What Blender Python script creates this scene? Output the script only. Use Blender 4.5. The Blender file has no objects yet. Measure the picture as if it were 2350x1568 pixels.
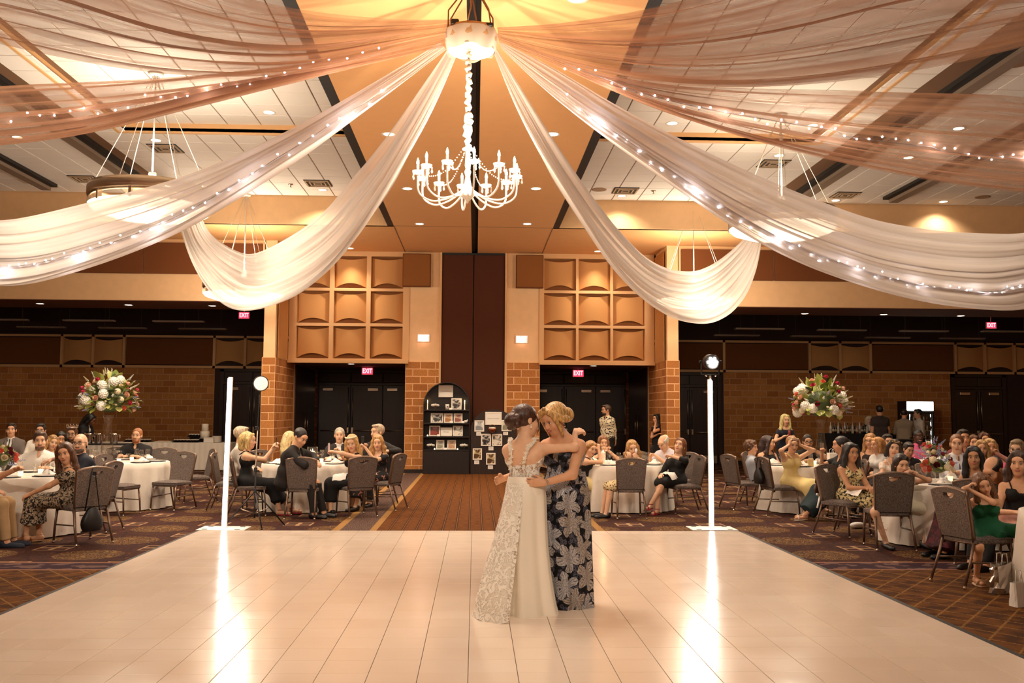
import bpy, bmesh, math, random
import numpy as np
from mathutils import Vector, Matrix
random.seed(7); rng = np.random.default_rng(7)
SC = bpy.context.scene
COL = SC.collection
PI = math.pi
# ------------------------------------------------------------------ camera
FPX, CAMH, YAW, PITCH, ROLL = 2157.5, 1.6159, .03862, .07624, .0060085
_cy, _sy, _cp, _sp = math.cos(YAW), math.sin(YAW), math.cos(PITCH), math.sin(PITCH)
_F = Vector((_sy*_cp, _cy*_cp, _sp)); _R = Vector((_cy, -_sy, 0)); _U = _R.cross(_F)
_R2 = math.cos(ROLL)*_R + math.sin(ROLL)*_U; _U2 = -math.sin(ROLL)*_R + math.cos(ROLL)*_U
cam = bpy.data.cameras.new('camera'); cam.sensor_width = 36; cam.lens = FPX/2350*36; cam.clip_end = 200
camo = bpy.data.objects.new('camera', cam); COL.objects.link(camo)
camo.matrix_world = Matrix(((_R2.x, _U2.x, -_F.x, 0), (_R2.y, _U2.y, -_F.y, 0), (_R2.z, _U2.z, -_F.z, CAMH), (0, 0, 0, 1)))
SC.camera = camo
def ray(px, py): return _F + _R2*((px-1175)/FPX) + _U2*((784-py)/FPX)
def atY(px, py, Y): d = ray(px, py); return d*(Y/d.y) + Vector((0, 0, CAMH))
def atZ(px, py, Z=0.): d = ray(px, py); return d*((Z-CAMH)/d.z) + Vector((0, 0, CAMH))
# ------------------------------------------------------------------ world, exposure
w = bpy.data.worlds.new('world'); SC.world = w; w.use_nodes = True
w.node_tree.nodes['Background'].inputs[0].default_value = (1., .7, .48, 1)
w.node_tree.nodes['Background'].inputs[1].default_value = .004
SC.view_settings.view_transform = 'Standard'; SC.view_settings.look = 'None'
SC.view_settings.exposure = 0.15; SC.view_settings.gamma = 1; SC.view_settings.use_curve_mapping = False
SC.cycles.max_bounces = 6; SC.cycles.diffuse_bounces = 3; SC.cycles.glossy_bounces = 3; SC.cycles.transmission_bounces = 4
SC.cycles.transparent_max_bounces = 24; SC.cycles.caustics_reflective = False; SC.cycles.caustics_refractive = False
SC.cycles.sample_clamp_indirect = 4.0
WARM = (1., .84, .65)
WARM2 = (1., .86, .69)
# light powers (W)
L_DOWN, L_TILE, L_CHAND, L_PEND = 190., 150., 360., 330.
# ------------------------------------------------------------------ helpers
def lin(h):
    h = h.lstrip('#'); c = [int(h[i:i+2], 16)/255 for i in (0, 2, 4)]
    return tuple(v/12.92 if v <= .04045 else ((v+.055)/1.055)**2.4 for v in c)
MATS = {}
def mat(name, col='#808080', rough=.6, metal=0., emit=None, es=0., noise=0., nscale=30., bump=0., bscale=60., alpha=1., spec=.5, trans=0., coat=0., sheen=0., stretch=None):
    if name in MATS: return MATS[name]
    m = bpy.data.materials.new(name); m.use_nodes = True; MATS[name] = m
    nt = m.node_tree; b = nt.nodes['Principled BSDF']
    c = lin(col) if isinstance(col, str) else col
    b.inputs['Base Color'].default_value = (*c, 1); b.inputs['Roughness'].default_value = rough; b.inputs['Metallic'].default_value = metal
    b.inputs['Specular IOR Level'].default_value = spec
    if emit is not None:
        e = lin(emit) if isinstance(emit, str) else emit
        b.inputs['Emission Color'].default_value = (*e, 1); b.inputs['Emission Strength'].default_value = es
    if alpha < 1: b.inputs['Alpha'].default_value = alpha
    if trans: b.inputs['Transmission Weight'].default_value = trans
    if coat: b.inputs['Coat Weight'].default_value = coat
    if sheen: b.inputs['Sheen Weight'].default_value = sheen
    if noise or bump:
        tc = nt.nodes.new('ShaderNodeTexCoord'); src = tc.outputs['Object']
        if stretch:
            mp = nt.nodes.new('ShaderNodeMapping'); mp.inputs['Scale'].default_value = stretch; nt.links.new(src, mp.inputs[0]); src = mp.outputs[0]
    if noise:
        n = nt.nodes.new('ShaderNodeTexNoise'); n.inputs['Scale'].default_value = nscale; n.inputs['Detail'].default_value = 3
        nt.links.new(src, n.inputs['Vector'])
        mr = nt.nodes.new('ShaderNodeMapRange'); mr.inputs['From Min'].default_value = .3; mr.inputs['From Max'].default_value = .7
        mr.inputs['To Min'].default_value = 1-noise; mr.inputs['To Max'].default_value = 1+noise; nt.links.new(n.outputs['Fac'], mr.inputs['Value'])
        mx = nt.nodes.new('ShaderNodeVectorMath'); mx.operation = 'SCALE'; mx.inputs[0].default_value = c
        nt.links.new(mr.outputs[0], mx.inputs['Scale']); nt.links.new(mx.outputs[0], b.inputs['Base Color'])
    if bump:
        n2 = nt.nodes.new('ShaderNodeTexNoise'); n2.inputs['Scale'].default_value = bscale; n2.inputs['Detail'].default_value = 2
        nt.links.new(src, n2.inputs['Vector'])
        bp = nt.nodes.new('ShaderNodeBump'); bp.inputs['Strength'].default_value = bump; bp.inputs['Distance'].default_value = .02
        nt.links.new(n2.outputs['Fac'], bp.inputs['Height']); nt.links.new(bp.outputs[0], b.inputs['Normal'])
    return m
class N:                                    # tiny node-graph helper
    def __init__(s, name):
        s.m = bpy.data.materials.new(name); s.m.use_nodes = True; MATS[name] = s.m; s.t = s.m.node_tree; s.b = s.t.nodes['Principled BSDF']
    def n(s, typ, **kw):
        o = s.t.nodes.new('ShaderNode'+typ)
        for k, v in kw.items(): setattr(o, k, v)
        return o
    def put(s, i, v):
        if hasattr(v, 'is_output'): s.t.links.new(v, i)
        elif v is not None: i.default_value = v
    def math(s, op, a, b=None, c=None, clamp=False):
        o = s.n('Math', operation=op, use_clamp=clamp)
        for i, v in zip(o.inputs, (a, b, c)): s.put(i, v)
        return o.outputs[0]
    def vec(s, op, a, b=None):
        o = s.n('VectorMath', operation=op); s.put(o.inputs[0], a)
        if b is not None: s.put(o.inputs[1], b)
        return o.outputs[1] if op in ('LENGTH', 'DISTANCE', 'DOT_PRODUCT') else o.outputs[0]
    def mix(s, f, a, b):
        o = s.n('Mix', data_type='RGBA'); s.put(o.inputs[0], f)
        for i, v in ((6, a), (7, b)): s.put(o.inputs[i], (*v, 1) if isinstance(v, tuple) and len(v) == 3 else v)
        return o.outputs[2]
    def coord(s, which='Object'): return s.n('TexCoord').outputs[which]
    def sep(s, v): o = s.n('SeparateXYZ'); s.put(o.inputs[0], v); return o.outputs
    def comb(s, x=0., y=0., z=0.):
        o = s.n('CombineXYZ')
        for i, v in zip(o.inputs, (x, y, z)): s.put(i, v)
        return o.outputs[0]
    def noise(s, v, scale, detail=2., dist=0.):
        o = s.n('TexNoise'); s.put(o.inputs['Vector'], v); o.inputs['Scale'].default_value = scale; o.inputs['Detail'].default_value = detail
        o.inputs['Distortion'].default_value = dist; return o.outputs['Fac']
    def vor(s, v, scale, feature='F1', out=0):
        o = s.n('TexVoronoi', feature=feature); s.put(o.inputs['Vector'], v); o.inputs['Scale'].default_value = scale; return o.outputs[out]
    def ramp(s, v, a, b, lo=0., hi=1., smooth=True):
        o = s.n('MapRange', interpolation_type='SMOOTHSTEP' if smooth else 'LINEAR'); s.put(o.inputs['Value'], v)
        for i, q in zip((1, 2, 3, 4), (a, b, lo, hi)): s.put(o.inputs[i], q)
        return o.outputs[0]
    def bump(s, hgt, strength=.3, dist=.01):
        o = s.n('Bump'); o.inputs['Strength'].default_value = strength; o.inputs['Distance'].default_value = dist; s.put(o.inputs['Height'], hgt)
        s.t.links.new(o.outputs[0], s.b.inputs['Normal'])
    def base(s, c, rough=.6, metal=0., spec=.5):
        s.put(s.b.inputs['Base Color'], (*c, 1) if isinstance(c, tuple) and len(c) == 3 else c)
        s.put(s.b.inputs['Roughness'], rough); s.put(s.b.inputs['Metallic'], metal); s.b.inputs['Specular IOR Level'].default_value = spec
        return s.m
def link(o, parent=None):
    COL.objects.link(o)
    if parent is not None: o.parent = parent
    return o
def tag(o, label=None, cat=None, group=None, kind=None):
    if label: o['label'] = label
    if cat: o['category'] = cat
    if group: o['group'] = group
    if kind: o['kind'] = kind
    return o
def empty(name, loc=(0, 0, 0), rz=0., parent=None):
    o = bpy.data.objects.new(name, None); o.location = loc; o.rotation_euler = (0, 0, rz); o.empty_display_size = .1
    return link(o, parent)
def thing(name, label, cat, loc=(0, 0, 0), rz=0., group=None):
    return tag(empty(name, loc, rz), label, cat, group)
class MB:
    def __init__(s): s.v = []; s.f = []; s.mi = []; s.cur = 0; s.sm = []; s.smooth = False
    def add(s, vs, fs, smooth=None):
        o = len(s.v); s.v += [tuple(v) for v in vs]; s.f += [tuple(i+o for i in f) for f in fs]
        s.mi += [s.cur]*len(fs); s.sm += [s.smooth if smooth is None else smooth]*len(fs); return s
    def box(s, a, b, M=None):
        (x0, y0, z0), (x1, y1, z1) = a, b
        vs = [Vector(p) for p in ((x0, y0, z0), (x1, y0, z0), (x1, y1, z0), (x0, y1, z0), (x0, y0, z1), (x1, y0, z1), (x1, y1, z1), (x0, y1, z1))]
        if M is not None: vs = [M @ v for v in vs]
        return s.add(vs, [(0, 3, 2, 1), (4, 5, 6, 7), (0, 1, 5, 4), (1, 2, 6, 5), (2, 3, 7, 6), (3, 0, 4, 7)])
    def quad(s, a, b, c, d): return s.add((a, b, c, d), [(0, 1, 2, 3)])
    def bevbox(s, a, b, r=.01, M=None):                      # box with chamfered vertical and horizontal edges (24 verts)
        (x0, y0, z0), (x1, y1, z1) = a, b
        bm = bmesh.new(); bmesh.ops.create_cube(bm, size=1)
        for v in bm.verts: v.co = Vector(((x0+x1)/2+v.co.x*(x1-x0), (y0+y1)/2+v.co.y*(y1-y0), (z0+z1)/2+v.co.z*(z1-z0)))
        bmesh.ops.bevel(bm, geom=bm.edges[:], offset=r, segments=1, affect='EDGES', profile=.5)
        bm.verts.index_update()
        vs = [M @ v.co if M is not None else v.co.copy() for v in bm.verts]; fs = [[v.index for v in f.verts] for f in bm.faces]; bm.free()
        return s.add(vs, fs)
    def lathe(s, prof, n=24, c=(0, 0, 0), M=None, smooth=True, cap=True):
        vs = []; fs = []; k = len(prof)
        for i in range(n):
            a = 2*PI*i/n
            for r, z in prof: vs.append(Vector((c[0]+r*math.cos(a), c[1]+r*math.sin(a), c[2]+z)))
        if M is not None: vs = [M @ v for v in vs]
        for i in range(n):
            j = (i+1) % n
            for q in range(k-1): fs.append((i*k+q, j*k+q, j*k+q+1, i*k+q+1))
        s.add(vs, fs, smooth)
        if cap:
            o = len(s.v)-len(vs)
            for q, rev in ((0, True), (k-1, False)):
                if prof[q][0] > 1e-5:
                    idx = [o+i*k+q for i in range(n)]; s.f.append(tuple(idx[::-1] if rev else idx)); s.mi.append(s.cur); s.sm.append(False)
        return s
    def cyl(s, a, b, r, r2=None, n=12, cap=True): return s.tube([a, b], [r, r if r2 is None else r2], n, cap)
    def tube(s, pts, r, n=8, cap=True, smooth=True, sq=None):
        pts = [Vector(p) for p in pts]; m = len(pts); rs = r if isinstance(r, (list, tuple)) else [r]*m
        vs = []; fs = []; prev = None
        for i, p in enumerate(pts):
            t = (pts[min(i+1, m-1)]-pts[max(i-1, 0)])
            t = t.normalized() if t.length > 1e-9 else Vector((0, 0, 1))
            if prev is None:
                up = Vector((0, 0, 1)) if abs(t.z) < .95 else Vector((1, 0, 0)); u = t.cross(up).normalized()
            else:
                u = prev - t*prev.dot(t); u = u.normalized() if u.length > 1e-6 else t.orthogonal().normalized()
            prev = u; w_ = t.cross(u)
            for j in range(n):
                a = 2*PI*(j+.5)/n; cu, cw = math.cos(a), math.sin(a)
                if sq: cu *= sq[0]; cw *= sq[1]
                vs.append(p+(u*cu+w_*cw)*rs[i])
        for i in range(m-1):
            for j in range(n):
                k = (j+1) % n; fs.append((i*n+j, i*n+k, (i+1)*n+k, (i+1)*n+j))
        if cap: fs += [tuple(range(n))[::-1], tuple((m-1)*n+j for j in range(n))]
        return s.add(vs, fs, smooth)
    def ball(s, c, r, nu=12, nv=8, M=None):
        rx, ry, rz = (r, r, r) if not isinstance(r, (tuple, list)) else r
        vs = [Vector((0, 0, -rz))]; fs = []
        for i in range(1, nv):
            p = -PI/2+PI*i/nv
            for j in range(nu): a = 2*PI*j/nu; vs.append(Vector((rx*math.cos(p)*math.cos(a), ry*math.cos(p)*math.sin(a), rz*math.sin(p))))
        vs.append(Vector((0, 0, rz))); L = len(vs)-1
        for j in range(nu):
            k = (j+1) % nu; fs.append((0, 1+k, 1+j)); fs.append((L, L-nu+j, L-nu+k))
            for i in range(nv-2): o = 1+i*nu; fs.append((o+j, o+k, o+nu+k, o+nu+j))
        if M is not None: vs = [M @ v for v in vs]
        return s.add([v+Vector(c) for v in vs], fs, True)
    def grid(s, P, closed_u=False, smooth=True):             # P[i][j] points
        nu, nv = len(P), len(P[0]); fs = []
        for i in range(nu if closed_u else nu-1):
            k = (i+1) % nu
            for j in range(nv-1): fs.append((i*nv+j, k*nv+j, k*nv+j+1, i*nv+j+1))
        return s.add([p for row in P for p in row], fs, smooth)
    def mesh(s, name, mats):
        me = bpy.data.meshes.new(name); me.from_pydata([tuple(v) for v in s.v], [], s.f)
        for m in (mats if isinstance(mats, (list, tuple)) else [mats]): me.materials.append(m)
        me.polygons.foreach_set('material_index', s.mi); me.polygons.foreach_set('use_smooth', s.sm); me.update(); return me
    def build(s, name, mats, parent=None, loc=None, rz=0.):
        o = bpy.data.objects.new(name, s.mesh(name, mats))
        if loc is not None: o.location = loc
        o.rotation_euler = (0, 0, rz)
        return link(o, parent)
def inst(name, me, parent=None, loc=(0, 0, 0), rot=(0, 0, 0), sc=None):
    o = bpy.data.objects.new(name, me); o.location = loc; o.rotation_euler = rot
    if sc: o.scale = sc
    return link(o, parent)
def struct(name, mb, mats, parent=None):
    o = mb.build(name, mats, parent)
    if parent is None: o['kind'] = 'structure'
    return o
def box(a, b): return MB().box(a, b)
def dup(root, loc=None, rz=None, label=None, group=None):
    def cp(o, par):
        c = o.copy(); COL.objects.link(c); c.parent = par
        for ch in o.children: cp(ch, c)
        return c
    r = cp(root, None)
    if loc is not None: r.location = loc
    if rz is not None: r.rotation_euler = (0, 0, rz)
    if label: r['label'] = label
    if group: r['group'] = group
    return r
def lamp(name, typ, parent, loc, power, col=WARM, size=.1, spot=None, blend=.6, rot=(0, 0, 0)):
    l = bpy.data.lights.new(name, typ); l.energy = power; l.color = col
    if typ == 'SPOT': l.spot_size = spot; l.spot_blend = blend; l.shadow_soft_size = size
    elif typ == 'POINT': l.shadow_soft_size = size
    elif typ == 'AREA': l.shape = 'DISK'; l.size = size
    o = bpy.data.objects.new(name, l); o.location = loc; o.rotation_euler = rot
    return link(o, parent)
# ------------------------------------------------------------------ surface materials
def m_block():
    g = N('split_face_block'); co = g.coord('Object'); gc = g.n('NewGeometry').outputs['Position']
    inf = g.n('ObjectInfo').outputs['Random']
    c = g.mix(inf, lin('#ae6c36'), lin('#cf8c4c')); n = g.noise(gc, 45., 2.)
    c = g.mix(g.ramp(n, .4, .75, 0., .45), c, lin('#7a4c2a')); g.bump(n, .3, .008)
    return g.base(c, .85, spec=.3)
def m_carpet():
    g = N('patterned_carpet'); P = g.n('NewGeometry').outputs['Position']; x, y, z = g.sep(P)
    fine = g.noise(P, 60., 0.); mid = g.noise(P, 6., 1.)
    # medallion field: 1.2 m lattice of swirled roundels and small square motifs
    def cell(ox, oy, s=1.2):
        u = g.math('SUBTRACT', g.math('FLOORED_MODULO', g.math('ADD', x, s/2-ox), s), s/2)
        v = g.math('SUBTRACT', g.math('FLOORED_MODULO', g.math('ADD', y, s/2-oy), s), s/2)
        return u, v
    u, v = cell(-4.33, 10.9); r = g.vec('LENGTH', g.comb(u, v, 0.))
    sw = g.noise(g.comb(g.math('MULTIPLY', u, 1.), g.math('MULTIPLY', v, 1.), g.math('MULTIPLY', g.math('FLOOR', g.math('DIVIDE', y, 1.2)), 3.)), 7., 1.)
    lines = g.ramp(g.math('PINGPONG', g.math('MULTIPLY', sw, 9.), .5), .25, .42)
    disc = g.ramp(r, .39, .36)
    u2, v2 = cell(-4.93, 11.45); q = g.math('MAXIMUM', g.math('ABSOLUTE', u2), g.math('ABSOLUTE', v2))
    sq = g.math('MULTIPLY', g.ramp(q, .2, .19), g.math('MAXIMUM', g.ramp(q, .16, .18), g.ramp(g.math('MINIMUM', g.math('ABSOLUTE', u2), g.math('ABSOLUTE', v2)), .035, .02)))
    leaf = g.ramp(g.math('PINGPONG', g.math('MULTIPLY', g.noise(P, 1.6, 1.), 8.), .5), .30, .46)
    base = g.mix(leaf, lin('#43241c'), lin('#311d20'))
    base = g.mix(g.math('MULTIPLY', g.ramp(g.math('PINGPONG', g.math('MULTIPLY', mid, 7.), .5), .4, .48), .5), base, lin('#77492a'))
    f = g.mix(g.math('MULTIPLY', disc, g.math('MULTIPLY_ADD', lines, .7, .05)), base, lin('#a37e49'))
    f = g.mix(g.math('MULTIPLY', sq, .8), f, lin('#c79f78'))
    # diamond field close to the camera
    a = g.math('PINGPONG', g.math('MULTIPLY', g.math('ADD', x, g.math('MULTIPLY', y, .8)), 3.2), .5)
    b = g.math('PINGPONG', g.math('MULTIPLY', g.math('SUBTRACT', x, g.math('MULTIPLY', y, .8)), 3.2), .5)
    dia = g.math('MAXIMUM', g.ramp(a, .44, .49), g.ramp(b, .44, .49))
    dm = g.mix(g.ramp(mid, .35, .65), lin('#4a2a12'), lin('#704418'))
    dm = g.mix(g.math('MULTIPLY', dia, g.ramp(fine, .3, .6)), dm, lin('#a5793c'))
    # ribbed gold aisle runner
    rib = g.math('PINGPONG', g.math('MULTIPLY', g.math('ADD', x, .07), 5.45), .5)
    dots = g.math('PINGPONG', g.math('MULTIPLY', y, 16.), .5)
    run = g.mix(g.ramp(g.noise(g.vec('MULTIPLY', P, (12., 40., 1.)), 1., 0.), .3, .7), lin('#5a300e'), lin('#784615'))
    run = g.mix(g.ramp(rib, .13, .07), run, lin('#3c1d0c'))
    run = g.mix(g.math('MULTIPLY', g.ramp(rib, .03, .01), g.ramp(dots, .2, .3)), run, lin('#c08a4a'))
    ax = g.math('ABSOLUTE', g.math('ADD', x, .07))
    bord = g.mix(g.ramp(g.math('ABSOLUTE', g.math('SUBTRACT', ax, 1.57)), .2, .21), lin('#3d2a35'), lin('#a1753f'))
    bord = g.mix(g.math('MULTIPLY', g.ramp(fine, .5, .62), .5), bord, lin('#c29a66'))
    # transverse border band
    yb = g.math('ABSOLUTE', g.math('SUBTRACT', y, 10.12))
    tb = g.mix(g.ramp(yb, .19, .21), lin('#3a2530'), lin('#9a6a50'))
    tb = g.mix(g.math('MULTIPLY', g.ramp(mid, .52, .58), .6), tb, lin('#8a6a60'))
    near = g.math('LESS_THAN', y, 10.12); c = g.mix(near, f, dm)
    c = g.mix(g.math('LESS_THAN', yb, .26), c, tb)
    c = g.mix(g.math('LESS_THAN', ax, 1.88), c, bord); c = g.mix(g.math('LESS_THAN', ax, 1.27), c, run)
    c = g.mix(g.math('MULTIPLY', fine, .42), c, lin('#170b07'))
    return g.base(c, .95, spec=.15)
BLOCK, CARPET = m_block(), m_carpet()
MORTAR = mat('mortar', '#eebd8c', .9, noise=.08)
BEIGE = mat('beige_wall_paint', '#efc391', .75, noise=.03, nscale=6, bump=.05, bscale=200)
BEIGE2 = mat('beige_trim_paint', '#dfae78', .6)
DRYW = mat('ceiling_paint', '#e9b074', .8, noise=.02, nscale=4)
TILE = mat('acoustic_tile', '#f8efe4', .9, noise=.03, nscale=90, bump=.25, bscale=160)
TBAR = mat('ceiling_grid_bar', '#7c5c42', .6)
BLACK = mat('black_paint', '#0b0807', .6)
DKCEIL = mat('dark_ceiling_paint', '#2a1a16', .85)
GREYB = mat('grey_channel_paint', '#84705f', .6)
PANELB = mat('brown_acoustic_fabric', '#75421c', .95, noise=.05, nscale=120, bump=.15, bscale=300)
DIFF = mat('tan_diffuser_fabric', '#d0985e', .95, noise=.04, nscale=120, bump=.12, bscale=300)
PARTI = mat('partition_fabric', '#4d230b', .95, noise=.05, nscale=90, bump=.1, bscale=260)
DOORM = mat('dark_stained_door', '#2c1610', .35, noise=.25, nscale=3, stretch=(8, 8, .6), spec=.6)
STEEL = mat('brushed_steel', '#c9b9a6', .3, 1.)
CHROME = mat('chrome', '#e0dad2', .12, 1.)
KICK = mat('dark_vinyl_base', '#1d1310', .5)
LENS = mat('lamp_lens', '#fff4e0', .4, emit=(1., .8, .55), es=9.); LENS.cycles.emission_sampling = 'NONE'
WHITEP = mat('white_paint', '#efe6da', .5)
# ------------------------------------------------------------------ room shell
YP, YF, YC, YN = 25.55, 30.6, 24.05, -4.       # pillar plane, far wall, column fronts, wall behind the camera
ZC, XW = 6.0, 19.
struct('floor', box((-XW, YN, -.1), (XW, YF+.2, 0)), CARPET)
struct('wall_near', box((-XW, YN-.2, 0), (XW, YN, 7.2)), BEIGE)
struct('wall_left', box((-XW-.2, YN, 0), (-XW, YF+.2, 7.2)), BEIGE)
struct('wall_right', box((XW, YN, 0), (XW+.2, YF+.2, 7.2)), BEIGE)
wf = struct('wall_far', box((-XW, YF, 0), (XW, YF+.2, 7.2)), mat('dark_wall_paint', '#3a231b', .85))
brick_me = {}
def brick_mesh(half=False, kind='block'):
    if half not in brick_me:
        L = .182 if half else .388
        brick_me[half] = MB().bevbox((-L/2, -.012, .009), (L/2, .012, .191), .004).mesh('brick', BLOCK)
    return brick_me[half]
def bricks(parent, x0, x1, y, z0, rows, axis='x', sign=-1, off=0):
    """running-bond blocks on a face: axis x -> face normal -y; axis y -> face on plane x=y0, running in y"""
    for r in range(rows):
        s = x0 - (.2032 if (r+off) % 2 else 0.)
        while s < x1-.01:
            a, b = max(s, x0), min(s+.4064, x1); wd = b-a; s += .4064
            if wd < .05: continue
            me = brick_mesh(wd < .25); L = .2032 if wd < .25 else .4064
            c = (a+b)/2
            if axis == 'x': inst('brick', me, parent, (c, y, z0+r*.2), sc=(wd/L, 1, 1))
            else: inst('brick', me, parent, (y, c, z0+r*.2), rot=(0, 0, PI/2), sc=(wd/L, 1, 1))
# brick facing of the far wall, left and right bays
for nm, xa, xb in (('left', -15.7, -8.38), ('right', 8.14, 15.72)):
    t = struct('trim_brick_'+nm, box((xa, YF-.03, 0), (xb, YF, 3.0)), mat('dark_mortar', '#cc9a70', .9))
    bricks(t, xa, xb, YF-.021, .1 if False else 0., 15)
struct('baseboard_far_left', box((-XW, YF-.08, 0), (-8.38, YF-.05, .12)), KICK)
struct('baseboard_far_right', box((8.14, YF-.08, 0), (15.72, YF-.05, .12)), KICK)
# acoustic frieze above it
def diffuser_mesh(wd, hg, depth=.14, arc=.105):
    m = MB(); nu, nv = 13, 9; P = []
    for i in range(nu):
        u = i/(nu-1)*2-1; e = arc*(1-u*u); row = []
        for j in range(nv):
            v = j/(nv-1)*2-1; row.append((u*wd/2, -depth*(1-u*u), v*(hg/2-e*(1.15 if v < 0 else .75))))
        P.append(row)
    m.grid(P); return m.mesh('panel', DIFF)
DIF9 = diffuser_mesh(.86, .84)
def frieze(side, X):
    s = -1 if side == 'left' else 1
    t = MB()
    xs = sorted(X[0:2])
    t.box((xs[0], YF-.1, 3.0), (xs[1], YF, 3.08)); t.box((xs[0], YF-.1, 3.98), (xs[1], YF, 4.05))
    for a in X[2]: t.box((a-.04, YF-.1, 3.0), (a+.04, YF, 4.05))
    o = struct('trim_frieze_'+side, t, BEIGE2)
    ms = sorted(X[2]); dm = diffuser_mesh(.84, .82)
    for a, b in zip(ms[:-1], ms[1:]):
        if b-a < 1.3: inst('panel', dm, o, ((a+b)/2, YF-.005, 3.53), sc=((b-a-.09)/.84, .8, 1))
        else: box((a+.06, YF-.05, 3.11), (b-.06, YF, 3.95)).build('panel', PANELB, o)
frieze('left', (-XW, -5.1, [-18.9, -15.9, -13.22, -12.24, -11.26, -8.40, -7.42, -6.4, -5.4]))
frieze('right', (5.1, XW, [5.5, 6.5, 8.15, 11.0, 12.02, 13.04, 15.9, 16.9, 17.9, 18.9]))
# ------------------------------------------------------------------ centre pillars, operable partition and columns
for nm, xa, xb in (('left', -1.9, -.99), ('right', .84, 1.75)):
    p = struct('wall_pillar_'+nm, box((xa, YP, 0), (xb, YF, 3.0)), MORTAR)
    bricks(p, xa, xb, YP+.009, 0., 15, off=1 if nm == 'right' else 0)
    c0, c1 = (xa+.08, xb) if nm == 'left' else (xa, xb-.02)
    box((c0, YP+.03, 3.0), (c1, YF, ZC)).build('plaster_face', BEIGE, p)
    box((xa-.02, YP-.04, 0), (xb+.02, YP-.025, .1)).build('base_strip', KICK, p)
    jx = (xb-.0, xb+.05) if nm == 'left' else (xa-.05, xa)
    box((jx[0], YP-.01, 0), (jx[1], YP+.1, ZC)).build('jamb_strip', BEIGE2, p)
part = struct('wall_partition', box((-.95, YP+.12, 0), (.8, YP+.2, ZC)), BLACK)
for a, b in ((-.93, -.085), (-.06, .78)): MB().bevbox((a, YP+.04, .02), (b, YP+.12, ZC-.03), .01).build('panel', PARTI, part)
box((-.99, YP+.02, ZC-.06), (.84, YP+.1, ZC)).build('head_rail', BLACK, part)
for nm, s in (('left', -1), ('right', 1)):
    if s < 0: x0, x1, xin = -5.42, -5.08, -5.08
    else: x0, x1, xin = 4.92, 5.26, 4.92
    o = struct('wall_column_'+nm, box((x0, YC, 0), (x1, YF, 3.0)), MORTAR)
    bricks(o, x0-.0, x1+.0, YC+.009, 0., 15)
    bricks(o, YC-.0, 26.5, xin-.009*(-s), 0., 15, axis='y')
    bricks(o, 30.0, 30.58, xin-.009*(-s), 0., 15, axis='y')
    box((x0+.03, YC+.02, 3.0), (x1-.02, YP, ZC)).build('plaster_face', BEIGE, o)
    # wavy diffuser strip on the inner side of the column
    m = MB(); P = []
    for i in range(49):
        t = i/48; row = []
        for j in range(33):
            v = j/32; row.append((xin-s*(.012+.018*math.sin(t*16*PI)*(1+.5*math.sin(v*18*PI))), YC+.18+t*(YP-YC-.2), 3.0+v*2.9))
        P.append(row)
    m.grid(P); m.build('wave_panel', mat('wave_panel_finish', '#c08448', .8), o)
    d = MB().bevbox((xin-.03 if s > 0 else xin-.01, 26.7, 0), (xin+.01 if s > 0 else xin+.03, 29.9, 2.95), .008)
    d.build('side_door', DOORM, o)
    for yy in (28.1, 28.5): MB().cyl((xin-s*.06, yy, .9), (xin-s*.06, yy, 1.6), .014, n=8).build('pull_handle', STEEL, o)
    # niche wall above the door alcove
    xa, xb = (-5.06, -1.82) if s < 0 else (1.73, 4.9)
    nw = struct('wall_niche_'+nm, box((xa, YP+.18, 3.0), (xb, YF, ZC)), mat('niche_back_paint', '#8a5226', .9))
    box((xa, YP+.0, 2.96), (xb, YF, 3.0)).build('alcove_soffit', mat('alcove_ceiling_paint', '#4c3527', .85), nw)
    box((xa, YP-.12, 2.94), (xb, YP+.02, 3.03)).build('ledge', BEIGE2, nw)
    cols = (-4.42, -3.425, -2.43) if s < 0 else (2.30, 3.25, 4.20); rows = (3.51, 4.47, 5.43)
    fr = MB(); ex = [xa]+[(cols[i]+cols[i+1])/2 for i in (0, 1)]+[xb]
    wds = [(xa, cols[0]-.44)]+[(cols[i]+.44, cols[i+1]-.44) for i in (0, 1)]+[(cols[2]+.44, xb)]
    for a, b in wds: fr.box((a, YP, 3.0), (b, YP+.2, ZC))
    zs = [(3.0, rows[0]-.44), (rows[0]+.44, rows[1]-.44), (rows[1]+.44, rows[2]-.44), (rows[2]+.44, ZC)]
    for a, b in zs:
        for q in range(3): fr.box((cols[q]-.44, YP, a), (cols[q]+.44, YP+.2, b))
    fr.build('frame', BEIGE2, nw)
    for x in cols:
        for z in rows: inst('panel', DIF9, nw, (x, YP+.17, z))
# boxes on the pillars beside the niches (loudspeaker enclosures)
for xa, xb, lb in ((-2.0, -1.24, 'brown fabric loudspeaker box high on the pillar left of the partition'), (1.08, 1.83, 'brown fabric loudspeaker box high on the pillar right of the partition')):
    o = thing('loudspeaker_box', lb, 'loudspeaker', ((xa+xb)/2, YP-.02, 5.03), group='loudspeaker boxes on the pillars'); hw = (xb-xa)/2
    MB().bevbox((-hw, -.16, 0), (hw, 0, .9), .01).build('cabinet', PANELB, o); MB().bevbox((-hw+.02, -.175, .02), (hw-.02, -.16, .88), .004).build('grille', mat('speaker_cloth', '#8a5424', .95), o)
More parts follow.
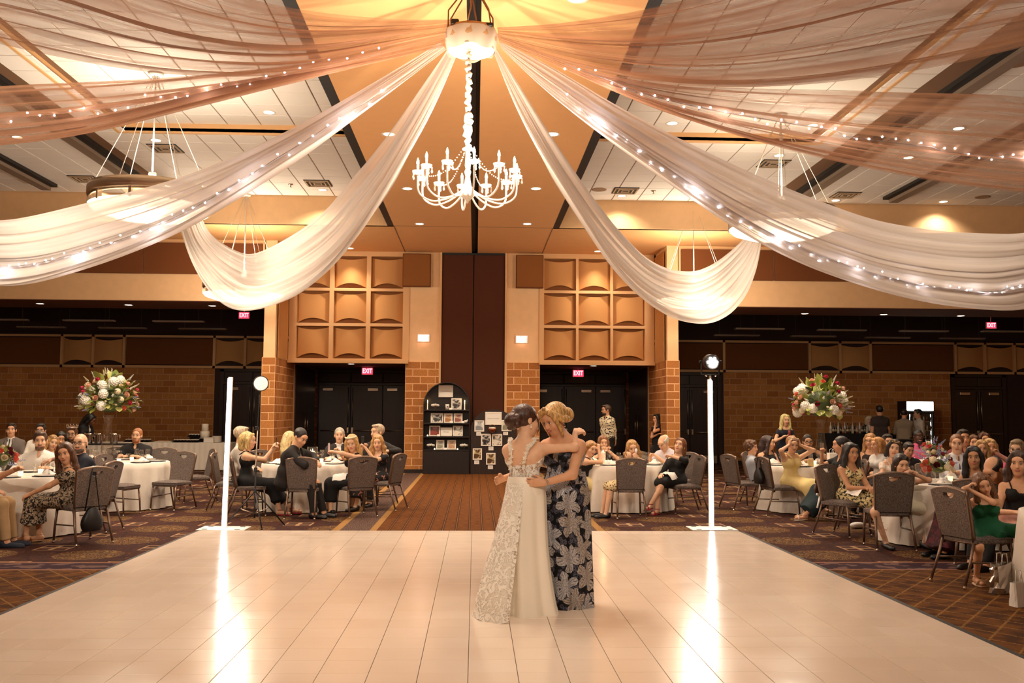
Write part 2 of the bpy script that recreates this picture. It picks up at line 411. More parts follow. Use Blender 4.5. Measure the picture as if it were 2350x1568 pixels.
# ------------------------------------------------------------------ doors of the far wall
DN = [0]
def double_door(xc, leaves, wl, z1=2.5):
    DN[0] += 1; n = len(leaves)
    x0 = xc-wl*n/2; x1 = xc+wl*n/2
    o = struct('door_%d' % DN[0], box((x0-.1, YF-.03, 0), (x1+.1, YF, 3.0)), BLACK)
    fr = MB(); fr.box((x0-.12, YF-.08, 0), (x0, YF-.02, 2.98)); fr.box((x1, YF-.08, 0), (x1+.12, YF-.02, 2.98)); fr.box((x0, YF-.08, z1), (x1, YF-.02, z1+.07)); fr.box((x0-.12, YF-.08, 2.9), (x1+.12, YF-.02, 2.98))
    fr.build('frame', DOORM, o)
    for q in range(n): MB().bevbox((x0+q*wl+.02, YF-.05, z1+.09), (x0+(q+1)*wl-.02, YF-.03, 2.88), .006).build('transom_panel', DOORM, o)
    for q, side in enumerate(leaves):
        a, b = x0+q*wl+.01, x0+(q+1)*wl-.01
        lf = MB().bevbox((a, YF-.07, .02), (b, YF-.03, z1-.01), .006).build('door_leaf', DOORM, o)
        box((a+.03, YF-.075, .03), (b-.03, YF-.068, .28)).build('kick_plate', mat('satin_steel', '#a99c8c', .4, 1.), lf)
        MB().cyl((a+.08, YF-.12, 1.03), (b-.06, YF-.12, 1.03), .02, n=8).build('push_bar', STEEL, lf)
        xm = b-.06 if side > 0 else a+.06
        MB().cyl((xm, YF-.1, 1.12), (xm, YF-.1, 2.42), .014, n=8).build('vertical_rod', STEEL, lf)
        MB().bevbox((xm-.035, YF-.14, .95), (xm+.035, YF-.06, 1.14), .01).build('latch_case', STEEL, lf)
        xcl = a+.3 if side > 0 else b-.3
        MB().bevbox((xcl-.17, YF-.14, 2.3), (xcl+.17, YF-.07, 2.4), .01).build('door_closer', STEEL, lf)
double_door(-3.50, (1, -1, 1), 1.03); double_door(3.40, (1, -1, 1), 1.03)
double_door(-7.15, (1, -1), .92); double_door(7.0, (1, -1), .92); double_door(16.65, (1, -1), .80)
# ------------------------------------------------------------------ ceilings
YS = 21.95                                          # front edge of the perimeter soffit
cb = MB(); cb.box((-1.95, YN, ZC), (-.13, YF, ZC+.2)); cb.box((.03, YN, ZC), (1.8, YF, ZC+.2)); cb.box((-XW, YS, ZC), (-1.95, YF, ZC+.2)); cb.box((1.8, YS, ZC), (XW, YF, ZC+.2))
ce = struct('ceiling', cb, DRYW)
tr = MB(); tr.box((-.13, YN, ZC+.03), (-.03, YP, ZC+.06)); tr.box((-.03, YN, ZC+.1), (.03, YP, ZC+.14)); tr.build('partition_track', BLACK, ce)
box((-XW, YS-.012, ZC), (-1.95, YS+.1, 6.7)).build('fascia', BEIGE, ce); box((1.8, YS-.012, ZC), (XW, YS+.1, 6.7)).build('fascia', BEIGE, ce)
jt = MB()
for xa, xb in ((-1.95, -.13), (.03, 1.8)): jt.box((xa, YS-.01, ZC-.003), (xb, YS+.01, ZC))
for x in (-1.95, 1.8): jt.box((x-.012, YS, ZC-.004), (x+.012, YP, ZC))
jt.build('control_joint', TBAR, ce)
def px_of(p):
    d = Vector(p)-Vector((0, 0, CAMH)); zc = d.dot(_F); return 1175+FPX*d.dot(_R2)/zc, 784-FPX*d.dot(_U2)/zc, zc
tile_me = MB().bevbox((-.297, -.297, 0), (.297, .297, .02), .006).mesh('ceiling_tile', TILE)
for nm, s in (('left', -1), ('right', 1)):
    e = -2.1 if s < 0 else 1.95                     # inner edge of the tiled field
    xo, xr = s*XW, e+s*4.4*1.0                      # outer edge, end of the raised coffer
    m = MB()
    a, b = sorted((xr, xo)); m.box((a, YN, 6.70), (b, YS, 6.76))
    a, b = sorted((e, xr)); m.box((a, 17., 6.70), (b, YS, 6.76)); m.box((a, YN, 6.70), (b, 8.6, 6.76)); m.box((a, 8.6, 6.86), (b, 17., 6.92))
    c = struct('ceiling_'+nm, m, TBAR)
    f = MB(); f.box((a, 17., 6.665), (b, 17.06, 6.9)); f.box((a, 8.55, 6.665), (b, 8.6, 6.9)); x = xr; f.box((min(x, x+s*.05), 8.55, 6.665), (max(x, x+s*.05), 17.06, 6.9))
    f.build('coffer_side', BEIGE2, c)
    k = MB(); xs = sorted((e, e-s*.15)); k.box((xs[0], YN, ZC+.0), (xs[1], YS, 6.9)); k.build('edge_slot', BLACK, c)
    for xc in (7.3, 9.5):
        q = MB(); q.box((s*xc-.07, 6., 6.62), (s*xc+.07, 21.2, 6.7)); q.build('air_slot', BLACK, c)
        xs = sorted((s*(xc+.07), s*(xc+.28))); g = MB(); g.box((xs[0], 6., 6.55), (xs[1], 21.2, 6.7)); g.build('air_slot_side', GREYB, c)
    T = []
    for i in range(28):
        x = e+s*(.02+.305+.61*i)
        if abs(abs(x)-7.35) < .25 or abs(x) > XW-.3: continue
        for j in range(24):
            y = YS-.33-.61*j; z = 6.845 if (abs(x) < abs(xr) and 8.6 < y < 17.) else 6.685
            if abs(abs(x)-abs(xr)) < .1: pass
            p = px_of((x, y, z)); vis = -40 < p[0] < 2390 and p[1] > -25
            T.append((0 if vis else 1, p[2], (x, y, z)))
    T.sort(); rest = MB(); rest_v = 0
    for n_, t in enumerate(T):
        if n_ < 300: inst('ceiling_tile', tile_me, c, t[2])
        else: x, y, z = t[2]; rest.box((x-.297, y-.297, z), (x+.297, y+.297, z+.02))
    if rest.v: rest.build('ceiling_tiles', TILE, c)['kind'] = 'stuff'
# bulkheads beyond the main room and the low ceilings behind them
for nm, xa, xb in (('left', -XW, -5.42), ('right', 5.26, XW)):
    b = struct('wall_bulkhead_'+nm, box((xa, YC, 4.42), (xb, 25.9, ZC)), BEIGE)
    box((xa, YC-.04, 5.93), (xb, YC, 5.99)).build('top_trim', BEIGE2, b)
    n = 5; L = (xb-xa)
    xs = [xa, -13.5, -8.45, -5.45] if nm == 'left' else [5.3, 7.75, 12.5, xb]
    for p, q in zip(xs[:-1], xs[1:]): MB().bevbox((p+.01, YC-.05, 5.10), (q-.01, YC, 5.9), .008).build('panel', PANELB, b)
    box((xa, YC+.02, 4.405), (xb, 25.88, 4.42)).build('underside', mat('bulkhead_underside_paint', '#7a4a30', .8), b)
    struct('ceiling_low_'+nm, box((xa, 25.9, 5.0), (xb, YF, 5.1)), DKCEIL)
# ------------------------------------------------------------------ dance floor
def m_dance():
    g = N('white_dance_floor'); P = g.n('NewGeometry').outputs['Position']; inf = g.n('ObjectInfo').outputs['Random']
    c = g.mix(g.math('MULTIPLY', inf, .5), lin('#f2dfcd'), lin('#ead3bd'))
    c = g.mix(g.ramp(g.noise(P, 1.2, 2.), .4, .8, 0., .22), c, lin('#dcbfa3'))
    g.bump(g.noise(P, 120., 2.), .09, .002)
    return g.base(c, g.ramp(g.noise(P, 3., 2.), .3, .7, .15, .19), spec=.5)
DANCE = m_dance(); TS = .3048; DX, DY = -.0297, 12.935
df = thing('dance_floor', 'large white square-tiled portable dance floor laid on the carpet', 'dance floor', (0, 0, 0))
dm = MB(); dm.box((DX-12*TS, DY-36*TS, .0), (DX+12*TS, DY, .012)); dm.build('underlay', mat('dark_joint', '#33241b', .8), df)
RUB = mat('black_rubber', '#15100e', .6); box((DX-12*TS-.05, DY-36*TS, 0), (DX-12*TS, DY+.01, .016)).build('edge_strip', RUB, df); box((DX+12*TS, DY-36*TS, 0), (DX+12*TS+.06, DY+.01, .016)).build('edge_strip', RUB, df)
tl = MB().bevbox((-TS/2+.0018, -TS/2+.0007, .01), (TS/2-.0018, TS/2-.0007, .022), .0014).mesh('floor_tile', DANCE)
T = []
for i in range(24):
    for j in range(36):
        x, y = DX+(i-11.5)*TS, DY-(j+.5)*TS; p = px_of((x, y, 0)); ok = -60 < p[0] < 2410 and p[1] < 1590
        T.append((0 if ok else 1, -p[2] if False else p[2], x, y))
T.sort(key=lambda t: (t[0], t[1])); rest = MB()
for n_, (k, d, x, y) in enumerate(T):
    if n_ < 300: inst('floor_tile', tl, df, (x, y, 0))
    else: rest.bevbox((x-TS/2+.0018, y-TS/2+.0007, .01), (x+TS/2-.0018, y+TS/2-.0007, .022), .0014)
rest.build('floor_tiles', DANCE, df)['kind'] = 'stuff'
# ------------------------------------------------------------------ recessed downlights, vents, speakers
dl_trim = MB().lathe([(.085, .0), (.105, -.004), (.118, -.006), (.12, 0.)], 20, cap=False).mesh('trim_ring', mat('white_trim', '#e9dccb', .5))
dl_lens = MB().lathe([(.0, -.006), (.05, -.005), (.088, -.001)], 20, cap=False).mesh('lens', LENS)
def downlight(p, label, group, power, cone=2.3, col=WARM):
    o = thing('recessed_downlight', label, 'ceiling light', (p[0], p[1], p[2]-.002), group=group)
    inst('trim_ring', dl_trim, o); inst('lens', dl_lens, o)
    if power: lamp('lamp', 'SPOT', o, (0, 0, -.03), power, col, .07, cone, .8)
    return o
def pz(px, py, z): v = atZ(px, py, z); return (v.x, v.y, z)
rows = ((308, 893, 1268, 'row nearest the chandelier'), (433, 935, 1230, 'second row from the camera'), (514, 963, 1210, 'third row from the camera'))
for k, (py, xa, xb, w_) in enumerate(rows):
    downlight(pz(xa, py, ZC), 'round downlight in the smooth centre ceiling, left of the track, '+w_, 'centre ceiling downlights', L_DOWN*(1.3, 1.5, 2.6)[k])
    downlight(pz(xb, py, ZC), 'round downlight in the smooth centre ceiling, right of the track, '+w_, 'centre ceiling downlights', L_DOWN*(1.3, 1.5, 2.6)[k])
for y in (9.6, 6.2, 2.4, -1.2):                      # the row goes on over the dance floor, above the frame
    for x in (-1.15, 1.05): downlight((x, y, ZC), 'round downlight in the centre ceiling, %s of the track, %s' % ('left' if x < 0 else 'right', {9.6: 'right above the hub', 6.2: 'over the near dance floor', 2.4: 'above the camera', -1.2: 'behind the camera'}[y]), 'downlights over the dance floor', L_DOWN*.2)
for i, (px, py) in enumerate(((617, 258), (358, 322), (225, 425), (740, 436), (40, 315), (1543, 283), (1865, 288), (2200, 295), (1788, 357), (2085, 362), (1427, 450), (1918, 460), (2165, 463))):
    L = 'left' if px < 1175 else 'right'; z = 6.685
    v = atZ(px, py, 6.685)
    if abs(v.x) < 6.4 and v.y < 17: z = 6.845
    w_ = ('brightest, in the raised coffer', 'above the ring pendant', 'beside the metal rim of the ring pendant', 'near the chandelier side of the far tiles', 'at the far edge of the picture', 'in the raised coffer beside the centre band', 'seen through the sheer fabric', 'seen through the sheer fabric far out', 'between the pendant cables', 'behind the lower hem of the sheer', 'by the far sprinkler', 'beside the far dark slot', 'farthest out past the dark slots')[i]
    downlight(pz(px, py, z-.0), 'round downlight in the %s tile ceiling, %s' % (L, w_), 'tile ceiling downlights', L_TILE*(2.1 if L == 'left' else .9))
for s in (-1, 1):
    for x, y in ((4.3, 9.5), (8.5, 8.5), (4.3, 4.), (9., 3.), (12.5, 10.5)):
        downlight((s*x, y, 6.845 if (x < 6.4 and y > 8.6) else 6.685), 'round downlight in the %s tile ceiling %s' % ('left' if s < 0 else 'right', {4.3: 'beside the dance floor, %s' % ('farther' if y > 5 else 'nearer'), 8.5: 'over the middle tables', 9.: 'abreast of the camera', 12.5: 'over the outermost tables'}[x]), 'downlights over the near tables', L_TILE*.75*(1. if x < 9 else .7))
for i, (px, py) in enumerate(((92, 697), (295, 700), (487, 702), (1847, 720), (2028, 722), (2205, 725))):
    downlight(pz(px, py, 4.405), 'small downlight under the %s bulkhead, %s' % ('left' if px < 1175 else 'right', ('outermost', 'middle one', 'nearest the red sign', 'nearest the column', 'middle one', 'outermost')[i]), 'downlights under the bulkheads', 4., 1.9)
for x, w_ in ((-3.45, 'left'), (3.3, 'right')): downlight((x, 26.2, 2.955), 'small downlight in the low ceiling of the %s door alcove' % w_, 'alcove downlights', 5., 1.9)
for px, py, w_ in ((803, 570, 'left'), (1372, 577, 'right')):     # wall washers grazing the panelled niches
    downlight(pz(px, py, ZC), 'round downlight close to the %s panelled niche' % w_, 'niche wall washers', 150., 1.9)
def added_spot(x, y, aim_, pw, cone, lb):  # invented lamps behind the camera, added to brighten dancers, floor and tables
    z = ZC if abs(x) < 1.8 else 6.66
    o = thing('added_spotlight', lb, 'spotlight', (x, y, z), group='ceiling spotlights aimed at the room'); d = (Vector(aim_)-Vector((x, y, z-.2))).normalized(); q = (-d).to_track_quat('Z', 'Y')
    MB().lathe([(0, 0), (.05, 0), (.05, -.02), (.012, -.03), (.012, -.12), (0, -.12)], 14).build('mount', BLACK, o); M = Matrix.Translation((0, 0, -.2)) @ q.to_matrix().to_4x4()
    MB().lathe([(.0, .12), (.06, .11), (.075, .04), (.08, -.09), (.075, -.09), (.07, -.02)], 18, M=M, cap=False).build('can', BLACK, o); MB().lathe([(0, -.03), (.07, -.03)], 16, M=M).build('lens', LENS, o)
    l = lamp('lamp', 'SPOT', o, Vector((0, 0, -.2))+d*.1, pw, WARM2, .12, cone, .5); l.rotation_euler = q.to_euler()
added_spot(-1.5, -.6, (.1, 8.6, .6), 430., .62, 'black ceiling spotlight aimed at the dance floor, left of the track'); added_spot(1.5, -.9, (.5, 8.4, .7), 430., .62, 'black ceiling spotlight aimed at the dance floor, right of the track')
added_spot(-4.8, 1.2, (-5.2, 14.5, .9), 1050., .55, 'black ceiling spotlight aimed at the left guest tables'); added_spot(4.8, 1.0, (5.2, 13.5, .9), 750., .55, 'black ceiling spotlight aimed at the right guest tables')
added_spot(-.6, -1.6, (.55, 7.9, 1.15), 420., .26, 'black ceiling spotlight picking out the dancing pair')
vent_f = MB(); vent_f.box((-.28, -.28, -.012), (.28, .28, 0)); vent_f = vent_f.mesh('backing', BLACK)
vb = MB()
for k in range(3):
    a = .07+.085*k
    for q in ((-a-.02, -a-.02, a+.02, -a+.005), (-a-.02, a-.005, a+.02, a+.02), (-a-.02, -a, -a+.005, a), (a-.005, -a, a+.02, a)):
        vb.box((q[0], q[1], -.03), (q[2], q[3], -.012))
vent_b = vb.mesh('louvre', mat('vent_enamel', '#b89d80', .5))
for px, py, w_ in ((380, 340, 'over the ring pendant cables'), (195, 410, 'by the dark slot'), (730, 420, 'near the chandelier'), (1435, 437, 'near the chandelier'), (1775, 375, 'between the pendant cables'), (1940, 447, 'by the dark slot')):
    z = 6.685; v = atZ(px, py, z)
    o = thing('ceiling_vent', 'square black and beige air vent in the %s ceiling tiles %s' % ('left' if px < 1175 else 'right', w_), 'vent', (v.x, v.y, z), group='ceiling air vents')
    inst('backing', vent_f, o); inst('louvre', vent_b, o)
spk = MB().lathe([(0, -.008), (.14, -.008), (.16, -.012), (.17, 0)], 24, cap=False).mesh('grille', mat('speaker_mesh', '#a08065', .7))
for px, py, w_ in ((262, 412, 'left tiles by the slot'), (823, 423, 'left tiles near the chandelier'), (1375, 435, 'right tiles near the chandelier'), (1735, 440, 'right tiles behind the sheer'), (2255, 452, 'right tiles far out'), (2335, 145, 'right tiles in the upper corner')):
    v = atZ(px, py, 6.685); o = thing('ceiling_speaker', 'flat round speaker grille in the '+w_, 'speaker', (v.x, v.y, 6.685), group='round ceiling speakers'); inst('grille', spk, o)
spr = MB().lathe([(.05, 0), (.055, -.01), (.03, -.015), (.012, -.03), (.01, -.06), (.03, -.065), (.03, -.07), (0, -.07)], 12).mesh('sprinkler_head', STEEL)
for px, py, w_ in ((667, 423, 'left'), (1500, 438, 'right')):
    v = atZ(px, py, 6.685); o = inst('sprinkler_head', spr, None, (v.x, v.y, 6.685)); tag(o, 'small steel sprinkler head in the %s ceiling tiles' % w_, 'sprinkler', 'ceiling sprinklers')
# hanging linear fixtures behind the bulkheads
lin_b = MB().bevbox((-.72, -.1, 0), (.72, .1, .05), .015).mesh('housing', mat('grey_fixture', '#8f7c6a', .5))
def linear_fix(px, py, Y, lb):
    v = atY(px, py, Y); o = thing('linear_pendant', lb, 'pendant light', (v.x, v.y, v.z), group='linear fixtures behind the bulkheads')
    inst('housing', lin_b, o)
    for x in (-.55, .55): MB().cyl((x, 0, .05), (x, 0, 5.0-v.z), .004, n=4).build('cable', mat('cable_grey', '#6d5d50', .6), o)
W7 = ('first', 'second', 'third', 'fourth', 'fifth', 'sixth', 'seventh', 'eighth')
for k, (px, py, Y) in enumerate(((5, 736, 27.), (205, 738, 27.), (410, 740, 27.), (95, 753, 29.2), (282, 755, 29.2), (465, 757, 29.2))):
    linear_fix(px, py, Y, 'unlit grey strip light hung behind the left bulkhead, %s row, %s from the picture edge' % ('front' if Y < 28 else 'rear', W7[k % 3]))
for k, (px, py, Y) in enumerate(((1743, 757, 27.), (1932, 760, 27.), (2120, 762, 27.), (2308, 763, 27.), (1691, 772, 29.2), (1866, 774, 29.2), (2037, 777, 29.2), (2208, 779, 29.2))):
    linear_fix(px, py, Y, 'unlit grey strip light hung behind the right bulkhead, %s row, %s from the column' % ('front' if Y < 28 else 'rear', W7[k % 4]))
# ------------------------------------------------------------------ exit signs
def text_mesh(body, size, m, ext=.002, name='lettering', bold=0.):
    cu = bpy.data.curves.new(name, 'FONT'); cu.body = body; cu.size = size; cu.align_x = 'CENTER'; cu.align_y = 'CENTER'; cu.extrude = ext; cu.offset = bold
    to = bpy.data.objects.new(name, cu); COL.objects.link(to); dg = bpy.context.evaluated_depsgraph_get()
    me = bpy.data.meshes.new_from_object(to.evaluated_get(dg)); COL.objects.unlink(to); bpy.data.objects.remove(to); me.materials.clear(); me.materials.append(m); return me
RED = mat('exit_red_glow', '#c0203a', .5, emit=(1., .04, .1), es=1.6); RED.cycles.emission_sampling = 'NONE'; REDW = mat('exit_letter_glow', '#ffd8d8', .5, emit=(1., .55, .55), es=1.6)
PINK = mat('exit_white_glow', '#f0c8c0', .5, emit=(1., .52, .46), es=.8); PINKL = mat('exit_letter_clear', '#ffffff', .5, emit=(1., .9, .88), es=2.2)
for _m in (REDW, PINK, PINKL): _m.cycles.emission_sampling = 'NONE'
def exit_sign(px, py, Y, lb, hot=False):
    v = atY(px, py, Y); o = thing('exit_sign', lb, 'exit sign', (v.x, v.y, v.z-.11), group='exit signs')
    MB().bevbox((-.17, 0, 0), (.17, .06, .22), .006).build('housing', WHITEP, o)
    MB().bevbox((-.155, -.008, .015), (.155, 0, .205), .004).build('face', PINK if hot else RED, o)
    t = inst('lettering', text_mesh('EXIT', .19, PINKL if hot else REDW, bold=.004), o, (0, -.011, .11), (PI/2, 0, 0)); t.scale = (.72, 1., 1.)
    if not hot:
        MB().cyl((0, .03, .22), (0, .03, max(.225, (5.0 if Y > 29 else 2.96)-v.z+.11)), .012, n=8).build('stem', WHITEP, o); lamp('glow', 'POINT', o, (0, -.1, .1), .35, (1, .05, .1), .06)
    else: lamp('glow', 'POINT', o, (0, -.12, .05), 1.0, (1, .55, .45), .06)
exit_sign(843, 852, 28., 'red exit sign in the left door alcove'); exit_sign(1327, 857, 28., 'red exit sign in the right door alcove')
exit_sign(560, 724, 29.5, 'red exit sign under the hem of the left swag'); exit_sign(2275, 747, 29.5, 'red exit sign far out on the right back wall')
exit_sign(972, 776, YP+.0, 'pinkish white exit sign on the pillar left of the partition', True); exit_sign(1197, 779, YP+.0, 'pinkish white exit sign on the pillar right of the partition', True)
# ------------------------------------------------------------------ ring pendants
GLOW = mat('pendant_diffuser', '#fff3e0', .5, emit=(1., .8, .55), es=4.2); GLOW.cycles.emission_sampling = 'NONE'
def pendant(px, py, zc, zb, lb, pw, upw):
    v = atZ(px, py, zc); R_ = .9; H = zc-zb
    o = thing('ring_pendant', lb, 'pendant light', (v.x, v.y, zb), group='ring pendants')
    MB().lathe([(0, 0.0), (.3, .015), (.6, .06), (.84, .14), (.9, .2), (.88, .2), (.8, .16), (.5, .08), (0, .05)], 40).build('diffuser_bowl', GLOW, o)
    MB().lathe([(.86, .3), (.9, .3), (.92, .36), (.92, .44), (.9, .5), (.86, .5)], 40, cap=False).build('metal_ring', mat('brushed_nickel', '#bfa78c', .28, 1.), o)
    MB().lathe([(.0, .5), (.42, .46), (.45, .5), (.2, .56), (0, .58)], 32).build('top_plate', STEEL, o)
    for k in range(10): MB().box((-.02, .84, .18), (.02, .91, .34), Matrix.Rotation(2*PI*k/10, 4, 'Z')).build('bracket', STEEL, o)
    MB().lathe([(.055, .55), (.06, .56), (.06, .74), (.055, .75)], 16).build('stem_hub', WHITEP, o)
    MB().cyl((0, 0, .75), (0, 0, H), .012, n=8).build('stem', WHITEP, o)
    MB().lathe([(.0, H-.05), (.1, H-.05), (.12, H), (0, H)], 20).build('canopy', WHITEP, o)
    for k in range(6):
        a = 2*PI*k/6+.3; MB().cyl((.86*math.cos(a), .86*math.sin(a), .46), (.03*math.cos(a), .03*math.sin(a), H-.03), .006, n=5).build('cable', mat('white_cable', '#e8dac6', .5), o)
    lamp('lamp', 'POINT', o, (0, 0, -.18), pw, WARM2, .22); lamp('uplight', 'POINT', o, (0, 0, .75), upw, WARM2, .2)
pendant(358, 168, 6.845, 4.52, 'large ring pendant with glowing bowl behind the near left swag', L_PEND*.9, 210.)
pendant(565, 446, 6.685, 4.12, 'ring pendant hanging inside the curve of the far left swag', L_PEND*.22, 210.)
pendant(1791, 262, 6.845, 4.62, 'large ring pendant with glowing bowl behind the near right swag', L_PEND*.7, 130.)
pendant(1591, 465, 6.685, 4.12, 'ring pendant hanging inside the curve of the far right swag', L_PEND*.22, 210.)
# ------------------------------------------------------------------ hub and chandelier
HUB = atY(1081, 88, 9.3)
def m_sheer(name, col, op0, op1, trl=.45):
    g = N(name); uv = g.coord('UV'); u, v, z = g.sep(uv)
    n = g.noise(g.comb(g.math('MULTIPLY', u, 1.2), g.math('MULTIPLY', v, 26.), 0.), 1., 3., .4)
    op = g.ramp(n, .3, .68, op0, op1, smooth=False)
    d = g.n('BsdfDiffuse'); g.put(d.inputs[0], (*lin(col), 1)); t = g.n('BsdfTranslucent'); g.put(t.inputs[0], (*lin(col), 1))
    mx = g.n('MixShader'); mx.inputs[0].default_value = trl; g.t.links.new(d.outputs[0], mx.inputs[1]); g.t.links.new(t.outputs[0], mx.inputs[2])
    tr = g.n('BsdfTransparent'); m2 = g.n('MixShader'); g.put(m2.inputs[0], op); g.t.links.new(tr.outputs[0], m2.inputs[1]); g.t.links.new(mx.outputs[0], m2.inputs[2])
    out = [q for q in g.t.nodes if q.type == 'OUTPUT_MATERIAL'][0]; g.t.links.new(m2.outputs[0], out.inputs[0])
    g.t.nodes.remove(g.b); return g.m
SHEER_D = m_sheer('dense_white_voile', '#f7ece2', .78, 1.0); SHEER = m_sheer('shade_tinted_voile', '#c69676', .3, .9)  # second one: white voile of the upper swags, its shade put into a tan colour
hub = thing('drape_hub', 'round fabric-wrapped hub ring gathering the white ceiling swags', 'hub ring', HUB)
MB().lathe([(.245, -.07), (.262, -.03), (.262, .05), (.25, .08), (.235, .08), (.235, -.05)], 40, cap=False).build('wooden_ring', mat('pale_plywood', '#d7a878', .6), hub)
P = []
for i in range(49):
    a = 2*PI*i/48; row = []
    for j in range(7):
        t = j/6; row.append(((.268-.03*t*t+.006*math.sin(a*9+t*2))*math.cos(a), (.268-.03*t*t+.006*math.sin(a*9+t*2))*math.sin(a), .05-.2*t-.018*math.sin(a*5)*t))
    P.append(row)
wr = MB(); wr.grid(P); wr.build('fabric_wrap', mat('hub_fabric', '#f3e2cc', .85), hub)
MB().lathe([(0, -.12), (.12, -.118), (.235, -.135), (.24, -.125), (0, -.1)], 32).build('bottom_cover', mat('hub_fabric', '#f3e2cc', .85), hub)
for k in range(6):
    a = 2*PI*k/6+.4; c, s_ = math.cos(a), math.sin(a); top = ZC-HUB.z
    MB().tube([(.25*c, .25*s_, .07), (.24*c+.03*math.sin(k*2), .22*s_, .07+.35*(top-.07)), (.1*c, .1*s_, .07+.75*(top-.07)), (0.0, 0, top)], .008, 6).build('rope', mat('jute_rope', '#b98a63', .9), hub)
MB().bevbox((-.2, -.2, .06), (-.12, -.14, .12), .01).build('clamp', BLACK, hub); MB().bevbox((.1, -.2, .05), (.22, -.16, .09), .01).build('clamp', BLACK, hub)
def m_cry():
    g = N('clear_crystal'); t = g.n('BsdfTransparent'); d = g.n('BsdfTranslucent'); g.put(d.inputs[0], (*lin('#fff8ee'), 1)); gl = g.n('BsdfGlossy'); gl.inputs['Roughness'].default_value = .08
    m1 = g.n('MixShader'); m1.inputs[0].default_value = .35; g.t.links.new(d.outputs[0], m1.inputs[1]); g.t.links.new(gl.outputs[0], m1.inputs[2]); m2 = g.n('MixShader'); m2.inputs[0].default_value = .55; g.t.links.new(t.outputs[0], m2.inputs[1]); g.t.links.new(m1.outputs[0], m2.inputs[2])
    out = [q for q in g.t.nodes if q.type == 'OUTPUT_MATERIAL'][0]; g.t.links.new(m2.outputs[0], out.inputs[0]); g.t.nodes.remove(g.b); return g.m
def smooth_path(p, n=5):
    p = [Vector(q) for q in p]; q = [p[0]]+p+[p[-1]]; out = []
    for i in range(1, len(q)-2):
        for k in range(n):
            t = k/n; a, b, c, d = q[i-1:i+3]; out.append(.5*((2*b)+(c-a)*t+(2*a-5*b+4*c-d)*t*t+(3*b-a-3*c+d)*t**3))
    return out+[p[-1]]
def m_acr():
    g = N('white_acrylic'); d = g.n('BsdfDiffuse'); g.put(d.inputs[0], (*lin('#fff8ee'), 1)); t = g.n('BsdfTranslucent'); g.put(t.inputs[0], (*lin('#fff8ee'), 1)); mx = g.n('MixShader'); mx.inputs[0].default_value = .5
    g.t.links.new(d.outputs[0], mx.inputs[1]); g.t.links.new(t.outputs[0], mx.inputs[2]); out = [q for q in g.t.nodes if q.type == 'OUTPUT_MATERIAL'][0]; g.t.links.new(mx.outputs[0], out.inputs[0]); g.t.nodes.remove(g.b); return g.m
ch = thing('chandelier', 'white twelve-candle chandelier with glass dishes hanging below the swag hub', 'chandelier', (HUB.x-.02, HUB.y, 0))
ACR = m_acr(); CRY = m_cry()
def cz(py): return atY(1077, py, 9.3).z
FL = mat('flame_bulb', '#fff1d8', .4, emit=(1., .78, .5), es=60.); FL.cycles.emission_sampling = 'NONE'
ztop, zdish, zb0, zb1 = HUB.z-.1, cz(341), cz(448), cz(467)
pts = []; rr = []
n = 46
for k in range(n+1):
    t = k/n; pts.append((.012*math.sin(k*1.7), .012*math.cos(k*2.3), ztop+(zdish-ztop)*t)); rr.append(.026+.008*math.sin(k*2.1)+(.014 if 30 < k < 41 else 0))
MB().tube(pts, rr, 8).build('chain_sleeve', mat('gathered_satin', '#f8ead6', .6), ch)
zm = (zdish+zb0)/2
MB().lathe([(.0, zdish+.03), (.02, zdish+.02), (.055, zdish+.0), (.058, zdish-.012), (.02, zdish-.03), (.022, zdish-.05), (.03, zm+.06), (.02, zm+.03), (.034, zm), (.022, zm-.05), (.04, zb0+.09), (.065, zb0+.055), (.07, zb0+.02), (.075, zb0), (.06, zb0-.02), (.03, zb0-.045), (.012, zb1+.02), (.008, zb1), (0, zb1)], 24).build('centre_column', ACR, ch)
zarm = cz(400); DROP = MB().lathe([(0, -.078), (.011, -.062), (.003, -.034), (.007, -.026), (.007, -.018), (0, -.014)], 8).mesh('crystal_drop', CRY)
for k in range(12):
    a = 2*PI*k/12+.13; c, s_ = math.cos(a), math.sin(a)
    prof = [(.05, zb0+.05), (.12, zb0+.0), (.22, zb0-.05), (.34, zb0-.075), (.44, zb0-.04), (.495, zb0+.03), (.5, zarm-.04)]
    ar = MB().tube(smooth_path([(r*c, r*s_, z) for r, z in prof]), .0095, 7).build('arm', ACR, ch)
    x, y = .5*c, .5*s_
    MB().lathe([(.0, -.03), (.02, -.028), (.05, -.012), (.056, .008), (.05, .006), (0, -.008)], 14, (x, y, zarm)).build('drip_dish', CRY, ar)
    cd = MB().lathe([(.011, -.02), (.012, .07), (.0, .072)], 10, (x, y, zarm)).build('candle', ACR, ar)
    MB().lathe([(.006, .07), (.013, .085), (.013, .1), (.006, .125), (.0, .14)], 8, (x, y, zarm)).build('bulb', FL, ar)
    for q in range(5): b = 2*PI*q/5; inst('crystal_drop', DROP, ar, (x+.052*math.cos(b), y+.052*math.sin(b), zarm))
    if k % 2 == 0:
        bd = MB()
        for q in range(22):
            t = q/21; r = .05+(.46-.05)*t; z = zdish-.01+(zarm-.02-zdish)*t-.11*math.sin(PI*t); bd.ball((r*c, r*s_, z), .0065, 6, 4)
        bd.build('bead_garland', CRY, ar)['kind'] = 'stuff'
    if k % 3 == 0: lamp('lamp', 'POINT', ar, (x, y, zarm+.17), L_CHAND/4*1., WARM2, .03)
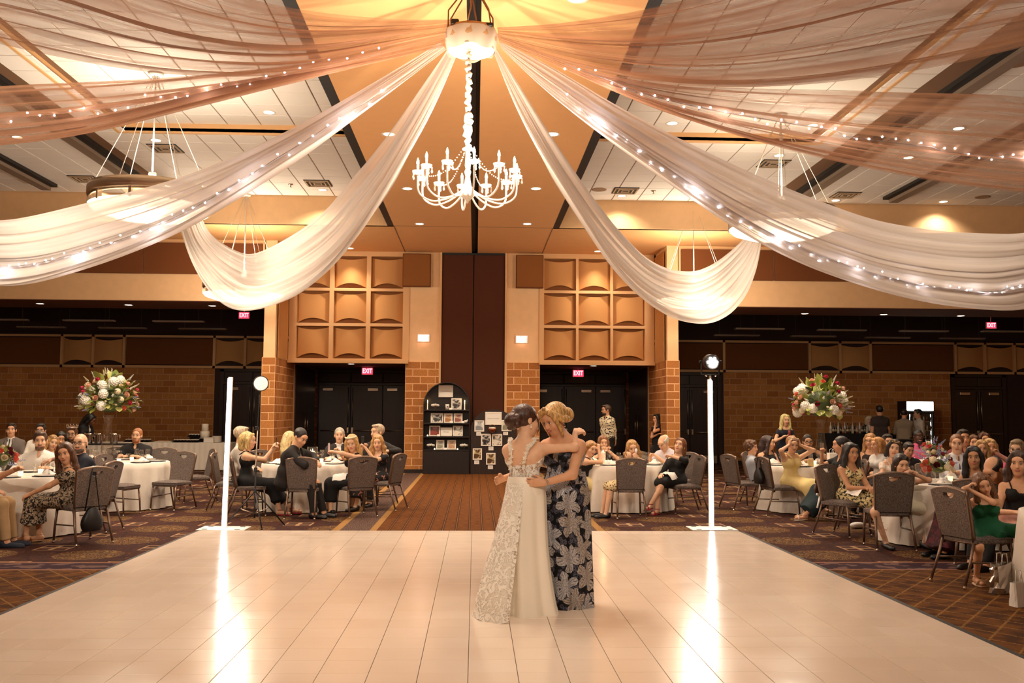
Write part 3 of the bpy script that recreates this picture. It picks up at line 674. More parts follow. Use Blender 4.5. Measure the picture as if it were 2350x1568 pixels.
# ------------------------------------------------------------------ ceiling swags
def drape(name, label, top, bot, ends, tail_top, tail_bot, m, n=88, nj=44, amp=.03, seed=0, lights=None, lname=''):
    """top/bot: pixel polylines of the two hems, measured on the vertical plane from the hub to that hem's tie point; tail: (t, z) beyond the frame"""
    def curve(px, E, tail):
        E = Vector(E); d = Vector((E.x-HUB.x, E.y-HUB.y)); out = []
        for x, y in px:
            r = ray(x, y); det = r.x*(-d.y)+d.x*r.y          # k*r.xy = HUB + t*d
            k = (HUB.x*(-d.y)+d.x*HUB.y)/det; t = (r.x*HUB.y-r.y*HUB.x)/(-det) if False else ((k*r.x-HUB.x)*d.x+(k*r.y-HUB.y)*d.y)/d.length_squared
            out.append((max(t, 0.015), CAMH+k*r.z))
        out.sort(); out += tail
        T_ = np.array([q[0] for q in out]); Z_ = np.array([q[1] for q in out])
        ts = np.linspace(T_[0], T_[-1], n); zs = np.interp(ts, T_, Z_)
        for _ in range(14): zs[1:-1] = (zs[:-2]+2*zs[1:-1]+zs[2:])/4
        return [Vector((HUB.x+d.x*t, HUB.y+d.y*t, z)) for t, z in zip(ts, zs)]
    A = curve(top, ends[0], tail_top); B = curve(bot, ends[1], tail_bot)
    r_ = np.random.default_rng(seed); ph = r_.uniform(0, 6.28, 8); fr = r_.uniform(.8, 1.2, 8)
    o = None; m_ = MB(); P = []; rows_ = []
    for i in range(n):
        u = i/(n-1); row = []; wv = B[i]-A[i]; L = wv.length
        tg = (A[min(i+1, n-1)]-A[max(i-1, 0)]); nr = tg.cross(wv); nr = nr.normalized() if nr.length > 1e-9 else Vector((0, -1, 0))
        if nr.y > 0: nr = -nr
        e = min(1., 6*u+.15, 6*(1-u)+.15)
        for j in range(nj):
            v = j/(nj-1)
            f = sum(math.sin((3+2.6*q)*fr[q]*v*2*PI*1.1+ph[q]+1.3*u*math.sin(ph[q]))/(1+.35*q) for q in range(6))
            vv = v+.012*math.sin(v*40+ph[1]+2*u)
            row.append(A[i]+wv*vv+nr*(amp*e*f*min(1, L/.5)-.22*L*math.sin(PI*v)*e*.6))
        rows_.append(row)
    m_.grid(rows_); me = m_.mesh('fabric', m)
    uvl = me.uv_layers.new(name='uv'); li = np.zeros(len(me.loops), dtype=np.int32); me.loops.foreach_get('vertex_index', li)
    uvs = np.stack([(li//nj)/(n-1)*3., (li % nj)/(nj-1)], -1).astype(np.float32); uvl.data.foreach_set('uv', uvs.ravel())
    root = thing('ceiling_swag', label, 'drape', HUB, group='white ceiling swags'); f_o = inst('fabric', me, root, -HUB)
    tie = B[-1]; MB().tube([A[-1]+Vector((0, 0, .02)), (A[-1]+B[-1])/2, B[-1]], .02, 6).build('tie_cord', mat('hub_fabric', '#f3e2cc', .85), root).location = -HUB
    if lights:
        v0, v1, cnt, jit = lights
        st = thing('fairy_light_string', lname, 'string lights', HUB, group='fairy light strings')
        wire = []; bl = FAIRY
        for k in range(cnt):
            u = .06+.8*k/cnt*1.; i = min(int(u*(n-1)), n-2); v = v0+(v1-v0)*u
            j = min(int(v*(nj-1)), nj-2); p = rows_[i][j]; q = rows_[i+1][j]; fr_ = u*(n-1)-i; c = p+(q-p)*fr_+Vector((0, -.03, 0)); wire.append(c)
            b = c+Vector((r_.uniform(-.02, .02), r_.uniform(-.03, .0), r_.uniform(-jit, jit)))
            inst('bulb', bl, st, b-HUB)
            if k % 8 == 3: lamp('glow', 'POINT', st, b-HUB+Vector((0, -.09, 0)), 2.0, (.93, .9, 1.), .05)
        MB().tube(wire, .0035, 4).build('wire', mat('clear_wire', '#9a8f88', .5), st).location = -HUB
    return rows_
FB = mat('fairy_bulb', '#ffffff', .4, emit=(.86, .88, 1.), es=26.); FB.cycles.emission_sampling = 'NONE'
FAIRY = MB().ball((0, 0, 0), .011, 8, 6).mesh('bulb', FB)
drape('A', 'opaque white swag looping down to the far left, lowest of the left ones', [(1028, 112), (999, 153), (961, 214), (907, 295), (846, 375), (800, 421), (760, 480), (700, 526), (636, 564), (592, 584), (568, 587), (532, 572), (496, 550), (476, 530), (462, 505), (455, 480)],
      [(1051, 119), (1030, 191), (999, 245), (965, 306), (934, 356), (888, 436), (838, 519), (760, 616), (680, 680), (612, 706), (560, 716), (520, 708), (480, 676), (452, 632), (432, 588), (416, 532), (408, 500)],
      ((-5.9, 20.5, 0), (-6.5, 20.3, 0)), [], [], SHEER_D, seed=3)
drape('A', 'opaque white swag looping down to the far right, lowest of the right ones', [(1137, 107), (1167, 153), (1206, 214), (1259, 306), (1313, 387), (1374, 467), (1428, 533), (1480, 588), (1517, 610), (1554, 621), (1602, 623), (1643, 604), (1680, 575), (1713, 543), (1732, 510)],
      [(1129, 111), (1144, 161), (1175, 237), (1206, 295), (1252, 375), (1290, 440), (1336, 509), (1397, 607), (1462, 676), (1508, 711), (1554, 736), (1610, 746), (1639, 740), (1676, 719), (1710, 678), (1732, 627), (1747, 578), (1752, 540), (1755, 500)],
      ((6.3, 20.7, 0), (6.45, 20.3, 0)), [], [], SHEER_D, seed=5)
drape('B', 'long white swag with fairy lights running off at the left edge', [(1010, 97), (960, 128), (900, 168), (789, 230), (689, 291), (574, 345), (460, 394), (345, 429), (191, 467), (77, 494), (0, 509)],
      [(1024, 114), (960, 167), (900, 209), (808, 272), (728, 329), (651, 379), (536, 452), (417, 528), (245, 600), (80, 652), (0, 666)],
      ((-11.2, 16.0, 0), (-11.6, 15.2, 0)), [(.8, 4.75), (.9, 5.4), (1., 6.5)], [(.8, 3.8), (.9, 4.9), (1., 6.5)], SHEER_D, seed=8, lights=(.75, .68, 58, .05), lname='fairy lights in the long left swag')
drape('B', 'long white swag with fairy lights running off at the right edge', [(1144, 94), (1221, 126), (1297, 168), (1382, 230), (1400, 240), (1529, 308), (1659, 372), (1764, 420), (1885, 469), (2006, 513), (2168, 538), (2350, 544)],
      [(1150, 111), (1206, 176), (1278, 230), (1355, 291), (1400, 318), (1497, 386), (1594, 457), (1683, 517), (1754, 562), (1850, 610), (1961, 649), (2072, 682), (2183, 704), (2350, 718)],
      ((11.7, 16.2, 0), (12.1, 15.4, 0)), [(.86, 4.9), (.93, 5.5), (1., 6.5)], [(.86, 4.0), (.93, 4.9), (1., 6.5)], SHEER_D, seed=11, lights=(.78, .62, 62, .05), lname='fairy lights in the long right swag')
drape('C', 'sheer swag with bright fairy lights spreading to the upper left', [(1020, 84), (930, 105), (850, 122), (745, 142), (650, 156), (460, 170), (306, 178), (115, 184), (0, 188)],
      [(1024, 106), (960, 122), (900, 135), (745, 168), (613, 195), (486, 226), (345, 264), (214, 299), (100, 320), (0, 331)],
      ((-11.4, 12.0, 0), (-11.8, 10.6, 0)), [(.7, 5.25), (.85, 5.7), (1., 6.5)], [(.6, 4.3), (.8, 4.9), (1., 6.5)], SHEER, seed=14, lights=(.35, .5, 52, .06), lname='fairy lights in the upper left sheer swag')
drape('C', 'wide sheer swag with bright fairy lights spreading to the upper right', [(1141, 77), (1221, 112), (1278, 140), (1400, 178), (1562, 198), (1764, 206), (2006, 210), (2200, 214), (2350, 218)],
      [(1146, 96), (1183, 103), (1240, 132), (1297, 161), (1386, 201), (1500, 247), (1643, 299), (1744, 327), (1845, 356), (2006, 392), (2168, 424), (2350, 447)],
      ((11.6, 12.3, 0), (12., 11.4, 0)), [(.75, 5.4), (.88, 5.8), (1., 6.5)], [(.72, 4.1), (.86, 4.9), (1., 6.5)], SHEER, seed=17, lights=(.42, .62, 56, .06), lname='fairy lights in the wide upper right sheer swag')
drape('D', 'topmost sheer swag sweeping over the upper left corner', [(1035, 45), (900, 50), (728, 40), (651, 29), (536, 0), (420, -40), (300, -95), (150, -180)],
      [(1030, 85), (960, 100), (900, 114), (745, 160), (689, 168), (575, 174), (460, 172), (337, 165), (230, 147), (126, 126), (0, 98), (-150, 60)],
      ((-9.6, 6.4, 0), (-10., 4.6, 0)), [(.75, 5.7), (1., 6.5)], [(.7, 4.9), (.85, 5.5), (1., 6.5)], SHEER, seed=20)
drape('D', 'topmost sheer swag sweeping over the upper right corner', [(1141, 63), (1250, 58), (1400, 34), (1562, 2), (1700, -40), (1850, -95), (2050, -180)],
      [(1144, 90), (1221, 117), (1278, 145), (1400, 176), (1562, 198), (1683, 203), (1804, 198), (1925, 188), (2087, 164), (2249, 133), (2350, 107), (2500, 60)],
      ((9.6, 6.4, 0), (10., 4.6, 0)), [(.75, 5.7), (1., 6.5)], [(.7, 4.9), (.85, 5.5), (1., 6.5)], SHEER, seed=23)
# ------------------------------------------------------------------ banquet chairs
def m_weave(name, c0, c1):
    g = N(name); co = g.coord('Object')
    a = g.noise(g.vec('MULTIPLY', co, (420., 60., 60.)), 1., 1.); b = g.noise(g.vec('MULTIPLY', co, (60., 60., 420.)), 1., 1.)
    f = g.ramp(g.math('ADD', a, b), .7, 1.3); g.bump(f, .25, .003)
    return g.base(g.mix(f, lin(c0), lin(c1)), .9, spec=.2)
WEAVE = m_weave('grey_woven_upholstery', '#3f3531', '#85766d'); FRAME = mat('bronze_tube', '#7a6354', .35, .75); GLIDE = mat('chrome', '#e0dad2', .12, 1.)
def make_chair():
    r = thing('banquet_chair', 'x', 'chair')
    m = MB(); P = []                                      # padded seat, domed
    for i in range(9):
        u = i/8*2-1; row = []
        for j in range(9):
            v = j/8*2-1; k = 1-.12*max(0, abs(u)-.7)/.3*abs(v)
            row.append((u*.235*(1-.05*(v+1)/2), v*.225-.01, .455+.03*(1-u**4)*(1-v**4)))
        P.append(row)
    m.grid(P); m.bevbox((-.232, -.232, .405), (.232, .21, .458), .012); m.build('seat', WEAVE, r)
    # back with a hand-hold cut-out
    tilt = Matrix.Translation((0, .2, .43)) @ Matrix.Rotation(-.2, 4, 'X')
    b = MB(); nc = 22
    def hw(z): return .2+.032*z/.5
    def ztop(x): return .51-.9*x*x
    def col(x0, x1, za0, za1, zb0, zb1):
        f = lambda x, z: (x*hw(z)/.22, z)
        vs = []
        for y in (-.022, .022):
            for x, z in ((x0, za0), (x1, za1), (x1, zb1), (x0, zb0)): p = f(x, z); vs.append(tilt @ Vector((p[0], y, p[1])))
        b.add(vs, [(0, 1, 2, 3), (7, 6, 5, 4), (0, 4, 5, 1), (1, 5, 6, 2), (2, 6, 7, 3), (3, 7, 4, 0)])
    for i in range(nc):
        x0, x1 = -.22+.44*i/nc, -.22+.44*(i+1)/nc; cut = lambda x: .055*math.sqrt(max(0, 1-(x/.07)**2))
        if abs(x0+x1)/2 < .07:
            col(x0, x1, .03, .03, .455-cut(x0), .455-cut(x1)); col(x0, x1, .462, .462, ztop(x0), ztop(x1))
        else: col(x0, x1, .03, .03, ztop(x0), ztop(x1))
    bk = b.build('backrest', WEAVE, r)
    pts = [tilt @ Vector((s*hw(z)*1.0, 0, z)) for s, z in ((-1, -.05), (-1, .1), (-1, .3), (-1, .43))]
    pts += [tilt @ Vector((x*1.055, 0, ztop(x)+.004)) for x in (-.215, -.19, -.12, 0, .12, .19, .215)]
    pts += [tilt @ Vector((hw(z), 0, z)) for z in (.43, .3, .1, -.05)]
    MB().tube(pts, .016, 8, sq=(1.5, .9)).build('back_frame', FRAME, bk)
    MB().tube([tilt @ Vector((x, 0, .452-.058*math.sqrt(max(0, 1-(x/.073)**2)))) for x in np.linspace(-.073, .073, 11)], .007, 6).build('handhold_rim', FRAME, bk)
    for sx in (-1, 1):
        MB().tube([(sx*.215, -.2, .42), (sx*.225, -.225, .2), (sx*.23, -.235, .015)], [.014, .013, .012], 8, sq=(1, 1.2)).build('leg', FRAME, r)
        MB().tube([(sx*.2, .2, .45), (sx*.215, .27, .22), (sx*.225, .345, .015)], [.014, .013, .012], 8, sq=(1, 1.2)).build('leg', FRAME, r)
        MB().tube([(sx*.222, -.225, .22), (sx*.216, .27, .24)], .009, 6).build('side_stretcher', FRAME, r)
        for y, x in ((-.235, .23), (.345, .225)): MB().lathe([(0, 0), (.014, 0), (.015, .012), (.013, .03)], 8, (sx*x, y, 0)).build('glide', GLIDE, r)
    MB().tube([(-.218, -.21, .4), (.218, -.21, .4)], .011, 6).build('front_rail', FRAME, r); MB().tube([(-.2, .2, .41), (.2, .2, .41)], .011, 6).build('rear_rail', FRAME, r)
    return r
chair0 = make_chair(); CH_N = [0]
def chair(x, y, deg, label, group='grey upholstered banquet chairs'):
    o = chair0 if CH_N[0] == 0 else dup(chair0)
    CH_N[0] += 1; o.location = (x, y, 0); o.rotation_euler = (0, 0, math.radians(deg)); o['label'] = label; o['group'] = group; return o
CH = {}
for k, x, y, d, lb in (
    ('khaki', -5.86, 11.42, 140, 'grey banquet chair cut by the left picture edge, under the man in khaki trousers'),
    ('paisley', -4.83, 11.92, -132, 'grey banquet chair with a black bag strap over its back, left table'),
    ('bald', -5.17, 13.05, -98, 'grey banquet chair seen edge-on behind the bald man in navy'),
    ('white', -6.45, 13.95, 8, 'grey banquet chair under the bearded man in the white shirt'),
    ('t2f', -5.55, 15.05, 78, 'empty grey banquet chair turned sideways in front of the left flower table'),
    ('empty', -4.98, 15.85, -20, 'empty pale-lit banquet chair facing the camera, left of the light tube'),
    ('empty2', -4.98, 17.15, -62, 'empty banquet chair half hidden behind the pale-lit one'),
    ('ginger', -5.75, 17.55, 3, 'banquet chair behind the man in the black polo shirt'),
    ('t3', -7.95, 16.75, 168, 'banquet chair back between the grey suit and the white shirt'),
    ('suit', -9.3, 19.0, 4, 'banquet chair under the man in the grey suit'),
    ('w7', -7.95, 18.6, 0, 'banquet chair under the dark-haired man in white behind the beard'),
    ('tiara', -7.2, 16.75, 60, 'banquet chair under the tiara girl by the left vase'),
    ('dark9', -7.25, 17.5, 25, 'banquet chair under the dark-haired woman with hand at mouth'),
    ('crown', -6.65, 17.75, 5, 'banquet chair under the man with the paper crown'),
    ('t4c', -2.62, 14.72, 180, 'grey banquet chair with its back square to the camera, second table from the left tube'),
    ('t4r', -1.86, 14.98, -152, 'grey banquet chair holding the woman with the flower crown'),
    ('t4s', -1.52, 15.95, -112, 'grey banquet chair beside the carpet stripe under the floral black dress'),
    ('p13', -3.52, 15.0, 108, 'grey banquet chair with a small white gift bag on its back'),
    ('p12', -4.0, 15.75, 95, 'banquet chair of the grey-haired man behind the light tube'),
    ('t4b', -3.62, 16.95, 55, 'banquet chair back beyond the white napkin, by the bright brick column'),
    ('t4f', -2.55, 17.2, 0, 'banquet chair of the silver-haired man in the dark suit'),
    ('t4g', -1.75, 16.85, -35, 'banquet chair of the man behind the floral black dress'),
    ('t5c', 2.42, 14.85, 180, 'grey banquet chair with its back square to the camera, right of the dancing pair'),
    ('t5r', 3.45, 15.5, -82, 'grey banquet chair tipped sideways under the woman in red shoes'),
    ('t5b', 3.1, 17.35, 25, 'empty banquet chair back beside the bald man with the telephone'),
    ('t5y', 1.5, 15.75, 92, 'banquet chair under the girl in the pale yellow skirt'),
    ('t5w', 2.0, 17.2, 0, 'banquet chair of the woman with clasped hands at the right centre table'),
    ('t5p', 3.6, 16.7, -60, 'banquet chair of the bald man in the pale blue shirt'),
    ('t6a', 4.62, 16.15, 108, 'banquet chair of the curly-haired boy in the pale shirt'),
    ('t6b', 4.95, 15.25, 100, 'banquet chair with a black handbag hung on it, under the long yellow dress'),
    ('t6c', 5.25, 17.1, 45, 'banquet chair of the dark-haired woman between the boy and the yellow dress'),
    ('t6d', 5.9, 17.1, -5, 'banquet chair of the man with glasses and hand on chin'),
    ('t6e', 5.75, 14.5, -100, 'banquet chair of the drinking woman by the right vase'),
    ('floral', 5.0, 12.65, 32, 'banquet chair with a brown purse on it, under the leaf-print dress'),
    ('t7c', 5.08, 11.5, 172, 'large grey banquet chair square to the camera with a girl leaning on its back'),
    ('t7w', 5.55, 13.2, 25, 'banquet chair of the woman with tiara and white lace top'),
    ('tie', 6.6, 13.35, -20, 'banquet chair of the man in white shirt and checked tie'),
    ('dark44', 5.9, 10.8, -105, 'banquet chair of the woman with long black hair at the front right table'),
    ('green', 4.86, 9.05, 104, 'grey banquet chair nearest the camera, under the girl in the green dress'),
    ('green2', 5.62, 10.3, 140, 'dark banquet chair top behind the girl in the green dress'),
    ('black50', 6.15, 9.6, -30, 'banquet chair of the woman in the black camisole at the right edge'),
    ('cloth', 7.0, 15.9, 165, 'dark banquet chair with a white napkin over its back'),
    ): CH[k] = chair(x, y, d, lb)
# ------------------------------------------------------------------ round tables and cloths
CLOTH = mat('white_table_linen', '#ece0d2', .85, noise=.03, nscale=10, bump=.1, bscale=90)
def round_table(x, y, R_, lb, seed, z0=.76, fold=.045):
    t = thing('round_table', 'round folding table under the white cloth, '+lb, 'table', (x, y, 0), group='round guest tables')
    MB().lathe([(0, z0-.04), (R_-.03, z0-.04), (R_-.02, z0-.02), (R_-.03, z0-.004), (0, z0-.004)], 40).build('tabletop', mat('table_plywood', '#8a6543', .6), t)
    for q in range(4):
        a = PI/4+q*PI/2; MB().cyl((R_*.5*math.cos(a), R_*.5*math.sin(a), 0), (R_*.5*math.cos(a), R_*.5*math.sin(a), z0-.04), .014, n=8).build('leg', FRAME, t)
    r_ = np.random.default_rng(seed); ph = r_.uniform(0, 6.28, 6); n = 120; P = []
    for i in range(n):
        a = 2*PI*i/n; fo = sum(math.sin(k*a+p)/w_ for k, p, w_ in ((13, ph[0], 1.6), (19, ph[1], 1.8), (27, ph[2], 2.6), (7, ph[3], 2.4)))
        row = []
        for rr_, z in ((.001, z0), (.5*R_, z0), (R_-.015, z0), (R_, z0-.006)): row.append((rr_*math.cos(a), rr_*math.sin(a), z))
        for q in range(1, 9):
            s = q/8; r2 = R_+.004+.05*s+fold*fo*s**.8; row.append((r2*math.cos(a), r2*math.sin(a), z0-.006-(z0-.02)*s))
        P.append(row)
    m = MB(); m.grid(P, closed_u=True); c = m.build('tablecloth', CLOTH, None, (x, y, .001))
    tag(c, 'white floor-length tablecloth on the table '+lb, 'tablecloth', 'white round tablecloths')
TB = {'t1': (-6.05, 12.85, .8, 'at the left picture edge'), 't2': (-6.05, 16.25, .85, 'carrying the left tall flower vase'), 't3': (-9.2, 17.95, .8, 'far left in front of the grey suit'),
      't4': (-2.78, 16.05, .78, 'with the hurricane candle left of the aisle'), 't5': (2.55, 16.15, .78, 'with the hurricane candle right of the aisle'), 't6': (5.75, 16.0, .85, 'carrying the right tall flower vase'),
      't7': (6.1, 12.0, .8, 'with the bright low bouquet at the front right'), 't8': (5.75, 8.25, .8, 'cut by the right picture edge'), 't9': (8.6, 17.6, .8, 'in front of the bar with a low bouquet')}
for i, (k, v) in enumerate(TB.items()): round_table(*v, seed=40+i)
# ------------------------------------------------------------------ tableware
def m_glass():
    g = N('thin_clear_glass'); fr = g.n('LayerWeight'); fr.inputs[0].default_value = .5
    tr = g.n('BsdfTransparent'); gl = g.n('BsdfGlossy'); gl.inputs['Roughness'].default_value = .04; g.put(tr.inputs[0], (.985, .97, .95, 1))
    mx = g.n('MixShader'); g.put(mx.inputs[0], g.math('MULTIPLY_ADD', g.math('POWER', fr.outputs['Facing'], 4.), .7, .05)); g.t.links.new(tr.outputs[0], mx.inputs[1]); g.t.links.new(gl.outputs[0], mx.inputs[2])
    out = [q for q in g.t.nodes if q.type == 'OUTPUT_MATERIAL'][0]; g.t.links.new(mx.outputs[0], out.inputs[0]); g.t.nodes.remove(g.b); return g.m
GLASS = m_glass(); WAX = mat('ivory_wax', '#fbeedc', .5, emit=(1., .75, .45), es=.25)
CFL = mat('candle_flame', '#fff0c8', .5, emit=(1., .7, .32), es=30.); CFL.cycles.emission_sampling = 'NONE'
me_wine = MB().lathe([(.034, 0), (.034, .003), (.005, .008), (.004, .085), (.02, .1), (.038, .13), (.04, .165), (.033, .205), (.031, .205), (.037, .165), (.034, .132), (.012, .104)], 14, cap=False).mesh('bowl', GLASS)
me_tumb = MB().lathe([(0, .002), (.03, 0), (.034, .12), (.032, .12), (.028, .01), (0, .01)], 14).mesh('body', GLASS)
me_plate = MB().lathe([(0, .006), (.07, .006), (.1, .01), (.132, .02), (.134, .018), (.1, .004), (.07, 0), (0, 0)], 28).mesh('rim', mat('white_china', '#f2e8dc', .2))
me_charg = MB().lathe([(0, .003), (.15, .004), (.16, .008), (.16, .0), (0, 0)], 28).mesh('charger', mat('black_charger', '#171211', .3))
me_drink = MB().lathe([(0, .012), (.028, .012), (.0305, .075), (0, .075)], 12).mesh('drink', mat('cola', '#3a1208', .1))
me_flat = MB().bevbox((-.008, -.1, 0), (.008, .1, .003), .001).mesh('fork', CHROME)
def napkin_mesh(seed):
    r_ = np.random.default_rng(seed); P = []
    for i in range(7):
        row = []
        for j in range(7):
            u, v = i/6*2-1, j/6*2-1; row.append((u*.085+.012*r_.standard_normal(), v*.07+.012*r_.standard_normal(), .012+.07*max(0, 1-u*u*1.2)*max(0, 1-v*v)*(.6+.5*r_.random())))
        P.append(row)
    m = MB(); m.grid(P); return m.mesh('linen', mat('white_napkin', '#f6eee4', .8))
me_nap = [napkin_mesh(s) for s in (1, 2, 3)]
mat('frosted_votive', '#fff0d8', .4, emit=(1., .72, .38), es=1.4).cycles.emission_sampling = 'NONE'; WAX.cycles.emission_sampling = 'NONE'
vot_g = MB().lathe([(0, .002), (.028, 0), (.034, .06), (.031, .06), (.026, .01), (0, .01)], 12).mesh('cup', mat('frosted_votive', '#fff0d8', .4, emit=(1., .72, .38), es=1.4))
def put(name, label, cat, tkey, a, r, parts, group, dz=0., rz=None):
    x, y, R_, _ = TB[tkey]; o = thing(name, label, cat, (x+r*math.cos(a), y+r*math.sin(a), .762+dz), a if rz is None else rz, group)
    for p in parts: inst(p.name, p, o)
    return o
WH = {'t1': 'left edge table', 't2': 'left flower table', 't3': 'grey suit table', 't4': 'table left of the aisle', 't5': 'table right of the aisle', 't6': 'right flower table', 't7': 'front right table', 't8': 'right edge table', 't9': 'table before the bar'}
rt = random.Random(5)
for k, (x, y, R_, _) in TB.items():
    w_ = WH[k]; n = 8
    SD = ('right', 'far right', 'far', 'far left', 'left', 'near left', 'near', 'near right')
    for q in range(n):
        a = 2*PI*q/n+.2; sd = ', %s side' % SD[q]
        ca = math.atan2(-y, -x)
        front = math.cos(a-(-PI/2))      # 1 = camera side
        if front < -.6 and k in ('t3', 't9'): continue
        c = put('place_setting', 'white plate on a black charger on the '+w_+sd, 'plate', k, a, R_-.22, [me_charg, me_plate], 'place settings on the '+w_)
        put('wine_glass', 'stemmed clear glass standing on the '+w_+sd, 'glass', k, a+.24, R_-.36, [me_wine], 'stemmed glasses on the '+w_)
        if q % 2 == 0: put('tumbler', 'clear tumbler with dark drink on the '+w_ if q == 0 else 'clear water tumbler on the '+w_+sd, 'glass', k, a-.25, R_-.38, [me_tumb]+([me_drink] if q == 0 else []), 'tumblers on the '+w_)
        if q % 2 == 1: put('napkin', 'crumpled white napkin on the '+w_+sd, 'napkin', k, a+.05, R_-.2, [me_nap[q % 3]], 'napkins on the '+w_, .02)
        if q % 3 == 0: put('fork', 'steel fork lying on the '+w_+sd, 'cutlery', k, a-.2, R_-.16, [me_flat], 'cutlery on the '+w_)
    for q in range(3):
        a = 2*PI*q/3+1.; put('votive_candle', 'small glowing votive candle on the %s, %s' % (w_, ('far side', 'left side', 'near side')[q]), 'candle', k, a, .3, [vot_g], 'votive candles on the '+w_)
def hurricane(k, a, r, lb):
    o = put('hurricane_candle', lb, 'candle', k, a, r, [], 'hurricane candles')
    MB().lathe([(.085, 0), (.088, .002), (.088, .27), (.085, .27)], 24, cap=False).build('glass_cylinder', GLASS, o)
    c = MB().lathe([(0, 0), (.04, 0), (.041, .19), (.034, .2), (0, .195)], 20).build('pillar_candle', WAX, o)
    MB().lathe([(0, .195), (.006, .205), (.007, .215), (0, .24)], 8).build('flame', CFL, o); lamp('glow', 'POINT', o, (0, 0, .3), 1.2, (1, .6, .25), .02)
hurricane('t4', -.1, .05, 'pillar candle in a glass cylinder on the table left of the aisle'); hurricane('t5', PI, .35, 'pillar candle in a glass cylinder on the table right of the aisle')
# bottles on the left flower table, cards and boxes
me_btl = MB().lathe([(0, 0), (.028, 0), (.03, .01), (.03, .12), (.012, .16), (.011, .2), (.014, .205), (0, .21)], 14).mesh('body', GLASS)
put('dressing_bottle', 'clear glass bottle in front of the man in the black polo', 'bottle', 't2', .5, .3, [me_btl], None); put('dressing_bottle', 'second clear glass bottle beside the black polo shirt', 'bottle', 't2', .1, .42, [me_btl], None)
def card(k, a, r, w_, h_, lb):
    o = put('white_card', lb, 'card', k, a, r, [], None, 0, 0.); MB().box((-w_/2, -.002, 0), (w_/2, .002, h_), Matrix.Rotation(-.15, 4, 'X')).build('sheet', mat('white_card', '#f7efe6', .7), o)
o = put('gift_bag', 'white paper bag standing on the right flower table', 'bag', 't6', -PI/2+.35, .55, [], None, 0, .2)
bm_ = MB(); bm_.bevbox((-.085, -.045, 0), (.085, .045, .23), .004); bm_.build('body', mat('white_paper', '#f4ece2', .7), o)
for s in (-1, 1): MB().tube([(-.04, s*.04, .23), (-.035, s*.04, .28), (0, s*.04, .3), (.035, s*.04, .28), (.04, s*.04, .23)], .003, 5).build('handle', mat('white_paper', '#f4ece2', .7), o)
o = put('photo_block', 'small upright gold menu block on the right flower table', 'menu', 't6', -PI/2-.35, .6, [], None, 0, .1); MB().bevbox((-.05, -.015, 0), (.05, .015, .12), .004).build('block', mat('gold_block', '#d8bb7c', .4), o)
# ------------------------------------------------------------------ flowers
LEAF = [mat('leaf_green_%d' % i, c, .55) for i, c in enumerate(('#77843a', '#a3a84e', '#44522a', '#bdbb6b'))]
PET = {n: mat('petal_'+n, c, .6) for n, c in (('white', '#f7efe2'), ('cream', '#ecd9b4'), ('blush', '#e9b79c'), ('pink', '#c2304f'), ('rose', '#a72846'), ('coral', '#dd6a55'), ('blue', '#9aa0c8'), ('burgundy', '#6d1226'))}
def leaf_mesh(m, L=.09, W=.035):
    mb = MB(); P = []
    for i in range(6):
        t = i/5; w_ = W*math.sin(PI*min(1, t*.95+.05))**.8; P.append([(-w_, L*t, .02*math.sin(t*2)), (0, L*t, .02*math.sin(t*2)-.006), (w_, L*t, .02*math.sin(t*2))])
    mb.grid(P); return mb.mesh('leaf', m)
LEAFM = [leaf_mesh(m) for m in LEAF]
def hydrangea(m):
    r_ = np.random.default_rng(3); mb = MB(); mb.ball((0, 0, 0), .055, 10, 7)
    for i in range(70):
        z = 1-2*(i+.5)/70; a = i*2.399; rr_ = math.sqrt(1-z*z); d = Vector((rr_*math.cos(a), rr_*math.sin(a), z)); u = d.orthogonal().normalized(); v = d.cross(u); c = d*.062; s = .015
        q = r_.uniform(0, 1.5); uu = u*math.cos(q)+v*math.sin(q); vv = v*math.cos(q)-u*math.sin(q)
        mb.add([c+uu*s, c+vv*s, c-uu*s, c-vv*s, c+d*.006], [(0, 1, 4), (1, 2, 4), (2, 3, 4), (3, 0, 4)], False)
    return mb.mesh('hydrangea_head', m)
def rose(m, R_=.036):
    mb = MB()
    for k in range(4):
        rad = R_*(.35+.2*k); n = 3+k
        for q in range(n):
            a0 = 2*PI*q/n+k*.7; P = []
            for i in range(5):
                a = a0+(i/4-.5)*2*PI/n*1.3; row = []
                for j in range(4):
                    t = j/3; rr_ = rad*(.35+.75*math.sin(t*1.4)); row.append((rr_*math.cos(a), rr_*math.sin(a), R_*(1.25-.22*k)*t-.2*R_))
                P.append(row)
            mb.grid(P)
    return mb.mesh('rose_head', m)
def spike(m):
    mb = MB()
    for i in range(26):
        t = i/26; a = i*2.4; r_ = .024*(1-.75*t); mb.ball((r_*math.cos(a), r_*math.sin(a), .02+.2*t), .011*(1-.5*t), 6, 4)
    mb.cur = 1; mb.tube([(0, 0, -.08), (0, 0, .2)], .003, 5); return mb.mesh('flower_spike', [m, LEAF[0]])
HYD = {n: hydrangea(PET[n]) for n in ('white', 'cream')}; ROSE = {n: rose(PET[n]) for n in ('blush', 'pink', 'rose', 'coral', 'cream', 'burgundy', 'white')}; SPK = {n: spike(PET[n]) for n in ('white', 'cream', 'blue')}
def aim(d):
    return Vector(d).to_track_quat('Z', 'Y').to_euler()
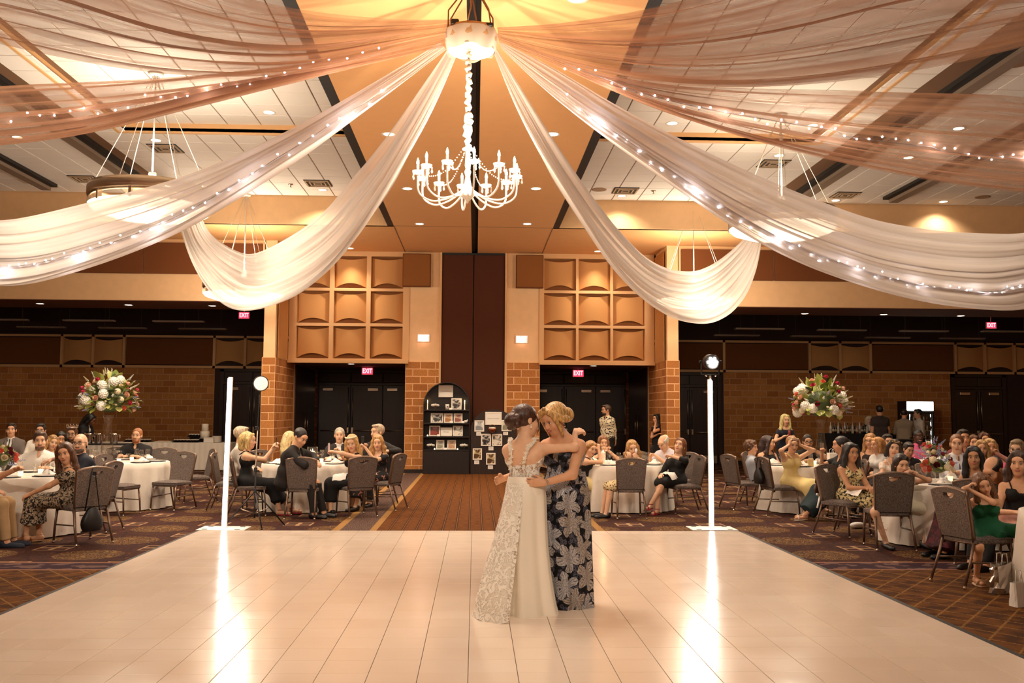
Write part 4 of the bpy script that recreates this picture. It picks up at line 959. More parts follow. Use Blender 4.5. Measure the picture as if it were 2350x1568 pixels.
def bouquet(parent, c, R_, kinds, nleaf, seed, flat=.85, up=.0):
    r_ = random.Random(seed); c = Vector(c); i = 0
    core = MB(); core.ball((0, 0, 0), (R_*.62, R_*.62, R_*.55), 12, 8); core.build('foam_core', LEAF[2], parent).location = c
    for k in range(nleaf):
        z = r_.uniform(-.55, 1.); a = r_.uniform(0, 2*PI); rr_ = math.sqrt(max(0, 1-z*z)); d = Vector((rr_*math.cos(a), rr_*math.sin(a), z*flat)).normalized()
        L = r_.uniform(.6, .95)*R_; e = (d+Vector((r_.uniform(-.6, .6), r_.uniform(-.6, .6), r_.uniform(-.7, .4)))).normalized()
        o = inst('leaf', LEAFM[r_.choice((0, 1, 1, 2, 3))], parent, c+d*L, (e.to_track_quat('Y', 'Z')).to_euler()); s = r_.uniform(.8, 1.7)*R_/.3; o.scale = (s, s, s)
    tot = sum(n for _, n, _, _ in kinds); lst = [(me, s, rr_) for me, n, s, rr_ in kinds for _ in range(n)]; r_.shuffle(lst)
    for k, (me, s, rr_) in enumerate(lst):
        z = 1-1.5*(k+.5)/tot; a = k*2.39996+seed; q = math.sqrt(max(0, 1-z*z)); d = Vector((q*math.cos(a), q*math.sin(a), z*flat+up)).normalized()
        o = inst(me.name.split('.')[0], me, parent, c+d*R_*rr_*r_.uniform(.93, 1.05), aim(d+Vector((0, 0, .15)))); o.scale = (s, s, s)
def tall_vase(px, base_py, Ytab, lb, seed, lv):
    v = atY(px, base_py, Ytab); x, y = v.x, v.y
    o = thing('trumpet_vase', lv, 'vase', (x, y, .762), group='tall glass vases')
    MB().lathe([(0, .0), (.085, .0), (.09, .012), (.05, .03), (.035, .05), (.06, .08), (.1, .14), (.105, .2), (.095, .3), (.07, .45), (.062, .6), (.075, .72), (.1, .78), (.097, .78), (.07, .71), (.057, .6), (.064, .45), (.088, .3), (.098, .2), (.092, .14), (.04, .08), (0, .06)], 28).build('glass_body', GLASS, o)
    MB().lathe([(0, .075), (.05, .085), (.09, .14), (.096, .2), (.093, .24), (0, .24)], 24).build('water', GLASS, o)
    b = thing('flower_arrangement', lb, 'flowers', (x, y, 1.54), group='tall flower arrangements')
    bouquet(b, (0, 0, .28), .42, [(HYD['white'], 9, 1.3, 1.0), (HYD['cream'], 5, .85, 1.02), (ROSE['pink'], 9, 1.25, 1.1), (ROSE['blush'], 10, 1.4, 1.06), (ROSE['coral'], 5, 1.25, 1.1), (ROSE['cream'], 7, 1.2, 1.06), (SPK['white'], 14, .62, 1.08), (SPK['cream'], 14, .6, 1.06), (SPK['blue'], 5, .6, 1.06)], 120, seed, .78)
    s = inst('flower_spike', SPK['white'], b, (.03, 0, .62), (0, 0, 0)); s.scale = (.95,)*3
    for a in (.5, 2.4, 4.1): s = inst('flower_spike', SPK['cream'], b, (.2*math.cos(a), .2*math.sin(a), .5), aim((math.cos(a), math.sin(a), 1.4))); s.scale = (.8,)*3
tall_vase(245, 1050, 16.85, 'big round bouquet of white, blush and pink flowers on the left tall vase', 4, 'tall clear trumpet vase on the left flower table')
tall_vase(1885, 1050, 16.55, 'big round bouquet with coral and pink blooms on the right tall vase', 9, 'tall clear trumpet vase on the right flower table')
def low_bouquet(px, Y, tk, seed, lb, lv):
    v = atZ(px, 1, .762) if False else None; d = ray(px, 1060); x = d.x*Y/d.y
    o = thing('compote_bowl', lv, 'vase', (x, Y, .762), group='low flower bowls'); MB().lathe([(.05, 0), (.052, .005), (.015, .02), (.014, .06), (.06, .09), (.075, .13), (.072, .13), (.05, .09), (0, .075)], 18).build('glass_bowl', GLASS, o)
    b = thing('flower_arrangement', lb, 'flowers', (x, Y, .86), group='low flower arrangements')
    bouquet(b, (0, 0, .1), .17, [(ROSE['burgundy'], 5, 1.15, 1.), (ROSE['coral'], 5, 1.3, 1.), (ROSE['cream'], 4, 1.2, 1.), (HYD['cream'], 2, .75, .9), (SPK['blue'], 6, .85, .9)], 34, seed, .8, .1)
low_bouquet(2152, 12.15, 't7', 2, 'low bouquet of burgundy, coral and blue flowers on the front right table', 'small glass compote under the front right bouquet')
low_bouquet(2140, 17.4, 't9', 6, 'low bouquet of red and blue flowers farther back, before the pink polo shirt', 'small glass compote under the rear bouquet')
low_bouquet(2, 12.7, 't1', 8, 'low bouquet cut by the left picture edge', 'small glass compote at the left picture edge')
# ------------------------------------------------------------------ light tubes, par light and video light
TUBE = mat('led_tube', '#ffffff', .4, emit=(1., .9, .84), es=11.); ENAM = mat('white_enamel', '#f1eae2', .4)
def led_tube(px, py, lean, h_, lb, par=False):
    v = atZ(px, py, 0); o = thing('light_tube_stand', lb, 'light stand', (v.x, v.y, 0), group='upright light tubes')
    M = Matrix.Rotation(.0, 4, 'Z')
    pl = MB().bevbox((-.32, -.24, 0), (.32, .22, .012), .004).build('base_plate', ENAM, o)
    for x, y in ((-.22, -.17), (.22, -.17), (-.22, .15), (.22, .15)): MB().bevbox((x-.035, y-.02, .012), (x+.035, y+.02, .016), .002).build('slot', BLACK, pl)
    MB().bevbox((-.028, .01, .012), (.028, .06, h_+.02), .004, Matrix.Shear('XZ', 4, (0, 0)) if False else None).build('post', ENAM, o)
    MB().lathe([(0, .03), (.026, .03), (.028, .05), (.028, h_-.02), (.026, h_), (0, h_)], 20, (0, -.02, 0)).build('led_tube', TUBE, o)
    o.rotation_euler = (0, lean, 0)
    return o, v
led_tube(514, 1214, .012, 2.08, 'tall glowing white light tube on a flat plate, left corner of the dance floor')
lt, v = led_tube(1633, 1214, 0., 2.1, 'tall glowing white light tube on a flat plate, right corner of the dance floor')
p = thing('par_light', 'black stage light with seven white lenses clamped on top of the right tube', 'stage light', (v.x+.01, v.y, 2.13))
MB().cyl((0, .03, -.03), (0, .03, .06), .02, n=12).build('spigot', STEEL, p)
yk = MB(); yk.bevbox((-.13, .0, .055), (.13, .05, .075), .004); yk.bevbox((-.135, .0, .06), (-.12, .05, .26), .004); yk.bevbox((.12, .0, .06), (.135, .05, .26), .004); yk.build('yoke', BLACK, p)
M = Matrix.Translation((0, 0, .24)) @ Matrix.Rotation(-PI/2+.12, 4, 'X') if False else Matrix.Translation((0, .0, .24)) @ Matrix.Rotation(PI/2+.1, 4, 'X')
MB().lathe([(0, -.12), (.09, -.11), (.105, -.06), (.108, .1), (.104, .12), (.098, .115), (0, .105)], 28, M=M).build('can', mat('black_metal', '#1b1715', .4, .3), p)
PARL = mat('par_led', '#ffffff', .3, emit=(1., .92, .86), es=16.); PARL.cycles.emission_sampling = 'NONE'
for k in range(7):
    a = 2*PI*k/6; r = 0 if k == 6 else .058; MB().lathe([(0, .128), (.016, .126), (.024, .112), (.024, .106)], 12, M=M @ Matrix.Translation((r*math.cos(a), r*math.sin(a), 0))).build('lens', PARL, p)
for s in (-1, 1): MB().cyl((s*.135, .025, .24), (s*.16, .025, .24), .022, n=10).build('knob', BLACK, p)
for s in (-1, 1): MB().cyl((s*.07, -.01, .05), (s*.07, -.01, .03), .016, n=8).build('wing_nut', STEEL, p)
lamp('beam', 'SPOT', p, (0, -.18, .24), 60, (1, .9, .8), .06, 1.0, .6, (PI/2-.15, 0, 0))
v = Vector((-3.1, 13.55, 0))
s_ = thing('light_stand', 'black tripod light stand left of the aisle table', 'tripod', v)
MB().tube([(0, 0, .12), (0, 0, .8)], .013, 8).build('lower_tube', mat('black_metal', '#1b1715', .4, .3), s_); MB().tube([(0, 0, .75), (.012, 0, 1.4)], .010, 8).build('middle_tube', STEEL, s_); MB().tube([(.012, 0, 1.35), (.03, 0, 1.9)], .008, 8).build('upper_tube', mat('black_metal', '#1b1715', .4, .3), s_)
for k, a in enumerate((-2.75, -1.1, .35)):
    c, q = math.cos(a), math.sin(a); lg = MB().tube([(.0, 0, .5), (.42*c, .42*q, .01)], .010, 6).build('leg', mat('black_metal', '#1b1715', .4, .3), s_); MB().ball((.42*c, .42*q, .012), .014, 6, 4).build('rubber_foot', BLACK, lg)
    MB().tube([(0, 0, .18), (.2*c, .2*q, .26)], .006, 5).build('brace', STEEL, s_)
for z in (.5, .8, 1.38): MB().bevbox((-.02, -.02, z-.03), (.02, .02, z+.03), .006).build('collar', BLACK, s_)
MB().cyl((.02, 0, .78), (.05, 0, .78), .012, n=8).build('knob', BLACK, s_)
vl = thing('studio_lamp', 'round studio lamp with pale diffuser on the left tripod stand', 'studio light', (v.x+.035, v.y, 1.9))
M = Matrix.Translation((0, 0, .12)) @ Matrix.Rotation(.35, 4, 'Z') @ Matrix.Rotation(PI/2+.05, 4, 'X')
MB().lathe([(0, -.2), (.07, -.19), (.085, -.12), (.095, -.02), (.11, .03), (.112, .06), (.1, .06)], 24, M=M, cap=False).build('housing', mat('dark_lamp_body', '#3a332e', .4, .2), vl)
MB().lathe([(.1, .055), (.085, .075), (.05, .09), (0, .095)], 24, M=M).build('diffuser', mat('white_dome', '#f3ece2', .4, emit=(1, .85, .7), es=.55), vl)
MB().lathe([(.095, -.04), (.103, -.035), (.103, -.01), (.097, -.005)], 24, M=M, cap=False).build('steel_band', STEEL, vl)
MB().tube([(0, 0, 0), (0, .0, .05)], .016, 8).build('mount', BLACK, vl); MB().cyl((-.04, 0, .02), (.04, 0, .02), .009, n=6).build('tilt_lever', BLACK, vl)
# ------------------------------------------------------------------ memory display: arched shelf and arched board
DKW = mat('black_stained_wood', '#1a1110', .45, noise=.3, nscale=4, stretch=(6, 6, .5)); UY = 25.12
def zp(zx, zy, Y=UY): return atY(930+zx/6.272, 860+zy/6.272, Y)
def arch(W, zs, zt, y0, y1, n=24):
    pts = [(-W/2, 0), (W/2, 0), (W/2, zs)]+[(W/2*math.cos(PI*i/n), zs+(zt-zs)*math.sin(PI*i/n)) for i in range(1, n)]+[(-W/2, zs)]
    m = MB(); k = len(pts); m.add([(x, y0, z) for x, z in pts]+[(x, y1, z) for x, z in pts], [tuple(range(k)), tuple(range(2*k-1, k-1, -1))]+[(i, k+i, k+(i+1) % k, (i+1) % k) for i in range(k)]); return m
a0, a1 = zp(247, 1440), zp(922, 1440); cx = (a0.x+a1.x)/2; W = a1.x-a0.x; zt = zp(590, 108).z
un = thing('arched_shelf', 'tall black arched shelf unit with framed photographs, left of the partition centre', 'shelf unit', (cx, UY, 0))
arch(W, zt-W/2, zt, .28, .31).build('back_panel', DKW, un)
rim = MB(); n = 28
pa = [(-W/2, 0.), (-W/2, zt-W/2)]+[(-W/2*math.cos(PI*i/n), zt-W/2+W/2*math.sin(PI*i/n)) for i in range(1, n)]+[(W/2, zt-W/2), (W/2, 0.)]
for (x0, z0), (x1, z1) in zip(pa[:-1], pa[1:]):
    k = .965; rim.add([(x0, 0, z0), (x1, 0, z1), (x1, .3, z1), (x0, .3, z0), (x0*k, 0, z0 if z0 < 1.7 else z0-.02), (x1*k, 0, z1 if z1 < 1.7 else z1-.02), (x1*k, .3, z1 if z1 < 1.7 else z1-.02), (x0*k, .3, z0 if z0 < 1.7 else z0-.02)], [(0, 1, 2, 3), (7, 6, 5, 4), (0, 4, 5, 1), (3, 2, 6, 7)])
rim.build('arched_frame', DKW, un)
SHZ = [zp(590, z).z for z in (505, 697, 889, 1082)]
for z in SHZ: MB().bevbox((-W/2+.02, .0, z-.035), (W/2-.02, .29, z), .004).build('shelf_board', DKW, un)
MB().bevbox((-W/2+.02, .01, 0), (W/2-.02, .29, SHZ[3]-.035), .004).build('lower_cupboard', DKW, un)
def m_photo(name, c0, c1, sc):
    g = N(name); co = g.coord('Object'); n = g.noise(co, sc, 2.); r = g.vec('LENGTH', g.vec('MULTIPLY', co, (1., 0., .7)))
    f = g.math('ADD', g.ramp(n, .42, .58), g.ramp(r, .1, .04, 0., .5), clamp=True); return g.base(g.mix(f, lin(c0), lin(c1)), .3)
PH = {'bw': m_photo('photo_monochrome', '#d9d2c8', '#2b2724', 14), 'tan': m_photo('photo_tan', '#e6c9a3', '#a9713f', 9), 'pink': m_photo('photo_rose', '#e8c8b4', '#8e4a3c', 8), 'red': m_photo('photo_red', '#2a1614', '#8e2f25', 8),
      'couple': m_photo('photo_couple', '#241d1a', '#e8ddcc', 10), 'pale': m_photo('photo_pale', '#e4e0cc', '#8d8a72', 9), 'sketch': m_photo('photo_sketch', '#e2c6a6', '#b98a63', 12), 'mist': m_photo('photo_mist', '#f4f4f0', '#8a8f92', 5), 'sepia': m_photo('photo_sepia', '#efd9a8', '#5a3d22', 10)}
WFR = mat('white_frame', '#f3e9da', .4); PAPER = mat('cream_paper', '#f6efe4', .7); INK = mat('grey_ink', '#8d8078', .7)
def frame(r, kind, lb, Y, back=.12, lean=.12, txt=None, grp='framed pictures on the arched shelf'):
    a, b = zp(r[0], r[3], Y), zp(r[2], r[1], Y); w_, h_ = b.x-a.x, b.z-a.z
    o = thing('picture_frame', lb, 'picture frame', ((a.x+b.x)/2, Y, a.z+.002), 0., grp); M = Matrix.Rotation(-lean, 4, 'X')
    fr = MB(); t = .03
    for q in (((-w_/2, 0, 0), (w_/2, .018, t)), ((-w_/2, 0, h_-t), (w_/2, .018, h_)), ((-w_/2, 0, t), (-w_/2+t, .018, h_-t)), ((w_/2-t, 0, t), (w_/2, .018, h_-t))): fr.bevbox(*q, .003, M)
    fr.build('frame', WFR, o)
    pc = MB().box((-w_/2+t, .006, -h_/2+t), (w_/2-t, .012, h_/2-t)).build('picture', PAPER if kind == 'sign' else PH[kind], o); pc.location = M @ Vector((0, 0, h_/2)); pc.rotation_euler = (-lean, 0, 0)
    if txt:
        me = text_mesh(txt, h_*.2, INK, .0006); tx = inst('handwriting', me, o, M @ Vector((0, .003, h_/2)), (PI/2-lean, 0, 0))
        k = .8*(w_-2*t)/max(.01, me.vertices and (max(v.co.x for v in me.vertices)-min(v.co.x for v in me.vertices)) or 1); tx.scale = (min(k, 1.2),)*3
    return o
FY = UY+.1
frame((478, 155, 690, 325), 'sign', 'white written memorial sign in the arch of the shelf', UY+.22, lean=0., txt='In Loving Memory')
frame((660, 340, 812, 505), 'bw', 'white-framed grey landscape photograph on the top shelf', FY); frame((365, 557, 548, 695), 'bw', 'wide white-framed dark photograph on the second shelf', FY)
frame((557, 560, 682, 697), 'tan', 'white-framed tan portrait, middle of the second shelf', FY); frame((697, 560, 825, 697), 'pink', 'white-framed rosy portrait, end of the second shelf', FY)
frame((343, 735, 503, 887), 'red', 'white-framed portrait with dark red, third shelf', FY); frame((507, 762, 675, 887), 'sign', 'white card with handwriting, middle of the third shelf', FY, txt='Always')
frame((684, 735, 830, 887), 'couple', 'white-framed dark portrait of a suit, third shelf', FY); frame((443, 942, 563, 1080), 'pale', 'pale greenish photograph on the bottom shelf', FY); frame((603, 942, 730, 1080), 'sketch', 'tan sketch-like portrait on the bottom shelf', FY)
for zx, zy, lb in ((320, 497, 'lit white taper candle at the left end of the top shelf'), (855, 506, 'lit white taper candle at the right end of the top shelf')):
    v = zp(zx, zy, FY); o = thing('taper_candle', lb, 'candle', (v.x, FY, SHZ[0]), group='taper candles on the shelf')
    MB().lathe([(0, 0), (.022, 0), (.022, .01), (.013, .02), (.011, .2), (0, .205)], 10).build('candle', WAX, o); MB().lathe([(0, .205), (.006, .215), (.007, .23), (0, .26)], 8).build('flame', CFL, o); lamp('glow', 'POINT', o, (0, -.03, .24), .5, (1, .6, .25), .02)
def jar_flowers(zx, zy, z, sc, lb):
    v = zp(zx, zy, FY); o = thing('jar_of_flowers', lb, 'flowers', (v.x, FY, z), group='small jars of white flowers')
    MB().lathe([(0, 0), (.05, 0), (.055, .01), (.055, .085), (.05, .09), (0, .02)], 14).build('glass_jar', GLASS, o)
    for k in range(9):
        a = k*2.4; r = .1*math.sqrt((k+.5)/9); h = inst('hydrangea_head', HYD['white'], o, (r*math.cos(a), r*math.sin(a)*.6, .135-.25*r), aim((r*math.cos(a), 0, .2))); h.scale = (.5*sc,)*3
jar_flowers(425, 500, SHZ[0], 1., 'jar of white flowers on the top shelf'); jar_flowers(360, 1078, SHZ[3], .9, 'jar of white flowers at the left of the bottom shelf'); jar_flowers(838, 1080, SHZ[3], 1., 'jar of white flowers at the right of the bottom shelf')
v = zp(605, 500, FY); o = thing('jar_candle', 'small white jar candle with dark mark on the top shelf', 'candle', (v.x, FY, SHZ[0])); MB().lathe([(0, 0), (.05, 0), (.053, .14), (.045, .145), (0, .13)], 16).build('jar', WHITEP, o)
MB().lathe([(0, -.001), (.016, 0), (0, .001)], 10, M=Matrix.Translation((.012, -.0535, .08)) @ Matrix.Rotation(PI/2, 4, 'X')).build('mark', BLACK, o)
for zx, zy, z, lb in ((655, 497, 0, 'tiny white card beside the landscape photograph'), (665, 694, 1, 'tiny white card before the tan portrait'), (830, 692, 1, 'tiny white card before the rosy portrait'), (480, 882, 2, 'tiny white card before the red portrait'), (578, 1076, 3, 'tiny white card between the bottom photographs')):
    v = zp(zx, zy, FY-.04); o = thing('place_card', lb, 'card', (v.x, FY-.05, SHZ[z])); MB().add([(-.04, 0, 0), (.04, 0, 0), (.04, .02, .05), (-.04, .02, .05), (-.04, .04, 0), (.04, .04, 0)], [(0, 1, 2, 3), (3, 2, 5, 4)]).build('card', PAPER, o)
for zx, zy, z, lb in ((322, 885, 2, 'tiny pearl light on the third shelf'), (423, 1079, 3, 'tiny pearl light at the left of the bottom shelf'), (752, 1079, 3, 'tiny pearl light at the right of the bottom shelf')):
    v = zp(zx, zy, FY-.05); o = MB().lathe([(0, 0), (.02, 0), (.022, .02), (.012, .04), (0, .042)], 12).build('tea_light', mat('tea_light_glow', '#fff4e4', .4, emit=(1, .85, .6), es=1.5), None, (v.x, FY-.06, SHZ[z])); tag(o, lb, 'candle', 'tea lights on the shelf')
v = zp(870, 690, FY); o = thing('ceramic_bird', 'small white ceramic figurine at the end of the second shelf', 'figurine', (v.x, FY-.02, SHZ[1])); MB().ball((0, 0, .04), (.06, .035, .04), 12, 8).ball((.045, 0, .075), .022, 10, 6).build('body', WHITEP, o)
# arched board
cxb = zp(1272, 1400).x; Wb = (zp(1272, 1400).x-zp(932, 1400).x)*2*.985; ztb = zp(1272, 500).z
bd = thing('arched_board', 'low dark arched wooden board hung with white-framed photographs', 'display board', (cxb, UY+.06, 0))
arch(Wb, ztb-Wb/2*.92, ztb, 0, .05, 30).build('panel', mat('dark_walnut', '#2a1a14', .45, noise=.4, nscale=5, stretch=(5, 5, .4)), bd)
BY = UY+.035; G2 = 'pictures on the arched board'
frame((1150, 540, 1388, 725), 'sign', 'large white written sign at the top of the arched board', BY, lean=0, txt='Forever in our hearts', grp=G2); frame((995, 660, 1137, 822), 'mist', 'white-framed misty photograph at the left shoulder of the board', BY, lean=0, grp=G2); frame((1385, 655, 1530, 815), 'pale', 'white-framed pale wedding photograph at the right shoulder of the board', BY, lean=0, grp=G2)
frame((1090, 855, 1235, 1028), 'bw', 'white-framed grey portrait in the middle of the board', BY, lean=0, grp=G2); frame((1248, 857, 1395, 1028), 'couple', 'white-framed dark photograph right of the grey portrait', BY, lean=0, grp=G2); frame((970, 1063, 1105, 1228), 'sepia', 'white-framed sepia photograph low on the left of the board', BY, lean=0, grp=G2); frame((1163, 1130, 1300, 1298), 'sepia', 'white-framed sepia photograph lowest on the board', BY, lean=0, grp=G2)
for k, r in enumerate(((1022, 828, 1090, 880), (1410, 825, 1480, 870), (1198, 1035, 1270, 1090), (993, 1237, 1065, 1290), (1190, 1306, 1262, 1360))):
    a, b = zp(r[0], r[3], BY), zp(r[2], r[1], BY); o = thing('caption_card', 'small white caption card under the %s photograph of the board' % ('misty', 'pale wedding', 'middle', 'lower left sepia', 'lowest sepia')[k], 'card', ((a.x+b.x)/2, BY+.01, a.z), group='caption cards on the board')
    w_, h_ = b.x-a.x, b.z-a.z; MB().bevbox((-w_/2, 0, 0), (w_/2, .006, h_), .001).build('card', PAPER, o); ln = MB()
    for q in range(3): ln.box((-w_*.32, -.001, h_*(.3+.2*q)), (w_*.32, 0, h_*(.34+.2*q)))
    ln.build('caption_lines', INK, o)
v = zp(1252, 840, BY); o = thing('wall_basket', 'copper wall basket of white flowers on the arched board', 'basket', (v.x, BY, v.z)); MB().lathe([(0, 0), (.06, .02), (.1, .08), (.11, .12), (.1, .12), (0, .05)], 16, (0, -.06, 0)).build('basket', mat('copper', '#9a5230', .4, .6), o)
MB().tube([(.1*math.cos(t), -.05, .1+.12*math.sin(t)) for t in np.linspace(0, PI, 11)], .004, 5).build('handle', mat('copper', '#9a5230', .4, .6), o)
for k in range(7): a = k*2.4; r = .08*math.sqrt((k+.5)/7); h = inst('hydrangea_head', HYD['white'], o, (r*math.cos(a), -.06+r*math.sin(a)*.5, .13)); h.scale = (.42,)*3
# ------------------------------------------------------------------ buffet and service table
SK = mat('pleated_skirting', '#eee2d2', .85)
def skirt_table(x0, x1, y0, y1, h_, lb, m=SK, pl=.028, lab2=None):
    o = thing('buffet_table', lb, 'table', ((x0+x1)/2, y0, 0)); W_ = x1-x0; D_ = y1-y0
    MB().bevbox((-W_/2, 0, h_-.03), (W_/2, D_, h_), .006).build('tabletop', mat('white_table_linen', '#ece0d2', .85) if m is SK else m, o)
    P = []; n = int((W_+2*D_)/.03); per = W_+2*D_
    for i in range(n+1):
        s = per*i/n; wv = pl*(.5+.5*math.sin(s*38+math.sin(s*5)))
        if s < D_: p, nn = (-W_/2, D_-s), (-1, 0)
        elif s < D_+W_: p, nn = (-W_/2+s-D_, 0), (0, -1)
        else: p, nn = (W_/2, s-D_-W_), (1, 0)
        P.append([(p[0]+nn[0]*wv*q, p[1]+nn[1]*wv*q, z) for q, z in ((.35, h_-.005), (.8, h_*.5), (1., .015))])
    m_ = MB(); m_.grid(P); m_.build('pleated_skirt', m, o); return o
skirt_table(-10.6, -6.75, 26.3, 27.05, .76, 'long white skirted buffet table along the left brick wall')
def on(px, py, Y): return atY(px, py, Y).x
bx = lambda px: on(px, 1005, 26.65)
ck = thing('wedding_cake', 'small white two-tier cake on a pedestal at the buffet', 'cake', (bx(469), 26.7, .762))
MB().lathe([(0, 0), (.1, 0), (.1, .008), (.025, .02), (.022, .09), (.16, .1), (.16, .115), (0, .115)], 24).build('cake_stand', mat('silver_plate', '#d8cdbf', .25, .9), ck)
IC = mat('ivory_icing', '#f6ead6', .6); MB().lathe([(0, .115), (.125, .115), (.125, .29), (.12, .3), (0, .3)], 28).build('lower_tier', IC, ck); MB().lathe([(0, .3), (.095, .3), (.095, .5), (.09, .51), (0, .51)], 28).build('upper_tier', IC, ck)
tp = MB(); [tp.tube([(x, 0, .5), (x+.01, 0, .62)], .003, 4) for x in (-.06, .06)]; tp.tube([(-.08+.016*i, 0, .6+.025*math.sin(i*1.7)) for i in range(11)], .004, 5); tp.build('script_topper', mat('gold_wire', '#c79a4c', .35, .8), ck)
def plates_stack(px, n, lb):
    o = thing('plate_stack', lb, 'plates', (bx(px), 26.6, .762)); me = me_plate
    for k in range(n): inst('plate', me, o, (0, 0, .014*k))
plates_stack(499, 12, 'stack of white plates at the right end of the buffet')
me_cup = MB().lathe([(0, 0), (.025, 0), (.035, .045), (.033, .045), (0, .01)], 10).mesh('cup', mat('dark_dessert_cup', '#221512', .25)); me_cream = MB().ball((0, 0, .045), (.026, .026, .02), 8, 5).mesh('cream_top', mat('whipped_cream', '#f3e6d5', .6))
def tray(px0, px1, Y, lv, lb):
    x0, x1 = bx(px0), bx(px1); o = thing('dessert_tray', lb, 'tray', ((x0+x1)/2, Y, .762+lv)); hw_ = (x1-x0)/2
    MB().bevbox((-hw_, -.16, 0), (hw_, .16, .02), .006).build('tray', mat('black_tray', '#14100f', .3), o)
    if lv: MB().bevbox((-hw_+.05, -.1, -lv), (hw_-.05, .1, 0), .006).build('riser', mat('black_tray', '#14100f', .3), o)
    k = 0; x = -hw_+.05
    while x < hw_-.03:
        for y in (-.1, 0., .1):
            c = inst('dessert_cup', me_cup, o, (x, y, .02)); inst('cream_top', me_cream, c)
        x += .085
tray(403, 462, 26.5, 0., 'black tray of small dark desserts, front of the buffet'); tray(428, 476, 26.85, .14, 'raised black tray of small dark desserts behind the front one'); tray(290, 348, 26.6, 0., 'flat black tray of sliced food on the buffet behind the black polo')
MB_ = thing('serving_platter', 'pale rectangular platter on the buffet between the trays', 'platter', (bx(378), 26.65, .762)); MB().bevbox((-.22, -.15, 0), (.22, .15, .02), .008).build('plate', mat('white_china', '#f2e8dc', .2), MB_); MB().bevbox((-.17, -.1, .02), (.17, .1, .045), .012).build('food', mat('toast', '#a87b4e', .8), MB_)
for px, Y in ((484, 26.5),):
    o = thing('white_box', 'white square serving box beside the cake', 'box', (bx(px), Y, .762)); MB().bevbox((-.13, -.1, 0), (.13, .1, .12), .006).build('body', WHITEP, o); MB().bevbox((-.135, -.105, .12), (.135, .105, .135), .004).build('lid', WHITEP, o)
sv = thing('service_stand', 'black metal service stand with drinks left behind the vase', 'stand', (on(240, 1010, 22.), 22., 0))
tm = MB().bevbox((-.75, -.3, .84), (.75, .3, .87), .006).build('top_board', DKW, sv)
for x in (-.72, .72):
    for y in (-.27, .27): MB().cyl((x, y, 0), (x, y, .84), .016, n=8).build('leg', BLACK, sv)
MB().bevbox((-.72, -.27, .3), (.72, .27, .32), .004).build('lower_shelf', DKW, sv)
for k, px in enumerate((204, 226, 262)):
    o = thing('steel_pitcher', 'polished steel water pitcher, %s on the service stand behind the vase' % ('leftmost', 'middle one', 'rightmost')[k], 'pitcher', (on(px, 1000, 21.95), 21.95, .87), group='steel pitchers')
    MB().lathe([(0, 0), (.075, 0), (.08, .02), (.07, .2), (.078, .235), (.074, .235), (.064, .2), (0, .02)], 20).build('body', CHROME, o)
    MB().tube([(.07, 0, .2), (.13, 0, .2), (.135, 0, .1), (.075, 0, .05)], .009, 6).build('handle', CHROME, o); MB().tube([(-.07, 0, .2), (-.1, 0, .245)], [.03, .014], 8).build('spout', CHROME, o)
# ------------------------------------------------------------------ bar and cooler
BAR = mat('black_bar_cloth', '#0f0b0b', .9)
b0 = skirt_table(10.05, 12.5, 26.6, 27.3, 1.1, 'black draped bar counter against the right brick wall', BAR, .02)
LBL = mat('bottle_label', '#b8a890', .6); COLS = [mat('bottle_glass_%d' % i, c, .1, spec=.8) for i, c in enumerate(('#1c2a14', '#3a1a0c', '#d8d2c6', '#7a3a18', '#15120f', '#b9b0a0'))]
BT = []
for i, c in enumerate(COLS):
    H_ = .27+.02*(i % 3)
    BT.append((MB().lathe([(0, 0), (.034, 0), (.036, .01), (.036, H_*.58), (.014, H_*.74), (.013, H_*.95), (.016, H_), (0, H_)], 14).mesh('body', c), MB().lathe([(.037, H_*.2), (.037, H_*.4)], 14, cap=False).mesh('label', LBL)))
ORD = 'first second third fourth fifth sixth seventh eighth ninth tenth eleventh twelfth thirteenth fourteenth fifteenth sixteenth'.split()
bt = ['clear', 'brown', 'pale', 'amber', 'black', 'frosted']
for i in range(16):
    px = 1906+i*5.6+rt.uniform(-1, 1); k = (i*5+2) % 6; Y = 26.72 if i % 2 else 26.85
    o = thing('liquor_bottle', '%s liquor bottle on the bar, %s from the vase' % (('dark green', 'dark brown', 'pale', 'amber', 'black', 'frosted')[k], ORD[i]), 'bottle', (on(px, 985, Y), Y, 1.1), group='bottles on the bar')
    for me in BT[k]: inst(me.name, me, o)
for i in range(6):
    px = 2046+i*6; o = thing('bar_glass', 'clear stemmed glass at the right end of the bar, %s' % W7[i], 'glass', (on(px, 985, 26.75), 26.75, 1.1), group='glasses on the bar'); inst('bowl', me_wine, o)
cx0, cx1 = on(2083, 980, 29.2), on(2145, 980, 29.2)
co = thing('drinks_cooler', 'black glass-door drinks cooler with lit white header behind the bar', 'cooler', ((cx0+cx1)/2, 29.2, 0)); w2 = (cx1-cx0)/2
MB().bevbox((-w2, .05, .0), (w2, .7, 2.08), .01).build('cabinet', BLACK, co)
MB().bevbox((-w2+.01, .02, 1.78), (w2-.01, .06, 2.06), .006).build('lit_header', mat('header_glow', '#ffffff', .4, emit=(1, .97, .93), es=9.), co)
dr = MB(); t = .05
for q in (((-w2+.01, 0, .2), (-w2+.01+t, .05, 1.74)), ((w2-.01-t, 0, .2), (w2-.01, .05, 1.74)), ((-w2+.06, 0, .2), (w2-.06, .05, .26)), ((-w2+.06, 0, 1.68), (w2-.06, .05, 1.74))): dr.bevbox(*q, .004)
dd = dr.build('glass_door', BLACK, co); MB().box((-w2+.06, .02, .26), (w2-.06, .024, 1.68)).build('pane', GLASS, dd); MB().cyl((-w2+.03, -.03, .8), (-w2+.03, -.03, 1.2), .01, n=6).build('handle', STEEL, dd)
